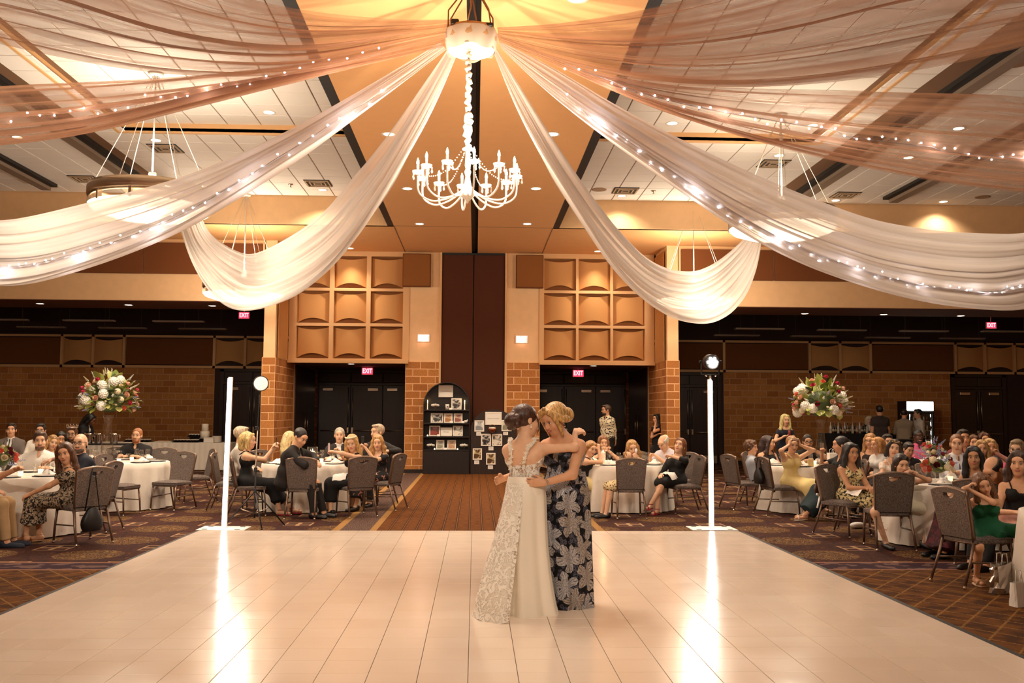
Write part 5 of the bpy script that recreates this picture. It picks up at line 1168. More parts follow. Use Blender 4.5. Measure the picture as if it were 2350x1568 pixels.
MB().box((-w2+.06, .055, .26), (w2-.06, .06, 1.68)).build('lit_interior', mat('cooler_interior', '#dfe3e6', .5, emit=(.9, .95, 1.), es=.7), co)
for s in (-1, 1): MB().box((s*(w2-.1)-.01, .044, .28), (s*(w2-.1)+.01, .054, 1.66)).build('led_strip', mat('cooler_led', '#ffffff', .4, emit=(.95, .97, 1.), es=6.), co)
for k in range(5):
    sh = MB().box((-w2+.06, .03, .3+.28*k), (w2-.06, .054, .315+.28*k)).build('shelf', STEEL, co)
    for q in range(7): MB().lathe([(0, 0), (.025, 0), (.027, .12), (.012, .16), (0, .17)], 8, (-w2+.12+q*(2*w2-.24)/6, .04, .315+.28*k)).build('bottle', COLS[(k+q) % 6], sh)
# ------------------------------------------------------------------ people: signed-distance bodies meshed with OpenVDB
import openvdb as vdb
V = lambda *a: np.array(a, float)
def nrm(v): return v/(np.linalg.norm(v)+1e-12)
def rotm(ax, deg):
    a = math.radians(deg); c, s = math.cos(a), math.sin(a)
    return {'x': np.array([[1, 0, 0], [0, c, -s], [0, s, c]]), 'y': np.array([[c, 0, s], [0, 1, 0], [-s, 0, c]]), 'z': np.array([[c, -s, 0], [s, c, 0], [0, 0, 1]])}[ax]
class SDF:
    def __init__(s, vox=.008): s.ops = []; s.vox = vox
    def cap(s, a, b, ra, rb=None, k=.02, flat=None, sub=False):
        """tapered capsule; flat='b'/'a'/'ab' cuts that end square"""
        rb = ra if rb is None else rb; a, b = np.asarray(a, float), np.asarray(b, float); m = max(ra, rb)
        s.ops.append(('c', np.minimum(a, b)-m, np.maximum(a, b)+m, k, sub, (a, b, ra, rb, flat))); return s
    def chain(s, pts, rs, k=.02, flat=None):
        for i in range(len(pts)-1): s.cap(pts[i], pts[i+1], rs[i], rs[i+1], k, flat if i == len(pts)-2 else None)
        return s
    def ell(s, c, r, R_=None, k=.02, sub=False):
        c = np.asarray(c, float); r = np.asarray(r, float)*np.ones(3); m = r.max()
        e = np.abs(R_) @ r if R_ is not None else r
        s.ops.append(('e', c-e, c+e, k, sub, (c, r, R_))); return s
    def clip(s, p, n): s.ops.append(('p', None, None, 0, False, (np.asarray(p, float), nrm(np.asarray(n, float))))); return s   # keep the side n points away from
    def arrays(s, adapt=.0):
        vx = s.vox; adds = [o for o in s.ops if o[0] != 'p' and not o[4]]
        lo = np.min([o[1] for o in adds], 0)-3*vx; hi = np.max([o[2] for o in adds], 0)+3*vx
        n = np.ceil((hi-lo)/vx).astype(int)+1; BG = 4*vx
        D = np.full(n, BG*4, np.float32); ax = [lo[i]+vx*np.arange(n[i], dtype=np.float32) for i in range(3)]
        for typ, a, b, k, sub, pr in s.ops:
            if typ == 'p':
                p, nn = pr; d = ((ax[0]-p[0])*nn[0])[:, None, None]+((ax[1]-p[1])*nn[1])[None, :, None]+((ax[2]-p[2])*nn[2])[None, None, :]
                np.maximum(D, d, out=D); continue
            pad = k+2*vx; i0 = np.maximum(((a-pad-lo)/vx).astype(int), 0); i1 = np.minimum(np.ceil((b+pad-lo)/vx).astype(int)+1, n)
            if (i1 <= i0).any(): continue
            X, Y, Z = [ax[i][i0[i]:i1[i]] for i in range(3)]; X = X[:, None, None]; Y = Y[None, :, None]; Z = Z[None, None, :]
            if typ == 'c':
                p, q, ra, rb, flat = pr; w_ = (q-p).astype(np.float32); L2 = float(w_ @ w_)+1e-12
                x, y, z = X-np.float32(p[0]), Y-np.float32(p[1]), Z-np.float32(p[2]); t0 = (x*w_[0]+y*w_[1]+z*w_[2])/L2; t = np.clip(t0, 0, 1)
                d = np.sqrt((x-t*w_[0])**2+(y-t*w_[1])**2+(z-t*w_[2])**2)-(ra+(rb-ra)*t)
                if flat:
                    L = math.sqrt(L2)
                    if 'b' in flat: d = np.maximum(d, (t0-1)*L)
                    if 'a' in flat: d = np.maximum(d, -t0*L)
            else:
                c, r, R_ = pr; x, y, z = X-np.float32(c[0]), Y-np.float32(c[1]), Z-np.float32(c[2])
                if R_ is not None:
                    R_ = R_.astype(np.float32); x, y, z = (x*R_[0, 0]+y*R_[1, 0]+z*R_[2, 0], x*R_[0, 1]+y*R_[1, 1]+z*R_[2, 1], x*R_[0, 2]+y*R_[1, 2]+z*R_[2, 2])
                r = r.astype(np.float32); x, y, z = x/r[0], y/r[1], z/r[2]; k0 = np.sqrt(x*x+y*y+z*z); k1 = np.sqrt((x/r[0])**2+(y/r[1])**2+(z/r[2])**2)
                d = k0*(k0-1)/np.maximum(k1, 1e-6)
            S = D[i0[0]:i1[0], i0[1]:i1[1], i0[2]:i1[2]]
            if sub: d = -d; h = np.clip(.5-.5*(S-d)/max(k, 1e-6), 0, 1); S[...] = S+(d-S)*h+k*h*(1-h) if k > 0 else np.maximum(S, d)
            else: h = np.clip(.5+.5*(S-d)/max(k, 1e-6), 0, 1); S[...] = S+(d-S)*h-k*h*(1-h)
        D = np.clip(D, -BG, BG); g = vdb.FloatGrid(background=BG); g.copyFromArray(np.ascontiguousarray(D))
        P, T_, Q = g.convertToPolygons(isovalue=0., adaptivity=adapt)
        return P*vx+lo, [tuple(map(int, f[::-1])) for f in T_]+[tuple(map(int, f[::-1])) for f in Q]
    def build(s, name, mats, parent, adapt=.12, extra=None):
        P, F_ = s.arrays(adapt); m = MB(); m.v = [tuple(p) for p in P]; m.f = F_; m.mi = [0]*len(F_); m.sm = [True]*len(F_)
        if extra: extra(m)
        return m.build(name, mats, parent)
def ik(root, tgt, l1, l2, pole):
    d = tgt-root; L = np.linalg.norm(d); mx = (l1+l2)*.998
    if L > mx: tgt = root+d/L*mx; d = tgt-root; L = mx
    u = d/L; a = (l1*l1-l2*l2+L*L)/(2*L); h = math.sqrt(max(0, l1*l1-a*a)); p = pole-u*(pole @ u); p = nrm(p)
    return root+u*a+p*h, tgt
SKINS = {'fair': '#e6b592', 'light': '#dca580', 'tan': '#c48a62', 'olive': '#bf8b66', 'brown': '#7a4a30', 'dark': '#4a2a1c'}
def skin_mat(t):
    nm = 'skin_'+t
    if nm in MATS: return MATS[nm]
    m = mat(nm, SKINS[t], .5, noise=.05, nscale=25, spec=.35); b = m.node_tree.nodes['Principled BSDF']
    b.inputs['Subsurface Weight'].default_value = .0; return m
def hair_mat(c):
    nm = 'hair_'+c
    if nm in MATS: return MATS[nm]
    g = N(nm); co = g.coord('Object'); n = g.noise(g.vec('MULTIPLY', co, (90., 90., 9.)), 1., 3., .6)
    base = np.array(lin(c)); g.bump(n, .6, .008); return g.base(g.mix(g.ramp(n, .3, .7), tuple(base*.5), tuple(np.minimum(base*1.5+.012, 1))), .4, spec=.5)
EYEW = mat('eye_white', '#e9e0d6', .3); EYED = mat('eye_dark', '#241812', .25); LIPM = mat('lips', '#b9735f', .5); LIPF = mat('lips_red', '#b8665b', .45)
SHOE = {'black': mat('black_leather', '#17110f', .35), 'tan': mat('tan_sandal', '#c79c78', .5), 'white': mat('white_sandal', '#e8dac8', .5), 'red': mat('red_sandal', '#a3202c', .5), 'brown': mat('brown_leather', '#4b2a1a', .4), 'navy': mat('navy_canvas', '#1d2233', .7)}
FAB = {}
def fab(c, sheen=0., rough=.85, nz=.05):
    return mat('fabric_%s' % c.strip('#'), c, rough, noise=nz, nscale=14, bump=.25, bscale=16)
def m_print(name, c0, c1, sc, lo, hi, c2=None, dist=1.5):
    if name in MATS: return MATS[name]
    g = N(name); co = g.coord('Object'); a = g.noise(co, sc, 2., dist); f = g.ramp(a, lo, hi); c = g.mix(f, lin(c0), lin(c1))
    if c2: c = g.mix(g.ramp(g.math('PINGPONG', g.math('MULTIPLY', g.noise(co, sc*.7, 2., 2.), 8.), .5), .3, .45), c, lin(c2))
    return g.base(c, .8)
def hand(S, wrist, f, n, side, s=1., curl=25., k=.010, spread=6.):
    """palm, four jointed fingers and a thumb; f finger direction, n palm normal, side +1/-1 where the thumb leaves"""
    f = nrm(f); n = nrm(n-f*(n @ f)); t = np.cross(n, f)*side; t = nrm(t)        # t: towards the thumb
    def rot(v, ang):                                                              # curl about t: f bends towards n
        a = math.radians(ang); return nrm(f*math.cos(a)+n*math.sin(a))
    pal = [wrist+f*.012*s]
    for i, (o, L) in enumerate(((.027, .066), (.009, .072), (-.009, .069), (-.026, .058))):
        b = wrist+f*(.082-.004*abs(i-1))*s+t*o*s; S.cap(wrist+f*.015*s+t*o*.6*s, b, .0145*s, .0115*s, k)
        d1 = rot(f, curl*.6)+t*math.radians((1.5-i)*spread)*.5; d1 = nrm(d1); p1 = b+d1*L*.5*s; d2 = rot(f, curl*1.7); p2 = p1+d2*L*.3*s; d3 = rot(f, curl*2.4); p3 = p2+d3*L*.24*s
        S.cap(b, p1, .0098*s, .0088*s, k*.5); S.cap(p1, p2, .0088*s, .008*s, .003); S.cap(p2, p3, .008*s, .0068*s, .003)
    b0 = wrist+f*.02*s+t*.022*s; b1 = b0+nrm(f*.75+t*.65+n*.25)*.04*s; b2 = b1+nrm(f*.95+t*.2+n*.35)*.03*s; b3 = b2+nrm(f+n*.45)*.024*s
    S.cap(b0, b1, .0145*s, .0115*s, k); S.cap(b1, b2, .0112*s, .0095*s, .004); S.cap(b2, b3, .0095*s, .0075*s, .003)
def head_prims(S, hc, R_, s, fem, age=0):
    P = lambda x, y, z: hc+R_ @ (V(x, y, z)*s)
    S.ell(P(0, .022, .035), V(.074, .092, .086)*s, R_, .02); S.ell(P(0, -.03, -.03), V(.061, .062, .086)*s, R_, .03)
    S.ell(P(0, -.055, -.085), V(.034 if not fem else .028, .032, .03)*s, R_, .03); S.ell(P(0, -.075, .045), V(.05, .022, .03)*s, R_, .03)
    for q in (-1, 1):
        S.ell(P(q*.04, -.066, -.022), V(.022, .022, .02)*s, R_, .022)             # cheekbones
        S.ell(P(q*.031, -.101, .012), V(.017, .016, .011)*s, R_, .012, True)      # eye sockets
        S.ell(P(q*.077, .008, -.004), V(.009, .02, .031)*s, R_, .008)
    S.cap(P(0, -.086, .018), P(0, -.108, -.022), .009*s, .0125*s, .010); S.ell(P(0, -.100, -.026), V(.017, .012, .009)*s, R_, .008)
    S.ell(P(0, -.086, -.053), V(.026, .012, .013)*s, R_, .012)
def face_bits(m, hc, R_, s, fem, brow_mi=2, lip_mi=3, closed=False, smile=0.):
    Rm = Matrix(R_.tolist()).to_4x4(); P = lambda x, y, z: Vector(hc+R_ @ (V(x, y, z)*s))
    for q in (-1, 1):
        m.cur = 1 if not closed else 2; m.ball(P(q*.031, -.0845, .0115), (.0135*s, .009*s, (.0068 if not closed else .0025)*s), 10, 6, Rm)
        if not closed: m.cur = 2; m.ball(P(q*.031, -.0905, .0115), (.0058*s, .0045*s, .0062*s), 8, 6, Rm)
        m.cur = 2; m.tube([P(q*.016, -.0935, .0155), P(q*.03, -.0955, .0205), P(q*.046, -.0885, .0155)], [.0015*s, .0022*s, .0012*s], 5)
        m.cur = 4; m.tube([P(q*.014, -.1, .031), P(q*.031, -.1005, .0385), P(q*.05, -.089, .0325)], [.0028*s, .0036*s, .0016*s] if not fem else [.002*s, .0026*s, .0012*s], 5)
    m.cur = lip_mi; e = smile*.006
    for dz, r in ((.0035, .0042), (-.0045, .0055)):
        m.tube([P(-.026, -.0885, -.052+e), P(-.013, -.098, -.052+dz), P(0, -.1005, -.0525+dz*.9), P(.013, -.098, -.052+dz), P(.026, -.0885, -.052+e)], [.0018*s, r*s, r*.95*s, r*s, .0018*s], 6)
    if smile > .6: m.cur = 1; m.tube([P(-.018, -.0965, -.0525), P(0, -.1015, -.0535), P(.018, -.0965, -.0525)], [.002*s, .0035*s, .002*s], 6)
    m.cur = 0
def hair_sdf(S, hc, R_, s, kind, L=1.):
    P = lambda x, y, z: hc+R_ @ (V(x, y, z)*s)
    if kind in ('bald',): return None
    th = {'short': .010, 'crop': .006, 'curly': .024, 'fringe': .006}.get(kind, .014)
    S.ell(P(0, .026, .04), V(.076+th, .094+th, .086+th)*s, R_, .0)
    if kind == 'fringe': S.ell(P(0, .0, .13), V(.1, .12, .075)*s, R_, .015, True)
    S.ell(P(0, -.085, -.035), V(.062+.004, .07, .085+(.03 if kind != 'fringe' else .06))*s, R_, .018, True)    # face opening
    S.ell(P(0, -.02, -.12), V(.085, .085, .075)*s, R_, .015, True)
    if kind == 'short': S.ell(P(0, -.04, .105), V(.06, .05, .022)*s, R_, .02)
    if kind == 'curly':
        for i in range(26):
            a = i*2.4; z = .14-.0035*i; r = .06+.03*math.sqrt(i/26); S.ell(P(r*math.cos(a), .015+r*1.15*math.sin(a)*(.9), z-.02), V(.028, .028, .026)*s, R_, .006)
    if kind in ('long', 'wavy', 'pulled'):
        for q in (-1, 1):
            pts = [P(q*.045, -.05, .1), P(q*.076, -.03, .03), P(q*.088, -.012, -.07), P(q*.096, -.012, -.17), P(q*.1, -.02, -.17-.16*L)]
            if kind == 'pulled': pts = [P(q*.045, -.045, .1), P(q*.074, -.0, .04), P(q*.07, .05, -.03), P(q*.05, .08, -.12), P(q*.04, .09, -.12-.18*L)]
            S.chain(pts, [.02*s, .027*s, .034*s, .036*s, .018*s], .02)
            if kind == 'wavy':
                for j in range(4): S.ell(P(q*(.1+.012*(-1)**j), -.02, -.08-.06*j*L), V(.034, .03, .034)*s, R_, .02)
        S.chain([P(0, .085, .03), P(0, .1, -.08), P(0, .105, -.2), P(0, .1, -.2-.14*L)], [.07*s, .078*s, .07*s, .04*s], .03)
    if kind == 'bob':
        for q in (-1, 1): S.chain([P(q*.05, -.05, .1), P(q*.08, -.02, .02), P(q*.086, -.01, -.1)], [.02*s, .03*s, .03*s], .02)
        S.chain([P(0, .08, .02), P(0, .085, -.1)], [.075*s, .06*s], .03)
    if kind in ('bun', 'updo'):
        S.ell(P(0, .13, .02 if kind == 'bun' else -.015), V(.05, .045, .05)*s*(1.25 if kind == 'updo' else 1), R_, .015)
    if kind == 'pony': S.chain([P(0, .1, .05), P(0, .15, .02), P(0, .15, -.12), P(0, .12, -.12-.15*L)], [.03*s, .036*s, .034*s, .015*s], .02)
    return S
PEOPLE = []
def person(label, loc, rz, sex='f', h=1.68, skin='light', hair=('long', '#6b4a2f', 1.), pose='sit', hip=1., head=(0, 0, 0), lean=(4, 0), twist=0., hands=(None, None), poles=(None, None),
           feet=(None, None), top=None, bottom=None, shoes='black', bulk=1., vox=.009, seat=.45, curl=(28, 28), hipy=.08, beard=None, glasses=None, smile=0., closed=False, palms=(None, None), fdir=(None, None), extras=None, kneepole=None, hp=None, group='wedding guests', parts=None, hairpart=True):
    fem = sex == 'f'; s = h/1.70; b = s*bulk; rzr = math.radians(rz)
    root = thing('person', label, 'person', loc, rzr, group); out = {}
    H = V(0, hipy if pose == 'sit' else 0., seat+.075*s if pose == 'sit' else .93*s)
    Rt = rotm('y', lean[1]) @ rotm('x', lean[0]); up = Rt @ V(0, 0, 1); tw = Rt @ rotm('z', twist); axis = tw @ V(1, 0, 0); fw = tw @ V(0, -1, 0); ax0 = V(1, 0, 0)
    tf = .95 if pose == 'sit' else 1.; Rh = tw @ rotm('z', head[0]) @ rotm('x', head[1]) @ rotm('y', head[2])
    def spine(tf): W_ = H+up*.17*s*tf; C = H+up*.36*s*tf; N_ = H+up*.51*s*tf; return W_, C, N_, N_+up*.048*s+(Rh @ V(0, -.012, .115))*s*1.05
    W_, C, N_, hc = spine(tf)
    if hp:
        for _ in range(4):
            c_, s_ = math.cos(rzr), math.sin(rzr); wx = c_*hc[0]-s_*hc[1]; wy = s_*hc[0]+c_*hc[1]
            T_ = atY(hp[0], hp[1], root.location.y+wy); root.location.x = T_.x-wx
            tf = min(1.14, max(.78, tf+(T_.z-root.location.z-hc[2])/(.51*s*max(.5, up[2])))); W_, C, N_, hc = spine(tf)
        if abs(T_.z-root.location.z-hc[2]) > .02: print('HEAD OFF', label[:40], round(T_.z-hc[2], 3), 'tf', round(tf, 2))
    sw = (.142 if fem else .168)*b
    Sh = [N_-up*.072*s+axis*q*sw for q in (1, -1)]; hs_ = s*1.07
    la, lf = .285*s, .25*s; lt, ls = (.425*s, .42*s)
    # arms
    E, Wr = [], []
    for i, q in enumerate((1, -1)):
        t = hands[i]
        if t is None: t = (q*.11, -.27, seat+.2*s) if pose == 'sit' else (q*.26, -.06, .80*s)
        pl = poles[i] if poles[i] is not None else (q*.6, .5, -.6)
        e, w_ = ik(Sh[i], V(*t), la, lf, V(*pl)); E.append(e); Wr.append(w_)
    Hp = [H+ax0*q*.082*hip*b for q in (1, -1)]; K, A, Td = [], [], []
    for i, q in enumerate((1, -1)):
        t = feet[i]
        if t is None: t = (q*.1, -.42*s, .075) if pose == 'sit' else (q*.09, .02, .075)
        t = tuple(t); fdir_ = t[3] if len(t) > 3 else 0.; kp = V(0, -1, .6) if kneepole is None or kneepole[i] is None else V(*kneepole[i])
        kn, an = ik(Hp[i], V(*t[:3]), lt, ls, kp); K.append(kn); A.append(an); Td.append(rotm('z', fdir_) @ V(0, -1, -.12))
    # ---- body
    S = SDF(vox); B_ = S
    def torso(S, g=0., k=.06, lo=True, sh=True):
        cw, ww, pw = (.07, .045, .076*hip) if fem else (.09, .075, .075)
        rc, rw, rp = ((.094, .082, .104*hip) if fem else (.112, .112, .112))
        if lo: S.cap(H-ax0*pw*b, H+ax0*pw*b, rp*b+g, None, k)
        S.cap(W_-axis*ww*b, W_+axis*ww*b, rw*b+g, None, k); S.cap(C-axis*cw*b, C+axis*cw*b, rc*b+g, None, k)
        if sh: S.cap(Sh[0], Sh[1], .045*b+g, None, k)
        for q in (0, 1) if sh else (): S.cap(N_+up*.015*s, Sh[q]+up*.005*s, .045*b+g, .04*b+g, .03)
        if fem:
            for q in (1, -1): S.ell(C+axis*q*.07*b+fw*.085*b-up*.005*s, V(.052, .05, .055)*b+g, None, .03)
    def arm(S, i, g=0., f0=0., f1=1., part='both', k=.025, flat=None):
        r = (.043, .035, .033, .023) if fem else (.052, .042, .038, .027)
        if part in ('both', 'up'): S.cap(Sh[i], Sh[i]+(E[i]-Sh[i])*(f1 if part == 'up' else 1), r[0]*b+g, r[1]*b+g, k, flat if part == 'up' else None)
        if part in ('both', 'fore'): S.cap(E[i], E[i]+(Wr[i]-E[i])*(f1 if part != 'up' else 1), r[2]*b+g, (r[2]+(r[3]-r[2])*f1)*b+g, k, flat)
    def leg(S, i, g=0., to='ankle', f1=1., k=.03, flat=None):
        r = (.082, .055, .052, .032) if fem else (.085, .06, .055, .04)
        S.cap(Hp[i], K[i] if to != 'thigh' else Hp[i]+(K[i]-Hp[i])*f1, r[0]*b+g, r[1]*b+g, k, flat if to == 'thigh' else None)
        if to != 'thigh':
            e = K[i]+(A[i]-K[i])*f1; S.cap(K[i], e, r[2]*b+g, (r[2]+(r[3]-r[2])*f1)*b+g, k, flat); m_ = K[i]+(A[i]-K[i])*.3
            if f1 > .5: bk = nrm(np.cross(ax0, A[i]-K[i])); bk = bk if bk[1] > 0 else -bk; S.ell(m_+bk*.018*s, V(.042, .042, .085)*b+g, None, .03)
    torso(S); S.cap(N_-up*.03*s, hc-up*.05*s+(Rh @ V(0, .02, 0))*s, (.05 if fem else .058)*b, (.046 if fem else .055)*s, .03)
    head_prims(S, hc, Rh, hs_, fem)
    for i, q in enumerate((1, -1)):
        arm(S, i); f = nrm(Wr[i]-E[i]) if fdir[i] is None else nrm(V(*fdir[i]))
        pn = palms[i] if palms[i] is not None else (-q*.5, -.2, -.8)
        hand(S, Wr[i], f, V(*pn), q if True else -q, s*.98, curl[i], .010)
        leg(S, i); S.cap(A[i]+V(0, .03, -.035), A[i]+Td[i]*.15*s+V(0, 0, -.035), .032*s, .024*s, .03)
    bc = mat('brow_'+(hair[1] if hair[0] != 'bald' else '#4a3426'), hair[1] if hair[0] != 'bald' else '#4a3426', .7)
    body = S.build('body', [skin_mat(skin), EYEW, EYED, LIPF if fem else LIPM, bc], root, .18, lambda m: face_bits(m, hc, Rh, hs_, fem, closed=closed, smile=smile))
    out.update(body=body, hc=hc, Rh=Rh, s=hs_, Sh=Sh, E=E, W=Wr, K=K, A=A, H=H, C=C, N=N_, axis=axis, fw=fw, up=up, root=root)
    # ---- hair, beard
    if hair[0] not in ('bald', 'none'):
        hs = SDF(vox*.95); hair_sdf(hs, hc, Rh, hs_, hair[0], hair[2] if len(hair) > 2 else 1.); hs.build('hair', hair_mat(hair[1]), root, .15)
    if beard:
        bs = SDF(vox*.8); Pq = lambda x, y, z: hc+Rh @ (V(x, y, z)*hs_)
        bs.ell(Pq(0, -.042, -.075), V(.056, .056, .048)*hs_, Rh, .0); bs.ell(Pq(0, -.02, .0), V(.09, .09, .05)*hs_, Rh, .02, True); bs.ell(Pq(0, -.1, -.053), V(.028, .03, .012)*hs_, Rh, .006, True); bs.ell(Pq(0, -.093, -.036), V(.03, .012, .008)*hs_, Rh, .006)
        bs.build('beard', hair_mat(beard), root, .15)
    if glasses:
        g = MB(); Pq = lambda x, y, z: Vector(hc+Rh @ (V(x, y, z)*hs_))
        for q in (-1, 1):
            g.tube([Pq(q*.033+.024*math.cos(t)*1., -.106, .01+.017*math.sin(t)) for t in np.linspace(0, 2*PI, 15)], .0026*hs_, 5); g.tube([Pq(q*.056, -.103, .015), Pq(q*.079, -.05, .016), Pq(q*.08, .01, .012)], .0022*hs_, 5)
        g.tube([Pq(-.01, -.107, .015), Pq(.01, -.107, .015)], .0025*hs_, 5); g.build('glasses', mat('glasses_frame_'+glasses, glasses, .3), root)
    # ---- clothes
    top = top or {}; tk = top.get('k', 'shirt'); m_ = top.get('m') or fab(top.get('c', '#888888'))
    if tk in ('shirt', 'polo', 'tee', 'jacket', 'blouse'):
        inner = tk == 'jacket'
        if inner:                                                       # shirt front under the jacket
            si = SDF(vox); torso(si, .009*s); si.cap(N_-up*.0*s, N_+up*.035*s, .066*s, .062*s, .01, 'ab'); si.clip(W_-up*.03*s, -up); si.build('shirt', fab(top.get('shirt', '#f2ece4')), root, .15)
        g = .012*s if not inner else .02*s; T_ = SDF(vox); torso(T_, g)
        sl = top.get('sleeve', 1. if tk in ('shirt', 'jacket') else .55)
        for i in (0, 1):
            if sl >= .95: arm(T_, i, g*.75, f1=.93 if sl < 1.2 else 1, flat='b')
            elif sl > .6: arm(T_, i, g*.8, f1=(sl-.5)*2*.9, flat='b')
            else: arm(T_, i, g+.006, f1=sl/.55*.62, part='up', flat='b')
        if not inner and tk != 'tee' and tk != 'blouse':
            T_.cap(N_-up*.02*s, N_+up*.04*s, .066*s, .064*s, .012, 'ab'); T_.cap(N_+up*.0*s, N_+up*.06*s, .056*s, .056*s, .0, None, True)
            T_.ell(N_+up*.0*s+fw*.085*s, V(.022, .035, .05)*s, None, .01, True)
        else:
            T_.ell(N_+up*.035*s, V(.075, .075, .06)*s, None, .012, True)
            if inner: T_.cap(N_+fw*.1*s+up*.03*s, C-up*.13*s+fw*.14*b, .062*s, .012*s, .01, None, True)
            elif top.get('v'): T_.ell(N_-up*.02*s+fw*.1*s, V(.045, .06, .085)*s, None, .02, True)
        hem = top.get('hem', -.05); T_.clip(H+up*hem*s-up*.0, -up)
        ob = T_.build('jacket' if inner else {'polo': 'polo_shirt', 'tee': 'tee_shirt', 'blouse': 'blouse'}.get(tk, 'shirt'), m_, root, .12); out['top'] = ob
        if top.get('tie') or top.get('coll'):
            pass
        if top.get('tie'):
            g2 = MB(); o0 = N_-up*.005*s+fw*.072*s
            pts = [Vector(o0+up*.02*s), Vector(o0-up*.03*s+fw*.012), Vector(C+fw*(.118 if not inner else .135)*b), Vector(C-up*.12*s+fw*(.118 if not inner else .13)*b)]
            g2.tube(pts, [.014, .018, .026, .03], 6, sq=(1.15, .35)); g2.build('necktie', top.get('tiem') or fab(top['tie']), root)
        if inner:
            for q in (1, -1):
                lp = MB(); a_ = Vector(N_+fw*.05*s+axis*q*.055*s+up*.03*s); c_ = Vector(C+fw*.128*b+axis*q*.015-up*.1*s); d_ = Vector(C+fw*.115*b+axis*q*.075*b+up*.06*s)
                lp.tube([a_, (a_+d_)/2+Vector(fw)*.02, d_, c_], [.012, .022, .026, .008], 6, sq=(1.1, .4)); lp.build('lapel', m_, root)
    elif tk in ('dress', 'camisole'):
        T_ = SDF(vox); g = .010*s; torso(T_, g, sh=False); ct = top.get('cut', .06)                       # straight neckline height above the chest centre
        T_.clip(C+up*ct*s, up)
        if top.get('v'): T_.ell(C+up*(ct+.02)*s+fw*.13*s, V(.05, .07, .07)*s, None, .02, True)
        if tk == 'camisole': T_.clip(H-up*.04*s, -up)
        for q, i in ((1, 0), (-1, 1)):
            if top.get('straps', True):
                a_ = C+axis*q*.085*b+fw*.11*b+up*(ct-.01)*s; m1 = N_-up*.022*s+axis*q*.1*b; c_ = C+axis*q*.08*b-fw*.1*b+up*(ct-.01)*s; r = top.get('sr', .008)
                T_.chain([a_, m1+fw*.03+up*.032*s*(1 if r < .02 else .7), m1-fw*.03+up*.03*s*(1 if r < .02 else .7), c_], [r]*4, .006)
            if top.get('cap'): arm(T_, i, .014, f1=.4, part='up', flat='b')
            if top.get('sleeve'): arm(T_, i, .012, f1=top['sleeve'], part='up', flat='b') if top['sleeve'] <= 1 else arm(T_, i, .012, f1=top['sleeve']-1, flat='b')
        if tk == 'dress':
            sk = top.get('skirt', 'knee')
            if pose == 'sit':
                kk = .12; fr = {'mini': .82, 'knee': 1., 'midi': 1., 'maxi': 1.}[sk]
                for i in (0, 1): T_.cap(Hp[i], Hp[i]+(K[i]-Hp[i])*fr, .1*b, .078*b, .05, 'b' if sk in ('mini',) else None)
                mid = (K[0]+K[1])/2; T_.cap(H, H+(mid-H)*fr*.97, .1*b, .07*b, .08, 'b')
                if sk in ('midi', 'maxi'):
                    f1 = .62 if sk == 'midi' else .97
                    for i in (0, 1): e = K[i]+(A[i]-K[i])*f1; T_.cap(K[i], e, .078*b, (.085 if sk == 'midi' else .11)*b, .06, 'b')
                    ma = (A[0]+A[1])/2; e = mid+(ma-mid)*f1; T_.cap(mid, e, .07*b, .1*b, .1, 'b')
            else:
                zl = {'mini': .55, 'knee': .45, 'midi': .25, 'maxi': .03}[sk]*s; T_.cap(H-V(0, 0, .05), V(H[0], H[1]+.02, zl), .15*b, top.get('flare', .24)*b, .08, 'b')
        ob = T_.build('dress' if tk == 'dress' else 'camisole', m_, root, .1); out['top'] = ob
    bt = bottom or {}
    if bt.get('k') in ('trousers', 'jeans'):
        T_ = SDF(vox); g = .014*s; T_.cap(H-ax0*.08*b, H+ax0*.08*b, .118*b, None, .05)
        for i in (0, 1): leg(T_, i, g, f1=.96, k=.04, flat='b')
        T_.clip(W_-up*.05*s, up); T_.build('trousers', fab(bt['c']), root, .12)
    elif bt.get('k') == 'shorts':
        T_ = SDF(vox); T_.cap(H-ax0*.08*b, H+ax0*.08*b, .118*b, None, .05)
        for i in (0, 1): leg(T_, i, .02, 'thigh', .8, flat='b')
        T_.clip(W_-up*.05*s, up); T_.build('shorts', fab(bt['c']), root, .12)
    elif bt.get('k') == 'skirt':
        T_ = SDF(vox); T_.cap(H-ax0*.08*b, H+ax0*.08*b, .125*b, None, .05); f1 = bt.get('f', .9); mid = (K[0]+K[1])/2; ma = (A[0]+A[1])/2
        for i in (0, 1): T_.cap(Hp[i], K[i], .1*b, .085*b, .06); T_.cap(K[i], K[i]+(A[i]-K[i])*f1, .085*b, .12*b, .06, 'b')
        T_.cap(H, mid, .1*b, .08*b, .08); T_.cap(mid, mid+(ma-mid)*f1, .09*b, .12*b, .1, 'b'); T_.clip(W_-up*.05*s, up); T_.build('skirt', bt.get('m') or fab(bt['c']), root, .1)
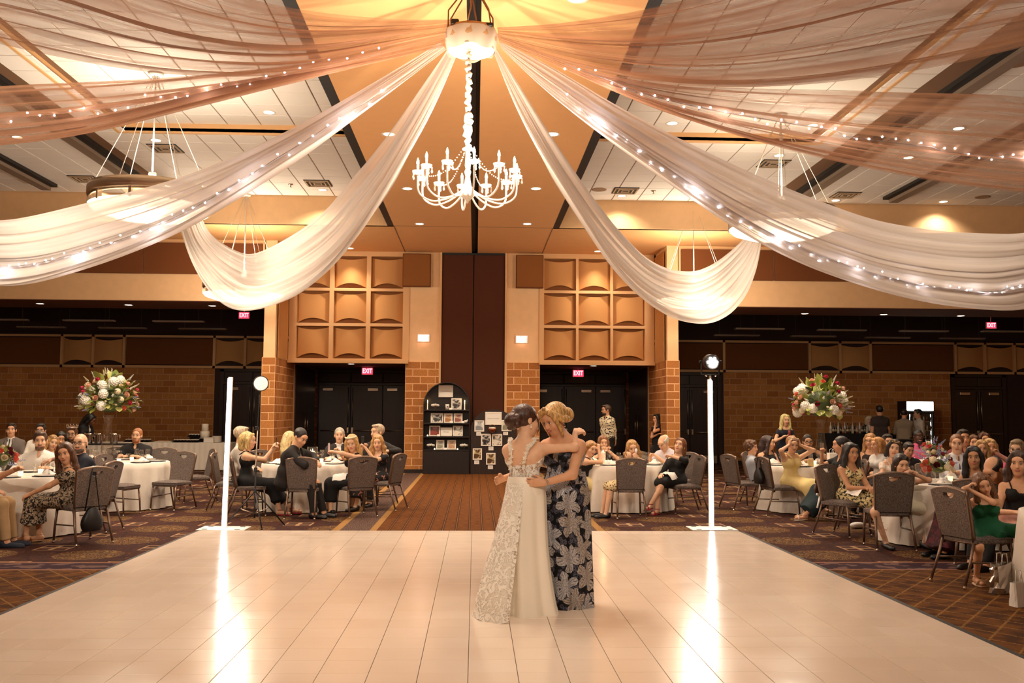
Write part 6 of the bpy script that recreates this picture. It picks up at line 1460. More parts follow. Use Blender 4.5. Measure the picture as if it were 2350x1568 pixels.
    if shoes:
        sm = SHOE[shoes]
        for i in (0, 1):
            F0, F1 = A[i]+V(0, .035, -.04), A[i]+Td[i]*.165*s+V(0, 0, -.04)
            if shoes in ('tan', 'white', 'red'):
                q = MB(); d = nrm(F1-F0); n_ = nrm(np.cross(d, V(0, 0, 1)))
                q.tube([Vector(F0-V(0, 0, .028)), Vector((F0+F1)/2-V(0, 0, .028)), Vector(F1-V(0, 0, .02))], [.03, .036, .03], 8, sq=(1.15, .35))
                c1 = F0+(F1-F0)*.78; q.tube([Vector(c1+n_*.036*math.cos(t)+V(0, 0, 1)*.032*math.sin(t)-V(0, 0, .004)) for t in np.linspace(-.3, PI+.3, 9)], .008, 6, sq=(.6, 1.6))
                q.tube([Vector(A[i]+V(0, 0, .005)+V(.036*math.cos(t), .036*math.sin(t), 0)*s) for t in np.linspace(0, 2*PI, 13)], .006, 5)
                q.build('sandal', sm, root)
            else: T_ = SDF(vox); T_.cap(F0, F1, .042*s, .036*s, .0); T_.cap(F0+V(0, 0, .02), F0+V(0, 0, .05), .04*s, .042*s, .02, 'b'); T_.clip(F0-V(0, 0, .036), V(0, 0, -1)); T_.build('shoe', sm, root, .15)
    if extras: extras(out)
    PEOPLE.append(out); return out
def in_head(o, x, y, z): return Vector(o['hc']+o['Rh'] @ (V(x, y, z)*o['s']))
def tiara(o, n=9, m=None, crown=False, flowers=False):
    m_ = MB(); s = o['s']; pts = []
    rng_ = np.linspace(-1.25, 1.25, 15) if not crown else np.linspace(-PI, PI, 25)
    zz = .098 if not crown else .115
    base = [in_head(o, .09*math.sin(t), .024-.108*math.cos(t), zz) for t in rng_]; m_.tube(base, .0045*s if not flowers else .004, 5)
    for i, t in enumerate(rng_):
        hgt = (.03*(1-abs(t)/1.6) if not crown else .035)
        if flowers: m_.ball(in_head(o, .086*math.sin(t), .02-.103*math.cos(t), zz+.004), .013*s, 6, 4)
        elif i % 2 == 0:
            a = in_head(o, .083*math.sin(t), .02-.1*math.cos(t), zz); b = in_head(o, .088*math.sin(t), .02-.106*math.cos(t), zz+hgt); m_.tube([a, b], [.006*s, .002*s], 5); m_.ball(b, .0055*s, 6, 4)
    m_.build('flower_crown' if flowers else ('crown' if crown else 'tiara'), m or mat('silver_tiara', '#efe4d6', .15, 1.), o['root'])
def held(o, i, name, mb, m, lb, cat, off=(0, 0, 0)):
    """a thing in hand i: its own top-level object at the hand's world place"""
    r = o['root']; M = Matrix.Translation(r.location) @ Matrix.Rotation(r.rotation_euler.z, 4, 'Z'); f = nrm(o['W'][i]-o['E'][i]); p = M @ Vector(o['W'][i]+f*.09*o['s']+V(*off))
    t = thing(name, lb, cat, p, r.rotation_euler.z); mb.build(name+'_body' if False else 'body', m, t); return t
# ------------------------------------------------------------------ the guests
PAIS = m_print('paisley_print', '#1d1614', '#cdb496', 30., .47, .53, '#0e0b0b'); LEAFP = m_print('leaf_print', '#d9c48f', '#2f2a1e', 30., .5, .56, dist=.6); FLOR = m_print('floral_black_print', '#120e10', '#b5765e', 16., .6, .66, dist=.8)
SHIRTP = m_print('black_flower_shirt', '#e6d6b4', '#1c1512', 24., .54, .57, dist=.8); LEOP = m_print('leopard_print', '#dcc394', '#3a2414', 40., .55, .6, dist=.4); LACE = m_print('lace_white', '#f0e4d6', '#cfa98c', 60., .5, .62)
VELV = m_print('burgundy_velvet', '#2c0a12', '#5a1624', 18., .45, .6); TIEM = m_print('checked_tie', '#151518', '#4a4850', 60., .5, .55)
GN = 'wedding guests'
def sit(ck, label, rz, hp, **k):
    c = CH[ck]; return person(label, (c.location.x, c.location.y, 0), rz, hp=hp, **k)
TR = lambda c: dict(k='trousers', c=c)
person('person in khaki trousers and dark sneakers at the left picture edge', (-5.95, 11.5, 0), 95, 'm', 1.78, top=dict(k='shirt', c='#b9b4ae', sleeve=.5), bottom=TR('#b08f66'), shoes='navy', hair=('short', '#6d5a48'), head=(-30, 0, 0), hands=((.12, -.42, .9), None), vox=.008)
sit('paisley', 'brown-haired person in a black and cream paisley dress, one arm over the chair back', -95, (150, 1048), h=1.7, twist=38, head=(62, 2, -6), lean=(2, 6), hair=('long', '#5e3a24', 1.1), top=dict(k='dress', m=PAIS, skirt='midi', cap=1, cut=.09, v=1), hands=((.16, -.36, .58), (-.04, -.2, 1.0)), poles=(None, (-1, .4, .3)), feet=((.06, -.42, .085), (-.04, -.3, .085)), shoes='tan', vox=.0075, smile=.0)
sit('white', 'person with short beard in an open white dress shirt behind the left edge table', 12, (92, 1013), sex='m', h=1.82, bulk=1.1, head=(12, 0, 0), hair=('short', '#4a3426'), beard='#6b4a34', top=dict(k='shirt', c='#efe6da'), bottom=TR('#3a342f'), hands=((.2, -.38, .8), (-.2, -.38, .8)), skin='fair', vox=.0075)
sit('bald', 'bald person with dark glasses and goatee in a navy shirt', -75, (184, 1019), sex='m', h=1.8, bulk=1.12, twist=30, head=(48, 0, 0), hair=('bald', '#3c2a20'), glasses='#191210', beard='#5a4030', top=dict(k='shirt', c='#161a28', sleeve=.55), bottom=TR('#23201f'), skin='fair', vox=.0075, hands=((.25, -.2, .72), None))
sit('ginger', 'smiling ginger-haired person in a black polo shirt at the left flower table', 5, (314, 1001), sex='m', h=1.8, bulk=1.14, head=(0, -3, 4), hair=('crop', '#b06f42'), beard='#a8653c', top=dict(k='polo', c='#120d0e'), bottom=TR('#1d1a1a'), skin='fair', smile=1., hands=((.14, -.4, .8), (-.1, -.42, .8)))
sit('suit', 'person in grey suit and black tie at the far left table', 8, (26, 988), sex='m', h=1.8, bulk=1.04, hair=('short', '#2c1d16'), head=(10, -6, 0), top=dict(k='jacket', c='#6a5f58', tie='#121010'), bottom=TR('#3a3532'), skin='light')
sit('w7', 'dark-haired person in a white shirt half hidden behind the bearded one', 5, (93, 989), sex='m', h=1.8, hair=('short', '#1d1512'), head=(12, 0, 0), top=dict(k='shirt', c='#eee4d8'), bottom=TR('#222222'))
o = sit('tiara', 'smiling blonde person with a tiara beside the bearded one', 35, (120, 1018), h=1.62, hair=('long', '#b98a52', .7), head=(5, 4, 14), top=dict(k='dress', c='#cdb8a4', cap=1), smile=1., skin='fair'); tiara(o)
sit('dark9', 'person with straight black hair and a hand at the mouth', 10, (139, 1008), h=1.64, hair=('long', '#120c0a', .8), head=(18, 8, 8), top=dict(k='blouse', c='#d9cdbf'), bottom=TR('#1c1a1a'), hands=((.05, -.2, 1.06), None), curl=(70, 30))
o = sit('crown', 'person wearing a silver paper crown and glasses', 0, (164, 997), sex='m', h=1.82, hair=('short', '#6b4428'), beard='#6b4428', glasses='#3a2a20', head=(14, 2, 4), top=dict(k='shirt', c='#14100f'), bottom=TR('#222222'), skin='fair'); tiara(o, crown=True)
person('server with long black hair in a black uniform behind the left buffet', (-9., 23.4, 0), 75, 'f', 1.66, hp=(208, 968), pose='stand', lean=(22, 0), head=(5, 12, 0), hair=('long', '#0d0908', 1.), skin='brown', top=dict(k='jacket', c='#0e0b0c', shirt='#cfc4b6'), bottom=TR('#0e0b0c'), hands=((.1, -.42, 1.0), (-.1, -.42, 1.0)), vox=.01, group='staff')
# table left of the aisle
sit('p12', 'grey-haired person in a pale shirt partly behind the left light tube', 95, (555, 999), sex='m', h=1.78, hair=('short', '#c9b193'), head=(5, 0, 0), top=dict(k='shirt', c='#d3c8bc'), bottom=TR('#4a423c'), skin='fair')
PHONE = MB().bevbox((-.037, -.005, -.075), (.037, .005, .075), .004); PHM = mat('black_phone', '#151114', .25); PHW = mat('lilac_phone', '#d9c6cf', .35)
def phone(o, i, lb, m=PHM, off=(0, 0, .05)):
    t = held(o, i, 'phone', MB().bevbox((-.037, -.005, -.075), (.037, .005, .075), .004), m, lb, 'phone', off); c = MB(); c.bevbox((-.03, -.0065, .03), (-.006, -.005, .068), .001); c.build('camera_bump', BLACK, t); return t
o = sit('p13', 'blonde person in a one-strap black dress filming with a phone', 98, (570, 1012), h=1.7, bulk=1.05, lean=(0, 0), head=(-12, 4, 0), hair=('bob', '#dcb878', 1.), top=dict(k='dress', c='#0c090b', skirt='midi', cut=.1), hands=((-.0, -.32, 1.02), (-.03, -.33, 1.06)), poles=((.5, .3, -1), (-.5, .3, -1)), curl=(55, 55), feet=((.02, -.62, .1), (-.1, -.45, .085)), shoes='red', vox=.0085, skin='fair'); phone(o, 0, 'dark phone held up by the blonde in the black dress')
sit('t4b', 'person seen from behind with long wavy blonde hair at the table left of the aisle', 125, (666, 1008), h=1.68, hair=('wavy', '#dcbf8a', 1.), head=(20, 0, 0), top=dict(k='dress', c='#1b1516', cut=.1), hands=((.1, -.4, .82), (-.1, -.4, .82)))
sit('t4c', 'dark-haired person in a dark suit leaning sideways on the table with folded arms', 82, (689, 1005), sex='m', h=1.82, bulk=1.05, lean=(16, -3), head=(-28, 14, 0), hair=('crop', '#1f1612'), top=dict(k='jacket', c='#1d1715', shirt='#e9ded2'), bottom=TR('#1d1715'), hands=((.2, -.36, .84), (.0, -.3, .84)), poles=((1, -.4, -.2), (-1, -.2, -.2)), feet=((.1, -.5, .08), (-.12, -.42, .08)), vox=.008)
sit('t4f', 'silver-haired person in a dark suit with open white collar', 0, (779, 1000), sex='m', h=1.82, hair=('crop', '#b0a394'), head=(6, -2, 0), top=dict(k='jacket', c='#241c19', shirt='#efe5da'), bottom=TR('#241c19'), skin='fair', hands=((.16, -.4, .8), (-.16, -.4, .8)))
o = sit('t4r', 'blonde person with a flower crown twisting round to film over the chair back', -100, (808, 1018), h=1.68, twist=52, lean=(6, 10), head=(42, 4, 0), hair=('long', '#c79a5c', 1.), top=dict(k='dress', c='#0d0a0b', skirt='midi', cut=.11, sr=.02), hands=((.12, -.3, 1.0), (-.1, -.26, .98)), poles=((1, .1, .2), (-.6, .2, -.6)), curl=(60, 40), feet=((.1, -.32, .085), (.0, -.42, .085)), shoes='black', vox=.008, skin='fair'); tiara(o, flowers=True, m=mat('crown_flowers', '#f0dcc0', .7)); phone(o, 0, 'pale lilac phone in front of the flower-crown face', PHW)
o = sit('t4s', 'person with wavy fair hair in a black floral dress holding up a dark phone', -45, (867, 1017), h=1.68, twist=22, head=(22, 4, 0), hair=('wavy', '#b98c54', .9), top=dict(k='dress', m=FLOR, skirt='midi', cut=.05, sleeve=.55), hands=((.06, -.26, 1.02), (-.03, -.26, 1.02)), poles=((.6, .1, -1), (-.6, .1, -1)), curl=(55, 55), feet=((.05, -.45, .085), (-.1, -.4, .085)), vox=.008, skin='fair'); phone(o, 0, 'dark patterned phone before the face of the floral black dress')
sit('t4g', 'person in a dark suit behind the floral black dress, arm along the chair', -20, (866, 993), sex='m', h=1.84, hair=('short', '#b9a084'), head=(-25, 0, 0), top=dict(k='jacket', c='#1b1514', shirt='#e9ded2'), bottom=TR('#1b1514'), hands=((.36, -.34, .95), None), poles=((1, .4, -.2), None), skin='fair')
# table right of the aisle
sit('t5y', 'girl in black top and pale yellow skirt with crossed legs, hand at the mouth', 68, (1356, 1031), h=1.6, head=(-40, 6, 0), lean=(14, 0), hair=('pulled', '#b3824e', .8), top=dict(k='camisole', c='#120e0f', cut=.09), bottom=dict(k='skirt', c='#e3cf94', f=.25), hands=((.16, -.4, .68), (-.02, -.2, 1.03)), poles=(None, (-.4, -.2, -1)), curl=(25, 75), feet=((.12, -.74, .2), (-.02, -.6, .085)), shoes='tan', vox=.008, skin='fair')
sit('t5w', 'brown-haired person with hands clasped under the chin at the table right of the aisle', 5, (1384, 1019), h=1.68, head=(0, 2, 0), hair=('long', '#8a5a34', .9), top=dict(k='blouse', c='#161112', v=1, sleeve=.5), bottom=TR('#161112'), hands=((.02, -.24, .97), (-.02, -.24, .97)), poles=((1, -.2, -.8), (-1, -.2, -.8)), curl=(80, 80), smile=1., skin='fair')
o = sit('t5c', 'blonde person wiping tears with a white tissue behind a chair back', -82, (1451, 1034), h=1.66, twist=45, hair=('wavy', '#b98c54', .7), head=(38, 10, 0), top=dict(k='dress', m=LEOP, skirt='knee', cut=.1, sr=.03), hands=((.2, .04, .88), (.2, -.06, .9)), poles=((-.1, .2, -1), (.0, -1, -1)), palms=((-1, 0, 0), (-1, 0, 0)), fdir=((0, -.1, 1), (0, -.1, 1)), closed=True, skin='fair')
held(o, 0, 'tissue', MB().ball((0, 0, 0), (.035, .02, .04), 9, 6), mat('white_napkin', '#f6eee4', .8), 'crumpled white tissue held at the face of the crying blonde', 'tissue', (.02, .0, .07))
o = sit('t5p', 'bald person in a pale lilac shirt looking down at a phone', -50, (1523, 1017), sex='m', h=1.76, bulk=1.08, lean=(10, 0), head=(0, 24, 0), hair=('fringe', '#d9cbb8'), top=dict(k='shirt', c='#d6ccd2', sleeve=.55), bottom=TR('#3a3430'), hands=((.06, -.36, .88), (-.1, -.34, .86)), curl=(55, 40), skin='fair'); phone(o, 0, 'black phone in the hands of the bald person in lilac')
sit('t5r', 'person in a black dress and red sandals resting an elbow on the chair back', -42, (1560, 1027), h=1.7, twist=4, lean=(-4, 4), head=(6, -10, 5), hair=('pulled', '#7a4a2c', 1.), top=dict(k='dress', c='#0c090a', skirt='knee', cut=.11, sleeve=1.4), hands=((.06, -.17, .93), (-.08, -.28, .62)), poles=((1, .25, -.25), (-.6, .4, -.6)), curl=(75, 25), feet=((-.1, -.55, .17), (-.06, -.42, .085)), shoes='red', vox=.008, skin='fair')
person('bearded person with glasses in a black and cream flowered shirt standing by the doors', (3.6, 24.6, 0), -50, 'm', 1.82, hp=(1391, 942), pose='stand', hair=('short', '#4a3424'), beard='#3c281c', glasses='#2a1c14', head=(-22, 0, 0), top=dict(k='shirt', m=SHIRTP, hem=-.12), bottom=TR('#14100f'), hands=((.12, .16, .9), (-.12, .16, .9)), poles=((1, .6, -.2), (-1, .6, -.2)), vox=.01)
person('person with long black hair in a black dress standing at the brick corner', (5.1, 25., 0), -45, 'f', 1.68, hp=(1508, 962), pose='stand', hair=('long', '#0d0807', 1.), head=(-25, 0, 0), top=dict(k='dress', c='#0b0809', skirt='midi', cap=1, cut=.1, flare=.3), hands=((.0, -.14, 1.36), (.1, -.18, 1.08)), poles=((.5, -.2, -1), (-1, .2, -.4)), curl=(70, 30), vox=.01)
# right flower table
sit('t6a', 'curly-haired boy in a pale grey shirt slouching in his chair', 78, (1724, 1029), sex='m', h=1.6, lean=(-14, 0), head=(-30, 14, 8), hair=('curly', '#5e3a20'), top=dict(k='shirt', c='#aeb2bb'), bottom=TR('#1b1817'), hands=((.1, -.3, .62), (-.1, -.3, .62)), vox=.0085)
sit('t6c', 'person with dark auburn hair and black strap top beside the curly boy', 15, (1764, 1017), h=1.68, head=(38, 2, 6), hair=('long', '#2e1712', 1.), top=dict(k='camisole', c='#0f0b0d', cut=.09), bottom=TR('#0f0b0d'), skin='light')
o = sit('t6b', 'person in a long satin yellow dress with both hands on the head', 22, (1818, 1021), h=1.68, lean=(2, 0), head=(-16, 12, 0), hair=('bun', '#a8794a', 1.), top=dict(k='dress', c='#e8cf8c', skirt='midi', cut=.1, v=1, sr=.014), hands=((.11, -.02, 1.13), (-.11, -.02, 1.13)), poles=((1.2, -.5, -.1), (-1.2, -.5, -.1)), palms=((-1, 0, -.2), (1, 0, -.2)), fdir=((-.3, .1, .8), (.3, .1, .8)), feet=((.08, -.58, .17), (.04, -.5, .085)), shoes='tan', closed=True, vox=.008, skin='fair'); tiara(o)
sit('t6d', 'heavy-set person with dark glasses resting the chin on a hand', -10, (1854, 1017), sex='m', h=1.78, bulk=1.14, head=(0, 2, 0), hair=('crop', '#33231a'), glasses='#1a1010', beard='#5a4030', top=dict(k='shirt', c='#15110f', sleeve=.55), bottom=TR('#15110f'), hands=((.06, -.2, .99), (-.1, -.36, .8)), poles=((1, -.2, -.6), None), curl=(80, 30), skin='fair')
o = sit('t6e', 'dark-haired person in a teal skirt drinking beside the right vase', -80, (1928, 1022), h=1.66, twist=-8, head=(-8, 2, 0), hair=('bun', '#1d120e', 1.), top=dict(k='blouse', c='#11100f', v=1), bottom=dict(k='skirt', c='#10262b', f=.8), hands=((.1, -.3, .66), (-.1, -.24, 1.03)), poles=(None, (-.7, -.2, -1)), curl=(28, 60), feet=((.02, -.62, .09), (-.2, -.5, .09)), shoes='white')
held(o, 1, 'drinking_glass', MB().lathe([(0, .0), (.03, 0), (.034, .1), (.032, .1), (.028, .008), (0, .008)], 12), GLASS, 'short glass of dark drink at the lips of the drinking guest', 'glass', (0, 0, -.02))
o = person('person with long platinum hair in a navy top standing with a drink can', (6.9, 21., 0), 4, 'f', 1.7, hp=(1802, 967), pose='stand', hair=('long', '#ecca86', 1.2), top=dict(k='dress', c='#0f1424', cap=1, skirt='knee', cut=.1), hands=((-.02, -.22, 1.12), (-.08, -.24, 1.14)), poles=((1, .2, -.8), (-1, .2, -.8)), curl=(50, 60), skin='fair', vox=.0095)
held(o, 1, 'drink_can', MB().lathe([(0, -.06), (.03, -.06), (.033, -.05), (.033, .05), (.028, .06), (0, .06)], 12), mat('can_print', '#8e3a30', .3, .4), 'slim red and white can held by the platinum blonde', 'can', (0, -.01, .03))
sit('floral', 'dark-haired person in a leaf-print dress with crossed legs, front of the right tables', 14, (1953, 1040), h=1.7, head=(-6, 2, 0), lean=(3, 0), hair=('long', '#160e0c', 1.), top=dict(k='dress', m=LEAFP, skirt='knee', cut=.07, v=1), hands=((.03, -.33, .64), (-.03, -.34, .66)), feet=((-.0, -.62, .24), (.12, -.5, .09)), shoes='tan', vox=.007, skin='olive')
sit('t7c', 'girl with long dark hair resting her chin on folded hands over a chair back', 5, (2069, 1071), h=1.58, lean=(20, 0), hipy=.1, head=(-8, -6, -6), hair=('pulled', '#2c1a12', 1.3), top=dict(k='dress', c='#e6dcc0', cap=1, skirt='mini', cut=.1), hands=((.03, -.26, .92), (-.05, -.26, .92)), poles=((1, -.2, -.3), (-1, -.2, -.3)), curl=(70, 70), vox=.007, skin='fair', feet=((.25, -.1, .085), (-.25, -.1, .085)), kneepole=((1, -.6, .2), (-1, -.6, .2)))
o = sit('t7w', 'person with tiara, dark hair and white lace cap sleeves', 0, (2052, 1031), h=1.66, head=(-22, -2, 10), hair=('bob', '#1c110d', 1.), top=dict(k='dress', m=LACE, cap=1, cut=.1, v=1), hands=((.14, -.36, .82), (-.14, -.36, .82)), vox=.0075, skin='fair'); tiara(o, m=mat('gold_tiara', '#d9b36a', .2, 1.))
for lb, px, py, Y, rz, k in (('person with tinted glasses and fair hair behind the leaf-print dress', 1997, 1013, 16.2, -30, dict(hair=('long', '#a97a4a', .9), glasses='#6a4a30', top=dict(k='camisole', c='#2a1a16', cut=.09), head=(-10, 0, 0))),
    ('girl in profile with straight strawberry-blonde bob', 2013, 1022, 14.9, -75, dict(hair=('bob', '#c08a50', 1.), top=dict(k='blouse', c='#d8d2cc', sleeve=.4), h=1.55)),
    ('dark-browed person half hidden behind the strawberry-blonde bob', 2037, 1015, 16.6, -5, dict(sex='m', hair=('short', '#140d0b'), top=dict(k='shirt', c='#1d1a1c'), bottom=TR('#1d1a1c'), h=1.78)),
    ('dark-haired boy resting behind the napkin-covered chair', 2085, 1033, 15.2, -10, dict(sex='m', hair=('short', '#20140e'), top=dict(k='tee', c='#141012'), bottom=TR('#1d1a1c'), h=1.55, head=(10, 14, 6))),
    ('person in a bright pink polo shirt before the drinks cooler', 2108, 1003, 18.4, -8, dict(sex='m', skin='dark', hair=('crop', '#0c0806'), top=dict(k='polo', c='#c2557c'), bottom=TR('#1d1a1c'), h=1.8, bulk=1.08, beard='#0c0806')),
    ('brown-haired person with a sidelong look, rear of the right group', 2235, 1017, 15.8, -20, dict(hair=('pulled', '#6b4426', .8), top=dict(k='blouse', c='#c08a78'))),
    ('person with auburn hair farthest back in the right group', 2259, 1010, 16.8, -15, dict(hair=('long', '#5a3420', .8), top=dict(k='blouse', c='#4a2f28'))),
    ('blonde person just behind the long black hair', 2253, 1031, 14.1, -25, dict(hair=('long', '#b58a54', .9), top=dict(k='blouse', c='#7a4a3c'))),
    ('blonde person in a blush top wiping the face with a tissue', 2272, 1027, 14.6, -15, dict(hair=('long', '#c9a066', 1.), top=dict(k='blouse', c='#d99a8c', sleeve=1.), hands=((.02, -.18, 1.05), (-.04, -.18, 1.05)), curl=(60, 60))),
    ('dark-haired person in a plaid shirt behind the tie', 2211, 1006, 15.0, -10, dict(sex='m', hair=('short', '#241610'), top=dict(k='shirt', c='#7a3a34'), bottom=TR('#222222'), h=1.8))):
    d = dict(bottom=TR('#2a2322'), vox=.0095, skin='light'); d.update(k); person(lb, (0, Y, 0), rz, hp=(px, py), **d)
sit('tie', 'heavy person in a pale shirt and dark checked tie with folded arms', -14, (2196, 1020), sex='m', h=1.84, bulk=1.16, head=(-14, 0, 0), hair=('crop', '#8a5a38'), top=dict(k='shirt', c='#dcdce2', tie='#1a1a1c', tiem=TIEM), bottom=TR('#26262a'), hands=((-.08, -.3, .82), (.1, -.28, .8)), poles=((1, -.1, -.4), (-1, -.1, -.4)), skin='fair', vox=.0075)
sit('dark44', 'person with very long black hair and burgundy velvet skirt at the front right table', -75, (2235, 1052), h=1.68, twist=20, head=(25, -2, 0), hair=('long', '#0e0908', 1.3), top=dict(k='camisole', c='#0f0c0d', cut=.08), bottom=dict(k='skirt', m=VELV, f=.95), hands=((.14, -.42, .62), (-.1, -.36, .64)), vox=.007, skin='olive', feet=((.1, -.5, .085), (-.1, -.45, .085)))
person('grey-haired person with glasses in a bright pink shirt at the right edge', (6.9, 12.2, 0), -30, 'm', 1.78, hp=(2334, 1034), hair=('short', '#8e7658'), glasses='#2a1c14', head=(-12, 0, 0), top=dict(k='polo', c='#cc4f6c'), bottom=TR('#2a2a2a'), skin='fair', vox=.008)
sit('black50', 'person with brown waves and black camisole at the right edge', -18, (2337, 1066), h=1.7, head=(-18, -2, 0), hair=('wavy', '#3c2418', 1.1), top=dict(k='camisole', c='#0d0a0b', cut=.05, v=1), bottom=TR('#c08a7a'), vox=.007, skin='light')
person('balding dark-haired person bending low behind the girl in green', (5.5, 10.0, 0), -70, 'm', 1.76, hp=(2281, 1090), hair=('fringe', '#1d1310'), lean=(22, 0), head=(0, 20, 0), top=dict(k='shirt', c='#1a1718'), bottom=TR('#1a1718'), skin='light', vox=.0075)
sit('green', 'girl in an emerald green dress hugging the chair back nearest the camera', -5, (2255, 1113), h=1.36, lean=(14, -8), twist=-10, hipy=.02, head=(6, 2, -8), hair=('long', '#6b4426', 1.2), top=dict(k='dress', c='#0f5a38', skirt='mini', cut=.06), hands=((-.2, -.16, .9), (-.24, -.14, .93)), poles=((.5, -1, -.5), (-1, -.3, .3)), curl=(65, 65), feet=((.3, -.26, .2), (-.16, -.1, .085)), kneepole=((1, -.7, .3), (-.4, -1, .3)), shoes='tan', vox=.0065, skin='light')
# bar staff and bar guests
for lb, px, py, Y, rz, k in (('person seen from behind in a dark grey shirt at the bar', 2018, 943, 25.9, 178, dict(sex='m', h=1.84, hair=('short', '#140e0c'), top=dict(k='shirt', c='#3a3230', sleeve=.5), bottom=TR('#100c0c'), group=GN)),
    ('person seen from behind in a taupe shirt leaning at the bar end', 2075, 951, 25.7, 150, dict(sex='m', h=1.8, lean=(14, 0), hair=('short', '#1a1210'), top=dict(k='shirt', c='#8a7a68'), bottom=TR('#100c0c'), group=GN, hands=((.1, -.4, 1.15), (-.1, -.4, 1.15)))),
    ('bartender with pale hair and black vest behind the bottles', 1994, 965, 27.75, -10, dict(h=1.66, hair=('pulled', '#d9c7a8', .4), top=dict(k='jacket', c='#0f0c0d', shirt='#e8dcce'), bottom=TR('#0f0c0d'), skin='fair', group='staff')),
    ('bartender in white shirt and black vest before the lit cooler', 2106, 950, 27.9, -95, dict(sex='m', h=1.78, hair=('short', '#1a1210'), top=dict(k='shirt', c='#e8dcce'), bottom=TR('#0f0c0d'), group='staff'))):
    person(lb, (0, Y, 0), rz, hp=(px, py), pose='stand', vox=.011, **k)
# ------------------------------------------------------------------ the dancing pair
SATIN = mat('ivory_satin', '#f6ead8', .42, noise=.02, nscale=3, sheen=.2)
def m_lace():
    g = N('ivory_lace'); P = g.coord('Object'); a = g.vor(P, 46., 'DISTANCE_TO_EDGE'); n = g.noise(P, 26., 3., 1.2); f = g.math('MAXIMUM', g.ramp(n, .47, .53), g.ramp(a, .09, .03))
    d = g.n('BsdfDiffuse'); g.put(d.inputs[0], (*lin('#f8eee2'), 1)); tr = g.n('BsdfTransparent'); mx = g.n('MixShader'); g.put(mx.inputs[0], g.math('MULTIPLY_ADD', f, .86, .12))
    g.t.links.new(tr.outputs[0], mx.inputs[1]); g.t.links.new(d.outputs[0], mx.inputs[2]); out = [q for q in g.t.nodes if q.type == 'OUTPUT_MATERIAL'][0]; g.t.links.new(mx.outputs[0], out.inputs[0]); g.t.nodes.remove(g.b); return g.m
def m_brocade():
    g = N('navy_silver_brocade'); uv = g.coord('UV'); u, v, z_ = g.sep(uv); base = lin('#06060d')
    def blooms(sc, off, npet, size, sharp):
        wv = g.noise(g.comb(u, v, off), 14., 2.); q = g.vec('ADD', g.vec('MULTIPLY', g.comb(g.math('MULTIPLY_ADD', wv, .05, u), g.math('MULTIPLY_ADD', g.noise(g.comb(v, u, off), 11., 2.), .06, v), 0.), (sc, sc*.85, 0.)), (off, off*1.7, 0.))
        o = g.n('TexVoronoi', voronoi_dimensions='2D'); g.put(o.inputs['Vector'], q); o.inputs['Scale'].default_value = 1.; o.inputs['Randomness'].default_value = .75
        d = g.vec('SUBTRACT', q, o.outputs['Position']); x, y, _ = g.sep(d); ang = g.math('ARCTAN2', y, x); r = g.vec('LENGTH', d)
        cx_, cy_, _c = g.sep(o.outputs['Color']); rot = g.math('MULTIPLY', cx_, 6.28)
        lob = g.math('ABSOLUTE', g.math('COSINE', g.math('MULTIPLY_ADD', ang, npet/2., rot))); rad = g.math('MULTIPLY_ADD', lob, size*.62, size*.38)
        m = g.ramp(g.math('SUBTRACT', rad, r), 0., sharp); vein = g.ramp(g.math('ABSOLUTE', g.math('SINE', g.math('MULTIPLY', g.math('MULTIPLY_ADD', ang, npet*2.5, rot), 1.))), .15, .5)
        edge = g.ramp(g.math('SUBTRACT', rad, r), .06, .02); return g.math('MULTIPLY', m, g.math('MAXIMUM', g.math('MULTIPLY_ADD', vein, .5, .1), edge)), cy_
    a, t1 = blooms(5.6, 0., 5, .62, .03); b, t2 = blooms(13., 3.3, 3, .5, .04)
    n = g.noise(g.comb(u, v, 0.), 90., 2.); tone = g.mix(t1, lin('#f2f0f6'), lin('#e0cdb8')); c = g.mix(g.math('MULTIPLY', g.math('MULTIPLY', b, .7), g.ramp(n, .35, .6)), (*base,), lin('#8f8fa6')); c = g.mix(g.math('MULTIPLY', a, g.ramp(n, .3, .6, .5, 1.)), c, tone)
    fac = g.math('MAXIMUM', a, b); return g.base(c, g.math('MULTIPLY_ADD', fac, -.25, .6), g.math('MULTIPLY', fac, .35), .3)
LACEM, BROC = m_lace(), m_brocade()
def toloc(root, w_):
    r = root.rotation_euler.z if hasattr(root, 'rotation_euler') else root[1]; l = root.location if hasattr(root, 'location') else root[0]
    d = Vector(w_)-Vector(l); c, s = math.cos(-r), math.sin(-r); return (c*d.x-s*d.y, s*d.x+c*d.y, d.z)
def tl(loc, deg, w_): return toloc((loc, math.radians(deg)), w_)
def dv(deg, w_): c, s = math.cos(-math.radians(deg)), math.sin(-math.radians(deg)); return (c*w_[0]-s*w_[1], s*w_[0]+c*w_[1], w_[2])
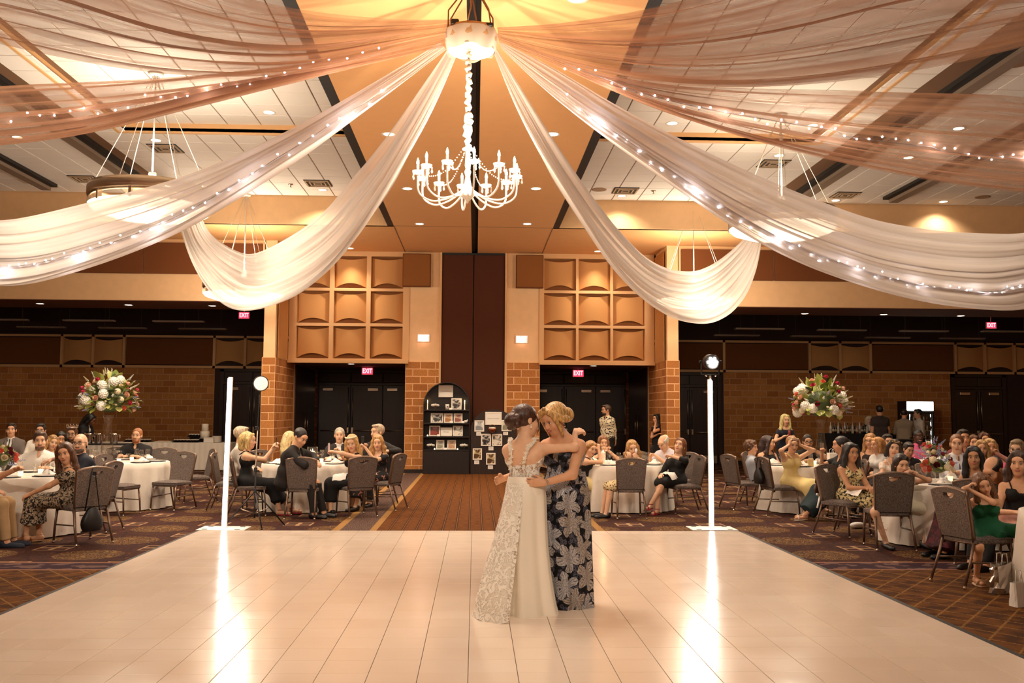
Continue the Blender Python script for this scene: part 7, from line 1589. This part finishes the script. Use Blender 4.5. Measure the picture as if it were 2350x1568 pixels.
def loft(rings, n, fold, name, m, parent, rz, nf=13, seed=1, arc=None, hemwave=0., sub=6):
    """rings: (z, cx, cy, rx, ry) in world axes about the parent's foot point, with vertical folds that open towards the hem"""
    R_ = np.array(rings, float); zs = np.linspace(0, len(R_)-1, (len(R_)-1)*sub+1); RR = np.stack([np.interp(zs, range(len(R_)), R_[:, k]) for k in range(5)], 1)
    for _ in range(3): RR[1:-1] = (RR[:-2]+2*RR[1:-1]+RR[2:])/4
    rg = np.random.default_rng(seed); ph = rg.uniform(0, 6.28, 5); P = []; UV = []
    a0, a1 = (0, 2*PI) if arc is None else arc; cnt = n if arc is None else n+1
    for i in range(cnt):
        t = a0+(a1-a0)*i/n; row = []
        for j, (z, cx, cy, rx, ry) in enumerate(RR):
            e = (j/(len(RR)-1))**.8; f = sum(math.sin(k*t+p+.6*e*math.sin(p*3))*q for k, p, q in ((nf, ph[0], .6), (nf*1.62, ph[1], .4), (nf*.55, ph[2], .5)))
            zz = z+(hemwave*math.sin(t*9+ph[3])*e**6 if hemwave else 0); k = 1+fold*e*f/max(rx, .1)
            row.append((cx+rx*k*math.cos(t), cy+ry*k*math.sin(t), max(zz, .003))); 
        P.append(row)
    mb = MB(); mb.grid(P, closed_u=arc is None); me = mb.mesh(name, m); nv = len(RR); li = np.zeros(len(me.loops), dtype=np.int32); me.loops.foreach_get('vertex_index', li)
    uvl = me.uv_layers.new(name='uv'); ui = (li//nv)/n*(a1-a0)*.2; vi = RR[:, 0][li % nv]
    # close the seam of the wrap
    po = np.zeros(len(me.polygons), dtype=np.int32); me.polygons.foreach_get('loop_start', po)
    if arc is None:
        for s0 in po:
            seg = ui[s0:s0+4]
            if seg.max()-seg.min() > .5: seg[seg < .3] += 2*PI*.2
    uvl.data.foreach_set('uv', np.stack([ui, vi], -1).astype(np.float32).ravel())
    o = inst(name, me, parent); o.rotation_euler = (0, 0, -rz); return o
def couple():
    # ---- bride, back to the camera
    bl, brz = Vector((.395, 7.78, 0)), 158.
    ml, mrz = Vector((.815, 7.97, 0)), -36.
    rh = atY(1314, 994, 7.98); lh = Vector((.80, 8.16, 1.12))
    b = person('bride in ivory lace-back gown with dark hair pinned up, arm round the other dancer', bl, brz, 'f', 1.69, 'fair', ('updo', '#43220f', 1.), 'stand', hip=.84, hp=(1208, 968), head=(-44, 10, 6), lean=(4, 3), hands=(tl(bl, brz, lh), tl(bl, brz, rh)), poles=(dv(brz, (-.3, .2, -1)), dv(brz, (.3, -.7, -.35))),
               fdir=(None, dv(brz, (.7, .55, .25))), palms=(None, dv(brz, (.3, .8, -.5))), curl=(30, 42), top=dict(k='none'), shoes=None, vox=.0055, smile=.6, closed=True, group='dancing pair')
    R_ = b['root']; s = 1.69/1.70; bl = Vector(R_.location); rz = math.radians(brz); up, ax, fw, H, C, N_ = (b[k] for k in ('up', 'axis', 'fw', 'H', 'C', 'N'))
    def torso_fit(S, g, lo, hi_back, hi_front):
        S.cap(H-ax*.085*s, H+ax*.085*s, .112*s+g, None, .06); W_ = H+up*.17*s; S.cap(W_-ax*.045*s, W_+ax*.045*s, .082*s+g, None, .06); S.cap(C-ax*.07*s, C+ax*.07*s, .094*s+g, None, .06)
        for q in (1, -1): S.ell(C+ax*q*.07*s+fw*.085*s-up*.005*s, V(.052, .05, .055)*s+g, None, .03)
        p0 = C+up*hi_back*s-fw*.1; p1 = C+up*hi_front*s+fw*.1; d = nrm(p1-p0); n = nrm(np.cross(ax, d)); n = n if n @ up > 0 else -n; S.clip(p0, n); S.clip(H+up*lo*s, -up)
    S = SDF(.0055); torso_fit(S, .006, .12, -.095, .13); bod = S.build('lace_bodice', LACEM, R_, .0)
    for off in (-.07, -.035, .035, .07):
        pts = [Vector(C-up*t*s+ax*off*(1-.25*math.sin(t*5))-fw*(.096+.014*(1 if t < .1 else .4))) for t in (.11, .15, .19, .24, .3)]; MB().tube(pts, .004, 5).build('boning', SATIN, bod)
    for q in range(9): MB().ball(Vector(C-up*(.05+.028*q)*s-fw*(.104-.012*math.sin(q/8*PI))), .006, 6, 4).build('button', SATIN, bod)
    wb = SDF(.006); wb.cap(H+up*.1*s-ax*.05, H+up*.1*s+ax*.05, .096*s, None, .02); wb.clip(H+up*.13*s, up); wb.clip(H+up*.03*s, -up); wb.cap(H+up*.04*s-ax*.06, H+up*.04*s+ax*.06, .108*s, None, .05); wb.build('waist_band', SATIN, R_, .1)
    fl = MB()
    for q in range(5):
        a = 2*PI*q/5; fl.add([(0, 0, .004), (.011*math.cos(a-.5), .011*math.sin(a-.5), .006), (.017*math.cos(a), .017*math.sin(a), .003), (.011*math.cos(a+.5), .011*math.sin(a+.5), .006)], [(0, 1, 2, 3)])
    flm = fl.mesh('fabric_flower', SATIN); rr = random.Random(3)
    for i, q in ((0, 1), (1, -1)):                                    # appliqué shoulder straps
        pts = [C-fw*.108*s+ax*q*(.025 if q < 0 else .09)*s-up*.09*s, C-fw*.11*s+ax*q*.07*s+up*.06*s, N_-fw*.07*s+ax*q*.1*s-up*.03*s, N_+ax*q*.112*s+up*.018*s, N_+fw*.06*s+ax*q*.1*s-up*.03*s, C+fw*.13*s+ax*q*.08*s+up*.08*s]
        st = MB().tube([Vector(p) for p in pts], .007, 6).build('shoulder_strap', SATIN, R_)
        P_ = np.array(pts)
        for k in range(26):
            t = k/25*3.2; j = min(int(t), 4); p = P_[j]+(P_[j+1]-P_[j])*(t-j); nn = Vector(-fw+up*(.2 if j < 2 else 1.))
            f = inst('fabric_flower', flm, st, Vector(p)+nn.normalized()*.008+Vector((rr.uniform(-.008, .008),)*3), (nn+Vector((rr.uniform(-.5, .5), rr.uniform(-.5, .5), rr.uniform(-.5, .5)))).to_track_quat('Z', 'Y').to_euler()); f.scale = (rr.uniform(.8, 1.35),)*3
    sk = loft([(1.1, -.0, .0, .14, .108), (1.03, -.0, .0, .16, .13), (.93, .0, -.005, .172, .15), (.8, .0, -.01, .174, .158), (.55, .005, -.03, .178, .165), (.3, .015, -.05, .195, .19), (.1, .028, -.06, .215, .215), (.006, .035, -.065, .235, .235)], 120, .03, 'satin_skirt', SATIN, R_, rz, 6, 4)
    loft([(1.05, 0, -.005, .15, .128), (.9, -.01, -.02, .175, .17), (.7, -.03, -.05, .205, .215), (.45, -.055, -.09, .255, .27), (.2, -.085, -.13, .305, .33), (.06, -.10, -.15, .32, .36), (.012, -.105, -.155, .34, .38)], 70, .02, 'lace_train', LACEM, R_, rz, 8, 9, arc=(math.radians(178), math.radians(262)), hemwave=.02)
    loft([(1.05, 0, -.003, .148, .126), (.9, -.01, -.018, .172, .167), (.7, -.03, -.048, .2, .21), (.45, -.055, -.088, .248, .263), (.2, -.085, -.128, .298, .323), (.06, -.10, -.148, .313, .353), (.014, -.105, -.153, .333, .373)], 60, .02, 'train_lining', SATIN, R_, rz, 8, 9, arc=(math.radians(182), math.radians(256)))
    hu = SDF(.006); P = lambda x, y, z: b['hc']+b['Rh'] @ (V(x, y, z)*b['s'])
    hair_ = [(0, .105, .03, .05), (.04, .1, .0, .042), (-.04, .1, .0, .042), (0, .12, -.03, .046), (.035, .1, -.05, .036), (-.035, .1, -.05, .036), (0, .135, .0, .04), (.02, .125, -.065, .03)]
    for x, y, z, r in hair_: hu.ell(P(x, y, z), V(r, r*.85, r*.9)*b['s'], b['Rh'], .006)
    for q in range(7): a = q*.9; hu.chain([P(.05*math.cos(a), .1+.03*math.sin(a), .02*math.sin(a*2)), P(.055*math.cos(a+.6), .135, .035*math.sin(a+.4)-.02), P(.03*math.cos(a+1.2), .15, .03*math.sin(a+1)-.02)], [.013*b['s'], .015*b['s'], .011*b['s']], .004)
    hu.build('pinned_curls', hair_mat('#43220f'), R_, .05)
    ws = MB()
    for q in (1, -1): ws.tube([Vector(P(q*.07, -.035, .06)), Vector(P(q*.084, -.062, .0)), Vector(P(q*.08, -.075, -.06)), Vector(P(q*.076, -.06, -.115))], [.008, .006, .005, .001], 6)
    ws.tube([Vector(P(.02, .1, -.05)), Vector(P(.03, .1, -.11)), Vector(P(.015, .09, -.15))], [.004, .003, .001], 5); ws.build('loose_strand', hair_mat('#43220f'), R_)
    for q in (1, -1): MB().ball(Vector(P(q*.082, -.002, -.042)), .007, 8, 6).ball(Vector(P(q*.083, -.004, -.06)), .009, 8, 6).build('drop_earring', mat('pearl', '#f6ede2', .2), R_)
    # ---- the other dancer, facing her
    lw = atY(1262, 1109, 7.645); rw = Vector((bl.x-.135, bl.y+.13, 1.07))
    m = person('blonde dancer in a strapless navy and silver brocade gown embracing the bride', ml, mrz, 'f', 1.69, 'light', ('none', '#c79a5e', 1.), 'stand', hp=(1274, 964), hip=.9, bulk=1.15, head=(-16, 20, -4), lean=(5, -2), hands=(tl(ml, mrz, lw), tl(ml, mrz, rw)), poles=(dv(mrz, (.75, -.35, -.6)), dv(mrz, (-.2, .6, -.8))),
               fdir=(dv(mrz, (-1, .06, .04)), dv(mrz, (-.62, -.8, -.12))), palms=(dv(mrz, (0, 1, 0)), dv(mrz, (.9, -.45, .0))), curl=(8, 16), top=dict(k='none'), shoes='black', vox=.0055, smile=.9, closed=False, group='dancing pair')
    R_ = m['root']; rz = math.radians(mrz); up, ax, fw, H, C, N_ = (m[k] for k in ('up', 'axis', 'fw', 'H', 'C', 'N')); s2 = 1.69/1.7*1.15; s = 1.69/1.70
    S = SDF(.0055); W_ = H+up*.17*s
    S.cap(H-ax*.085*s2, H+ax*.085*s2, .112*s2+.008, None, .06); S.cap(W_-ax*.045*s2, W_+ax*.045*s2, .084*s2+.012, None, .06); S.cap(C-ax*.07*s2, C+ax*.07*s2, .094*s2+.009, None, .06)
    for q in (1, -1): S.ell(C+ax*q*.07*s2+fw*.085*s2-up*.005*s, V(.054, .052, .058)*s2+.009, None, .03)
    S.clip(C+up*.075*s, up); S.clip(H+up*.11*s, -up); bd_ = S.build('strapless_bodice', BROC, R_, .0)
    me = bd_.data; uvl = me.uv_layers.new(name='uv'); li = np.zeros(len(me.loops), dtype=np.int32); me.loops.foreach_get('vertex_index', li); co = np.zeros(len(me.vertices)*3); me.vertices.foreach_get('co', co); co = co.reshape(-1, 3)[li]
    uvl.data.foreach_set('uv', np.stack([np.arctan2(co[:, 0]-H[0], -(co[:, 1]-H[1]))*.16, co[:, 2]], -1).astype(np.float32).ravel())
    loft([(1.13, -.0, -.0, .163, .128), (1.05, -.005, -.0, .185, .16), (.92, -.008, -.0, .205, .185), (.7, -.01, -.005, .212, .195), (.4, .0, -.01, .208, .2), (.15, .012, -.015, .2, .2), (.008, .015, -.02, .2, .2)], 130, .026, 'brocade_skirt', BROC, R_, rz, 9, 21, hemwave=.012)
    hs = SDF(.006); P = lambda x, y, z: m['hc']+m['Rh'] @ (V(x, y, z)*m['s']); k = m['s']
    hair_sdf(hs, m['hc'], m['Rh'], k, 'updo')
    for q in (1, -1):
        hs.chain([P(q*.012, -.055, .122), P(q*.05, -.07, .095), P(q*.078, -.04, .045), P(q*.088, .0, .0), P(q*.075, .05, -.02)], [.016*k, .022*k, .026*k, .026*k, .03*k], .012)
        hs.chain([P(q*.05, -.07, .09), P(q*.079, -.062, .03), P(q*.083, -.05, -.04), P(q*.078, -.045, -.1), P(q*.072, -.05, -.13)], [.014*k, .015*k, .014*k, .012*k, .004*k], .008)
    for t in range(6): hs.ell(P(.05-.02*t, .095+.006*t, .02-.012*t), V(.03, .026, .026)*k, m['Rh'], .006)
    hs.build('hair', hair_mat('#c79a5e'), R_, .05)
    wr = m['W'][0]; f = nrm(wr-m['E'][0]); u = nrm(np.cross(f, V(0, 0, 1))); v2 = np.cross(f, u)
    br = MB()
    for dz_ in (0., .012): br.tube([Vector(wr-f*(.012+dz_)+(u*math.cos(t)+v2*math.sin(t))*.031) for t in np.linspace(0, 2*PI, 19)], .0028, 5)
    br.build('bracelet', CHROME, R_)
    for q in (1, -1): MB().ball(Vector(P(q*.083, .0, -.04)), .006, 8, 6).ball(Vector(P(q*.084, -.002, -.06)), .008, 8, 6).build('drop_earring', mat('silver_tiara', '#efe4d6', .15, 1.), R_)
    return b, m
BRIDE, MOTHER = couple()
# ------------------------------------------------------------------ bags, napkins and other small things
NAPM = mat('white_napkin', '#f6eee4', .8); LEA = mat('black_bag_leather', '#100c0c', .45); BRN = mat('brown_purse_leather', '#4a2e24', .4)
def on_chair(k, x, y, z, dr=0.):
    c = CH[k]; a = c.rotation_euler.z; return Vector((c.location.x+x*math.cos(a)-y*math.sin(a), c.location.y+x*math.sin(a)+y*math.cos(a), z)), a+dr
def soft_bag(k, w_, h_, d_, z, x, y, name, lb, m, strap=True, top=.93):
    p, a = on_chair(k, x, y, z); o = thing(name, lb, 'bag', p, a); P = []
    for i in range(15):
        t = 2*PI*i/15; row = []
        for j in range(7):
            v = j/6; q = (.55+.45*math.sin(PI*min(1, v*.85+.12)))*(1-.25*v); row.append((w_/2*q*math.copysign(abs(math.cos(t))**.7, math.cos(t)), d_/2*q*math.copysign(abs(math.sin(t))**.8, math.sin(t)), h_*v-.02*math.cos(2*t)*v))
        P.append(row)
    b = MB(); b.grid(P, closed_u=True); b.ball((0, 0, .012), (w_*.33, d_*.33, .015), 12, 6); b.build('body', m, o)
    if strap: MB().tube([(-w_*.3, 0, h_*.92), (-.02, -.012, top-z-.04), (0, -.03, top-z), (.02, .01, top-z-.03), (w_*.3, 0, h_*.92)], .008, 6, sq=(1.3, .6)).build('strap', m, o)
    MB().ball((0, -d_*.4, h_*.75), .012, 8, 5).build('clasp', CHROME, o); return o
soft_bag('paisley', .3, .26, .14, .17, .03, .31, 'shoulder_bag', 'slouchy black bag hanging low behind the paisley dress', LEA, top=.95)
soft_bag('t6b', .3, .24, .12, .5, .05, .33, 'handbag', 'black handbag hung over the back of the yellow dress chair', LEA)
soft_bag('floral', .2, .15, .06, .55, -.12, .33, 'clutch_purse', 'small brown purse hung beside the leaf-print dress', BRN)
p, a = on_chair('floral', -.05, .36, .5); o = thing('ribbon', 'white ribbon bow tied on the brown purse strap', 'ribbon', p, a)
MB().tube([(0, 0, .0), (-.05, 0, .05), (-.07, 0, .02), (0, 0, 0), (.06, 0, .05), (.08, 0, .01), (0, 0, 0)], .011, 6, sq=(1.4, .4)).build('loops', NAPM, o); MB().tube([(0, 0, 0), (-.03, 0, -.08), (-.05, .01, -.16)], .012, 6, sq=(1.4, .4)).build('tail', NAPM, o)
p, a = on_chair('p13', 0, .345, .6); o = thing('gift_bag', 'small white paper gift bag hung on the chair beside the left tube', 'bag', p, a); MB().bevbox((-.1, -.03, 0), (.1, .03, .22), .004).build('body', mat('white_paper', '#f4ece2', .7), o)
for s in (-1, 1): MB().tube([(-.05, s*.02, .22), (-.03, s*.01, .3), (.03, s*.01, .3), (.05, s*.02, .22)], .003, 5).build('handle', mat('white_paper', '#f4ece2', .7), o)
def floor_bag(px, py, w_, h_, d_, rz, lb, m, crumple=.0, seed=1):
    v = atZ(px, py, 0); o = thing('paper_bag', lb, 'bag', (v.x, v.y, 0), rz); r_ = np.random.default_rng(seed); P = []
    for i in range(16):
        t = 2*PI*i/16; row = []
        for j in range(6):
            q = j/5; n_ = 1+crumple*r_.standard_normal(); row.append((w_/2*math.copysign(min(1, abs(math.cos(t))*1.3), math.cos(t))*n_, d_/2*math.copysign(min(1, abs(math.sin(t))*1.3), math.sin(t))*n_*(1-.35*q), .003+h_*q*(1+crumple*.5*r_.standard_normal())))
        P.append(row)
    b = MB(); b.grid(P, closed_u=True, smooth=False); b.add([P[i][0] for i in range(16)], [tuple(range(15, -1, -1))]); b.build('body', m, o)
    for s in (-1, 1): MB().tube([(-w_*.2, s*d_*.2, h_), (-w_*.12, s*d_*.25, h_+.1), (w_*.12, s*d_*.25, h_+.1), (w_*.2, s*d_*.2, h_)], .004, 5).build('handle', NAPM, o)
floor_bag(2302, 1362, .22, .26, .12, .4, 'crumpled silver gift bag on the carpet under the nearest chair', mat('silver_foil', '#c9c2bb', .18, .9), .09, 3)
floor_bag(2345, 1392, .2, .2, .1, .3, 'white paper bag on the carpet in the lower right corner', mat('white_paper', '#f4ece2', .7), .02, 5)
floor_bag(1752, 1168, .26, .3, .12, .1, 'leopard-print tote under the curly boy chair', m_print('leopard_print', '#dcc394', '#3a2414', 40., .55, .6), .03, 7)
floor_bag(1768, 1163, .1, .3, .1, .1, 'narrow mustard gift bag beside the leopard tote', mat('mustard_paper', '#b08a1e', .6), .01, 8)
def lap_cloth(o_, w_, l_, lb, drop=.12, dz=.05):
    r = o_['root']; M = Matrix.Translation(r.location) @ Matrix.Rotation(r.rotation_euler.z, 4, 'Z'); K0 = (o_['K'][0]+o_['K'][1])/2; c = o_['H']*.38+K0*.62; d = nrm(K0-o_['H']); p = M @ Vector(c+V(0, 0, .095))
    t = thing('lap_napkin', lb, 'napkin', p, r.rotation_euler.z, 'napkins on laps'); P = []; r_ = np.random.default_rng(int(abs(p.x)*100))
    for i in range(11):
        u = i/10*2-1; row = []
        for j in range(7): v = j/6*2-1; row.append((u*w_/2, -v*l_/2, dz-drop*max(0, abs(u)-.55)**1.2*2+.006*r_.standard_normal()-.01*v))
        P.append(row)
    b = MB(); b.grid(P); b.build('linen', NAPM, t)
def by(lbl): return next(q for q in PEOPLE if lbl in q['root']['label'])
lap_cloth(by('leaf-print dress with crossed'), .36, .26, 'white napkin across the lap of the leaf-print dress'); lap_cloth(by('flower crown'), .3, .22, 'white napkin on the lap below the flower crown'); lap_cloth(by('black floral dress holding'), .28, .22, 'white napkin on the lap of the floral black dress'); lap_cloth(by('red sandals resting'), .3, .2, 'white napkin on the lap above the red sandals')
lap_cloth(by('dark suit leaning sideways'), .3, .3, 'white napkin hanging from the knee of the dark suit', .2)
p, a = on_chair('cloth', 0, .29, .74); o = thing('draped_napkin', 'white napkin draped over the dark chair back by the low bouquet', 'napkin', p, a); P = []
for i in range(9):
    u = i/8*2-1; P.append([(u*.19, y+.004*math.sin(i*2), z) for y, z in ((-.07, -.05), (-.06, .1), (-.02, .2), (.03, .205), (.065, .16), (.06, .0), (.055, -.08))])
b = MB(); b.grid(P); b.build('linen', NAPM, o)
v = atZ(700, 1063, .762); o = thing('folded_napkin', 'white folded napkin pile on the table left of the aisle', 'napkin', (-3.2, 15.75, .765)); inst('linen', me_nap[1], o).scale = (1.6, 1.4, 1.1)
for px, py, lb in ((1968, 1213, 'rolled white cloth on the floor under the leaf-print dress chair'),): v = atZ(px, py, 0); o = thing('rolled_cloth', lb, 'cloth', (v.x, v.y, 0), .3); MB().ball((0, 0, .045), (.13, .07, .045), 14, 8).build('roll', NAPM, o)
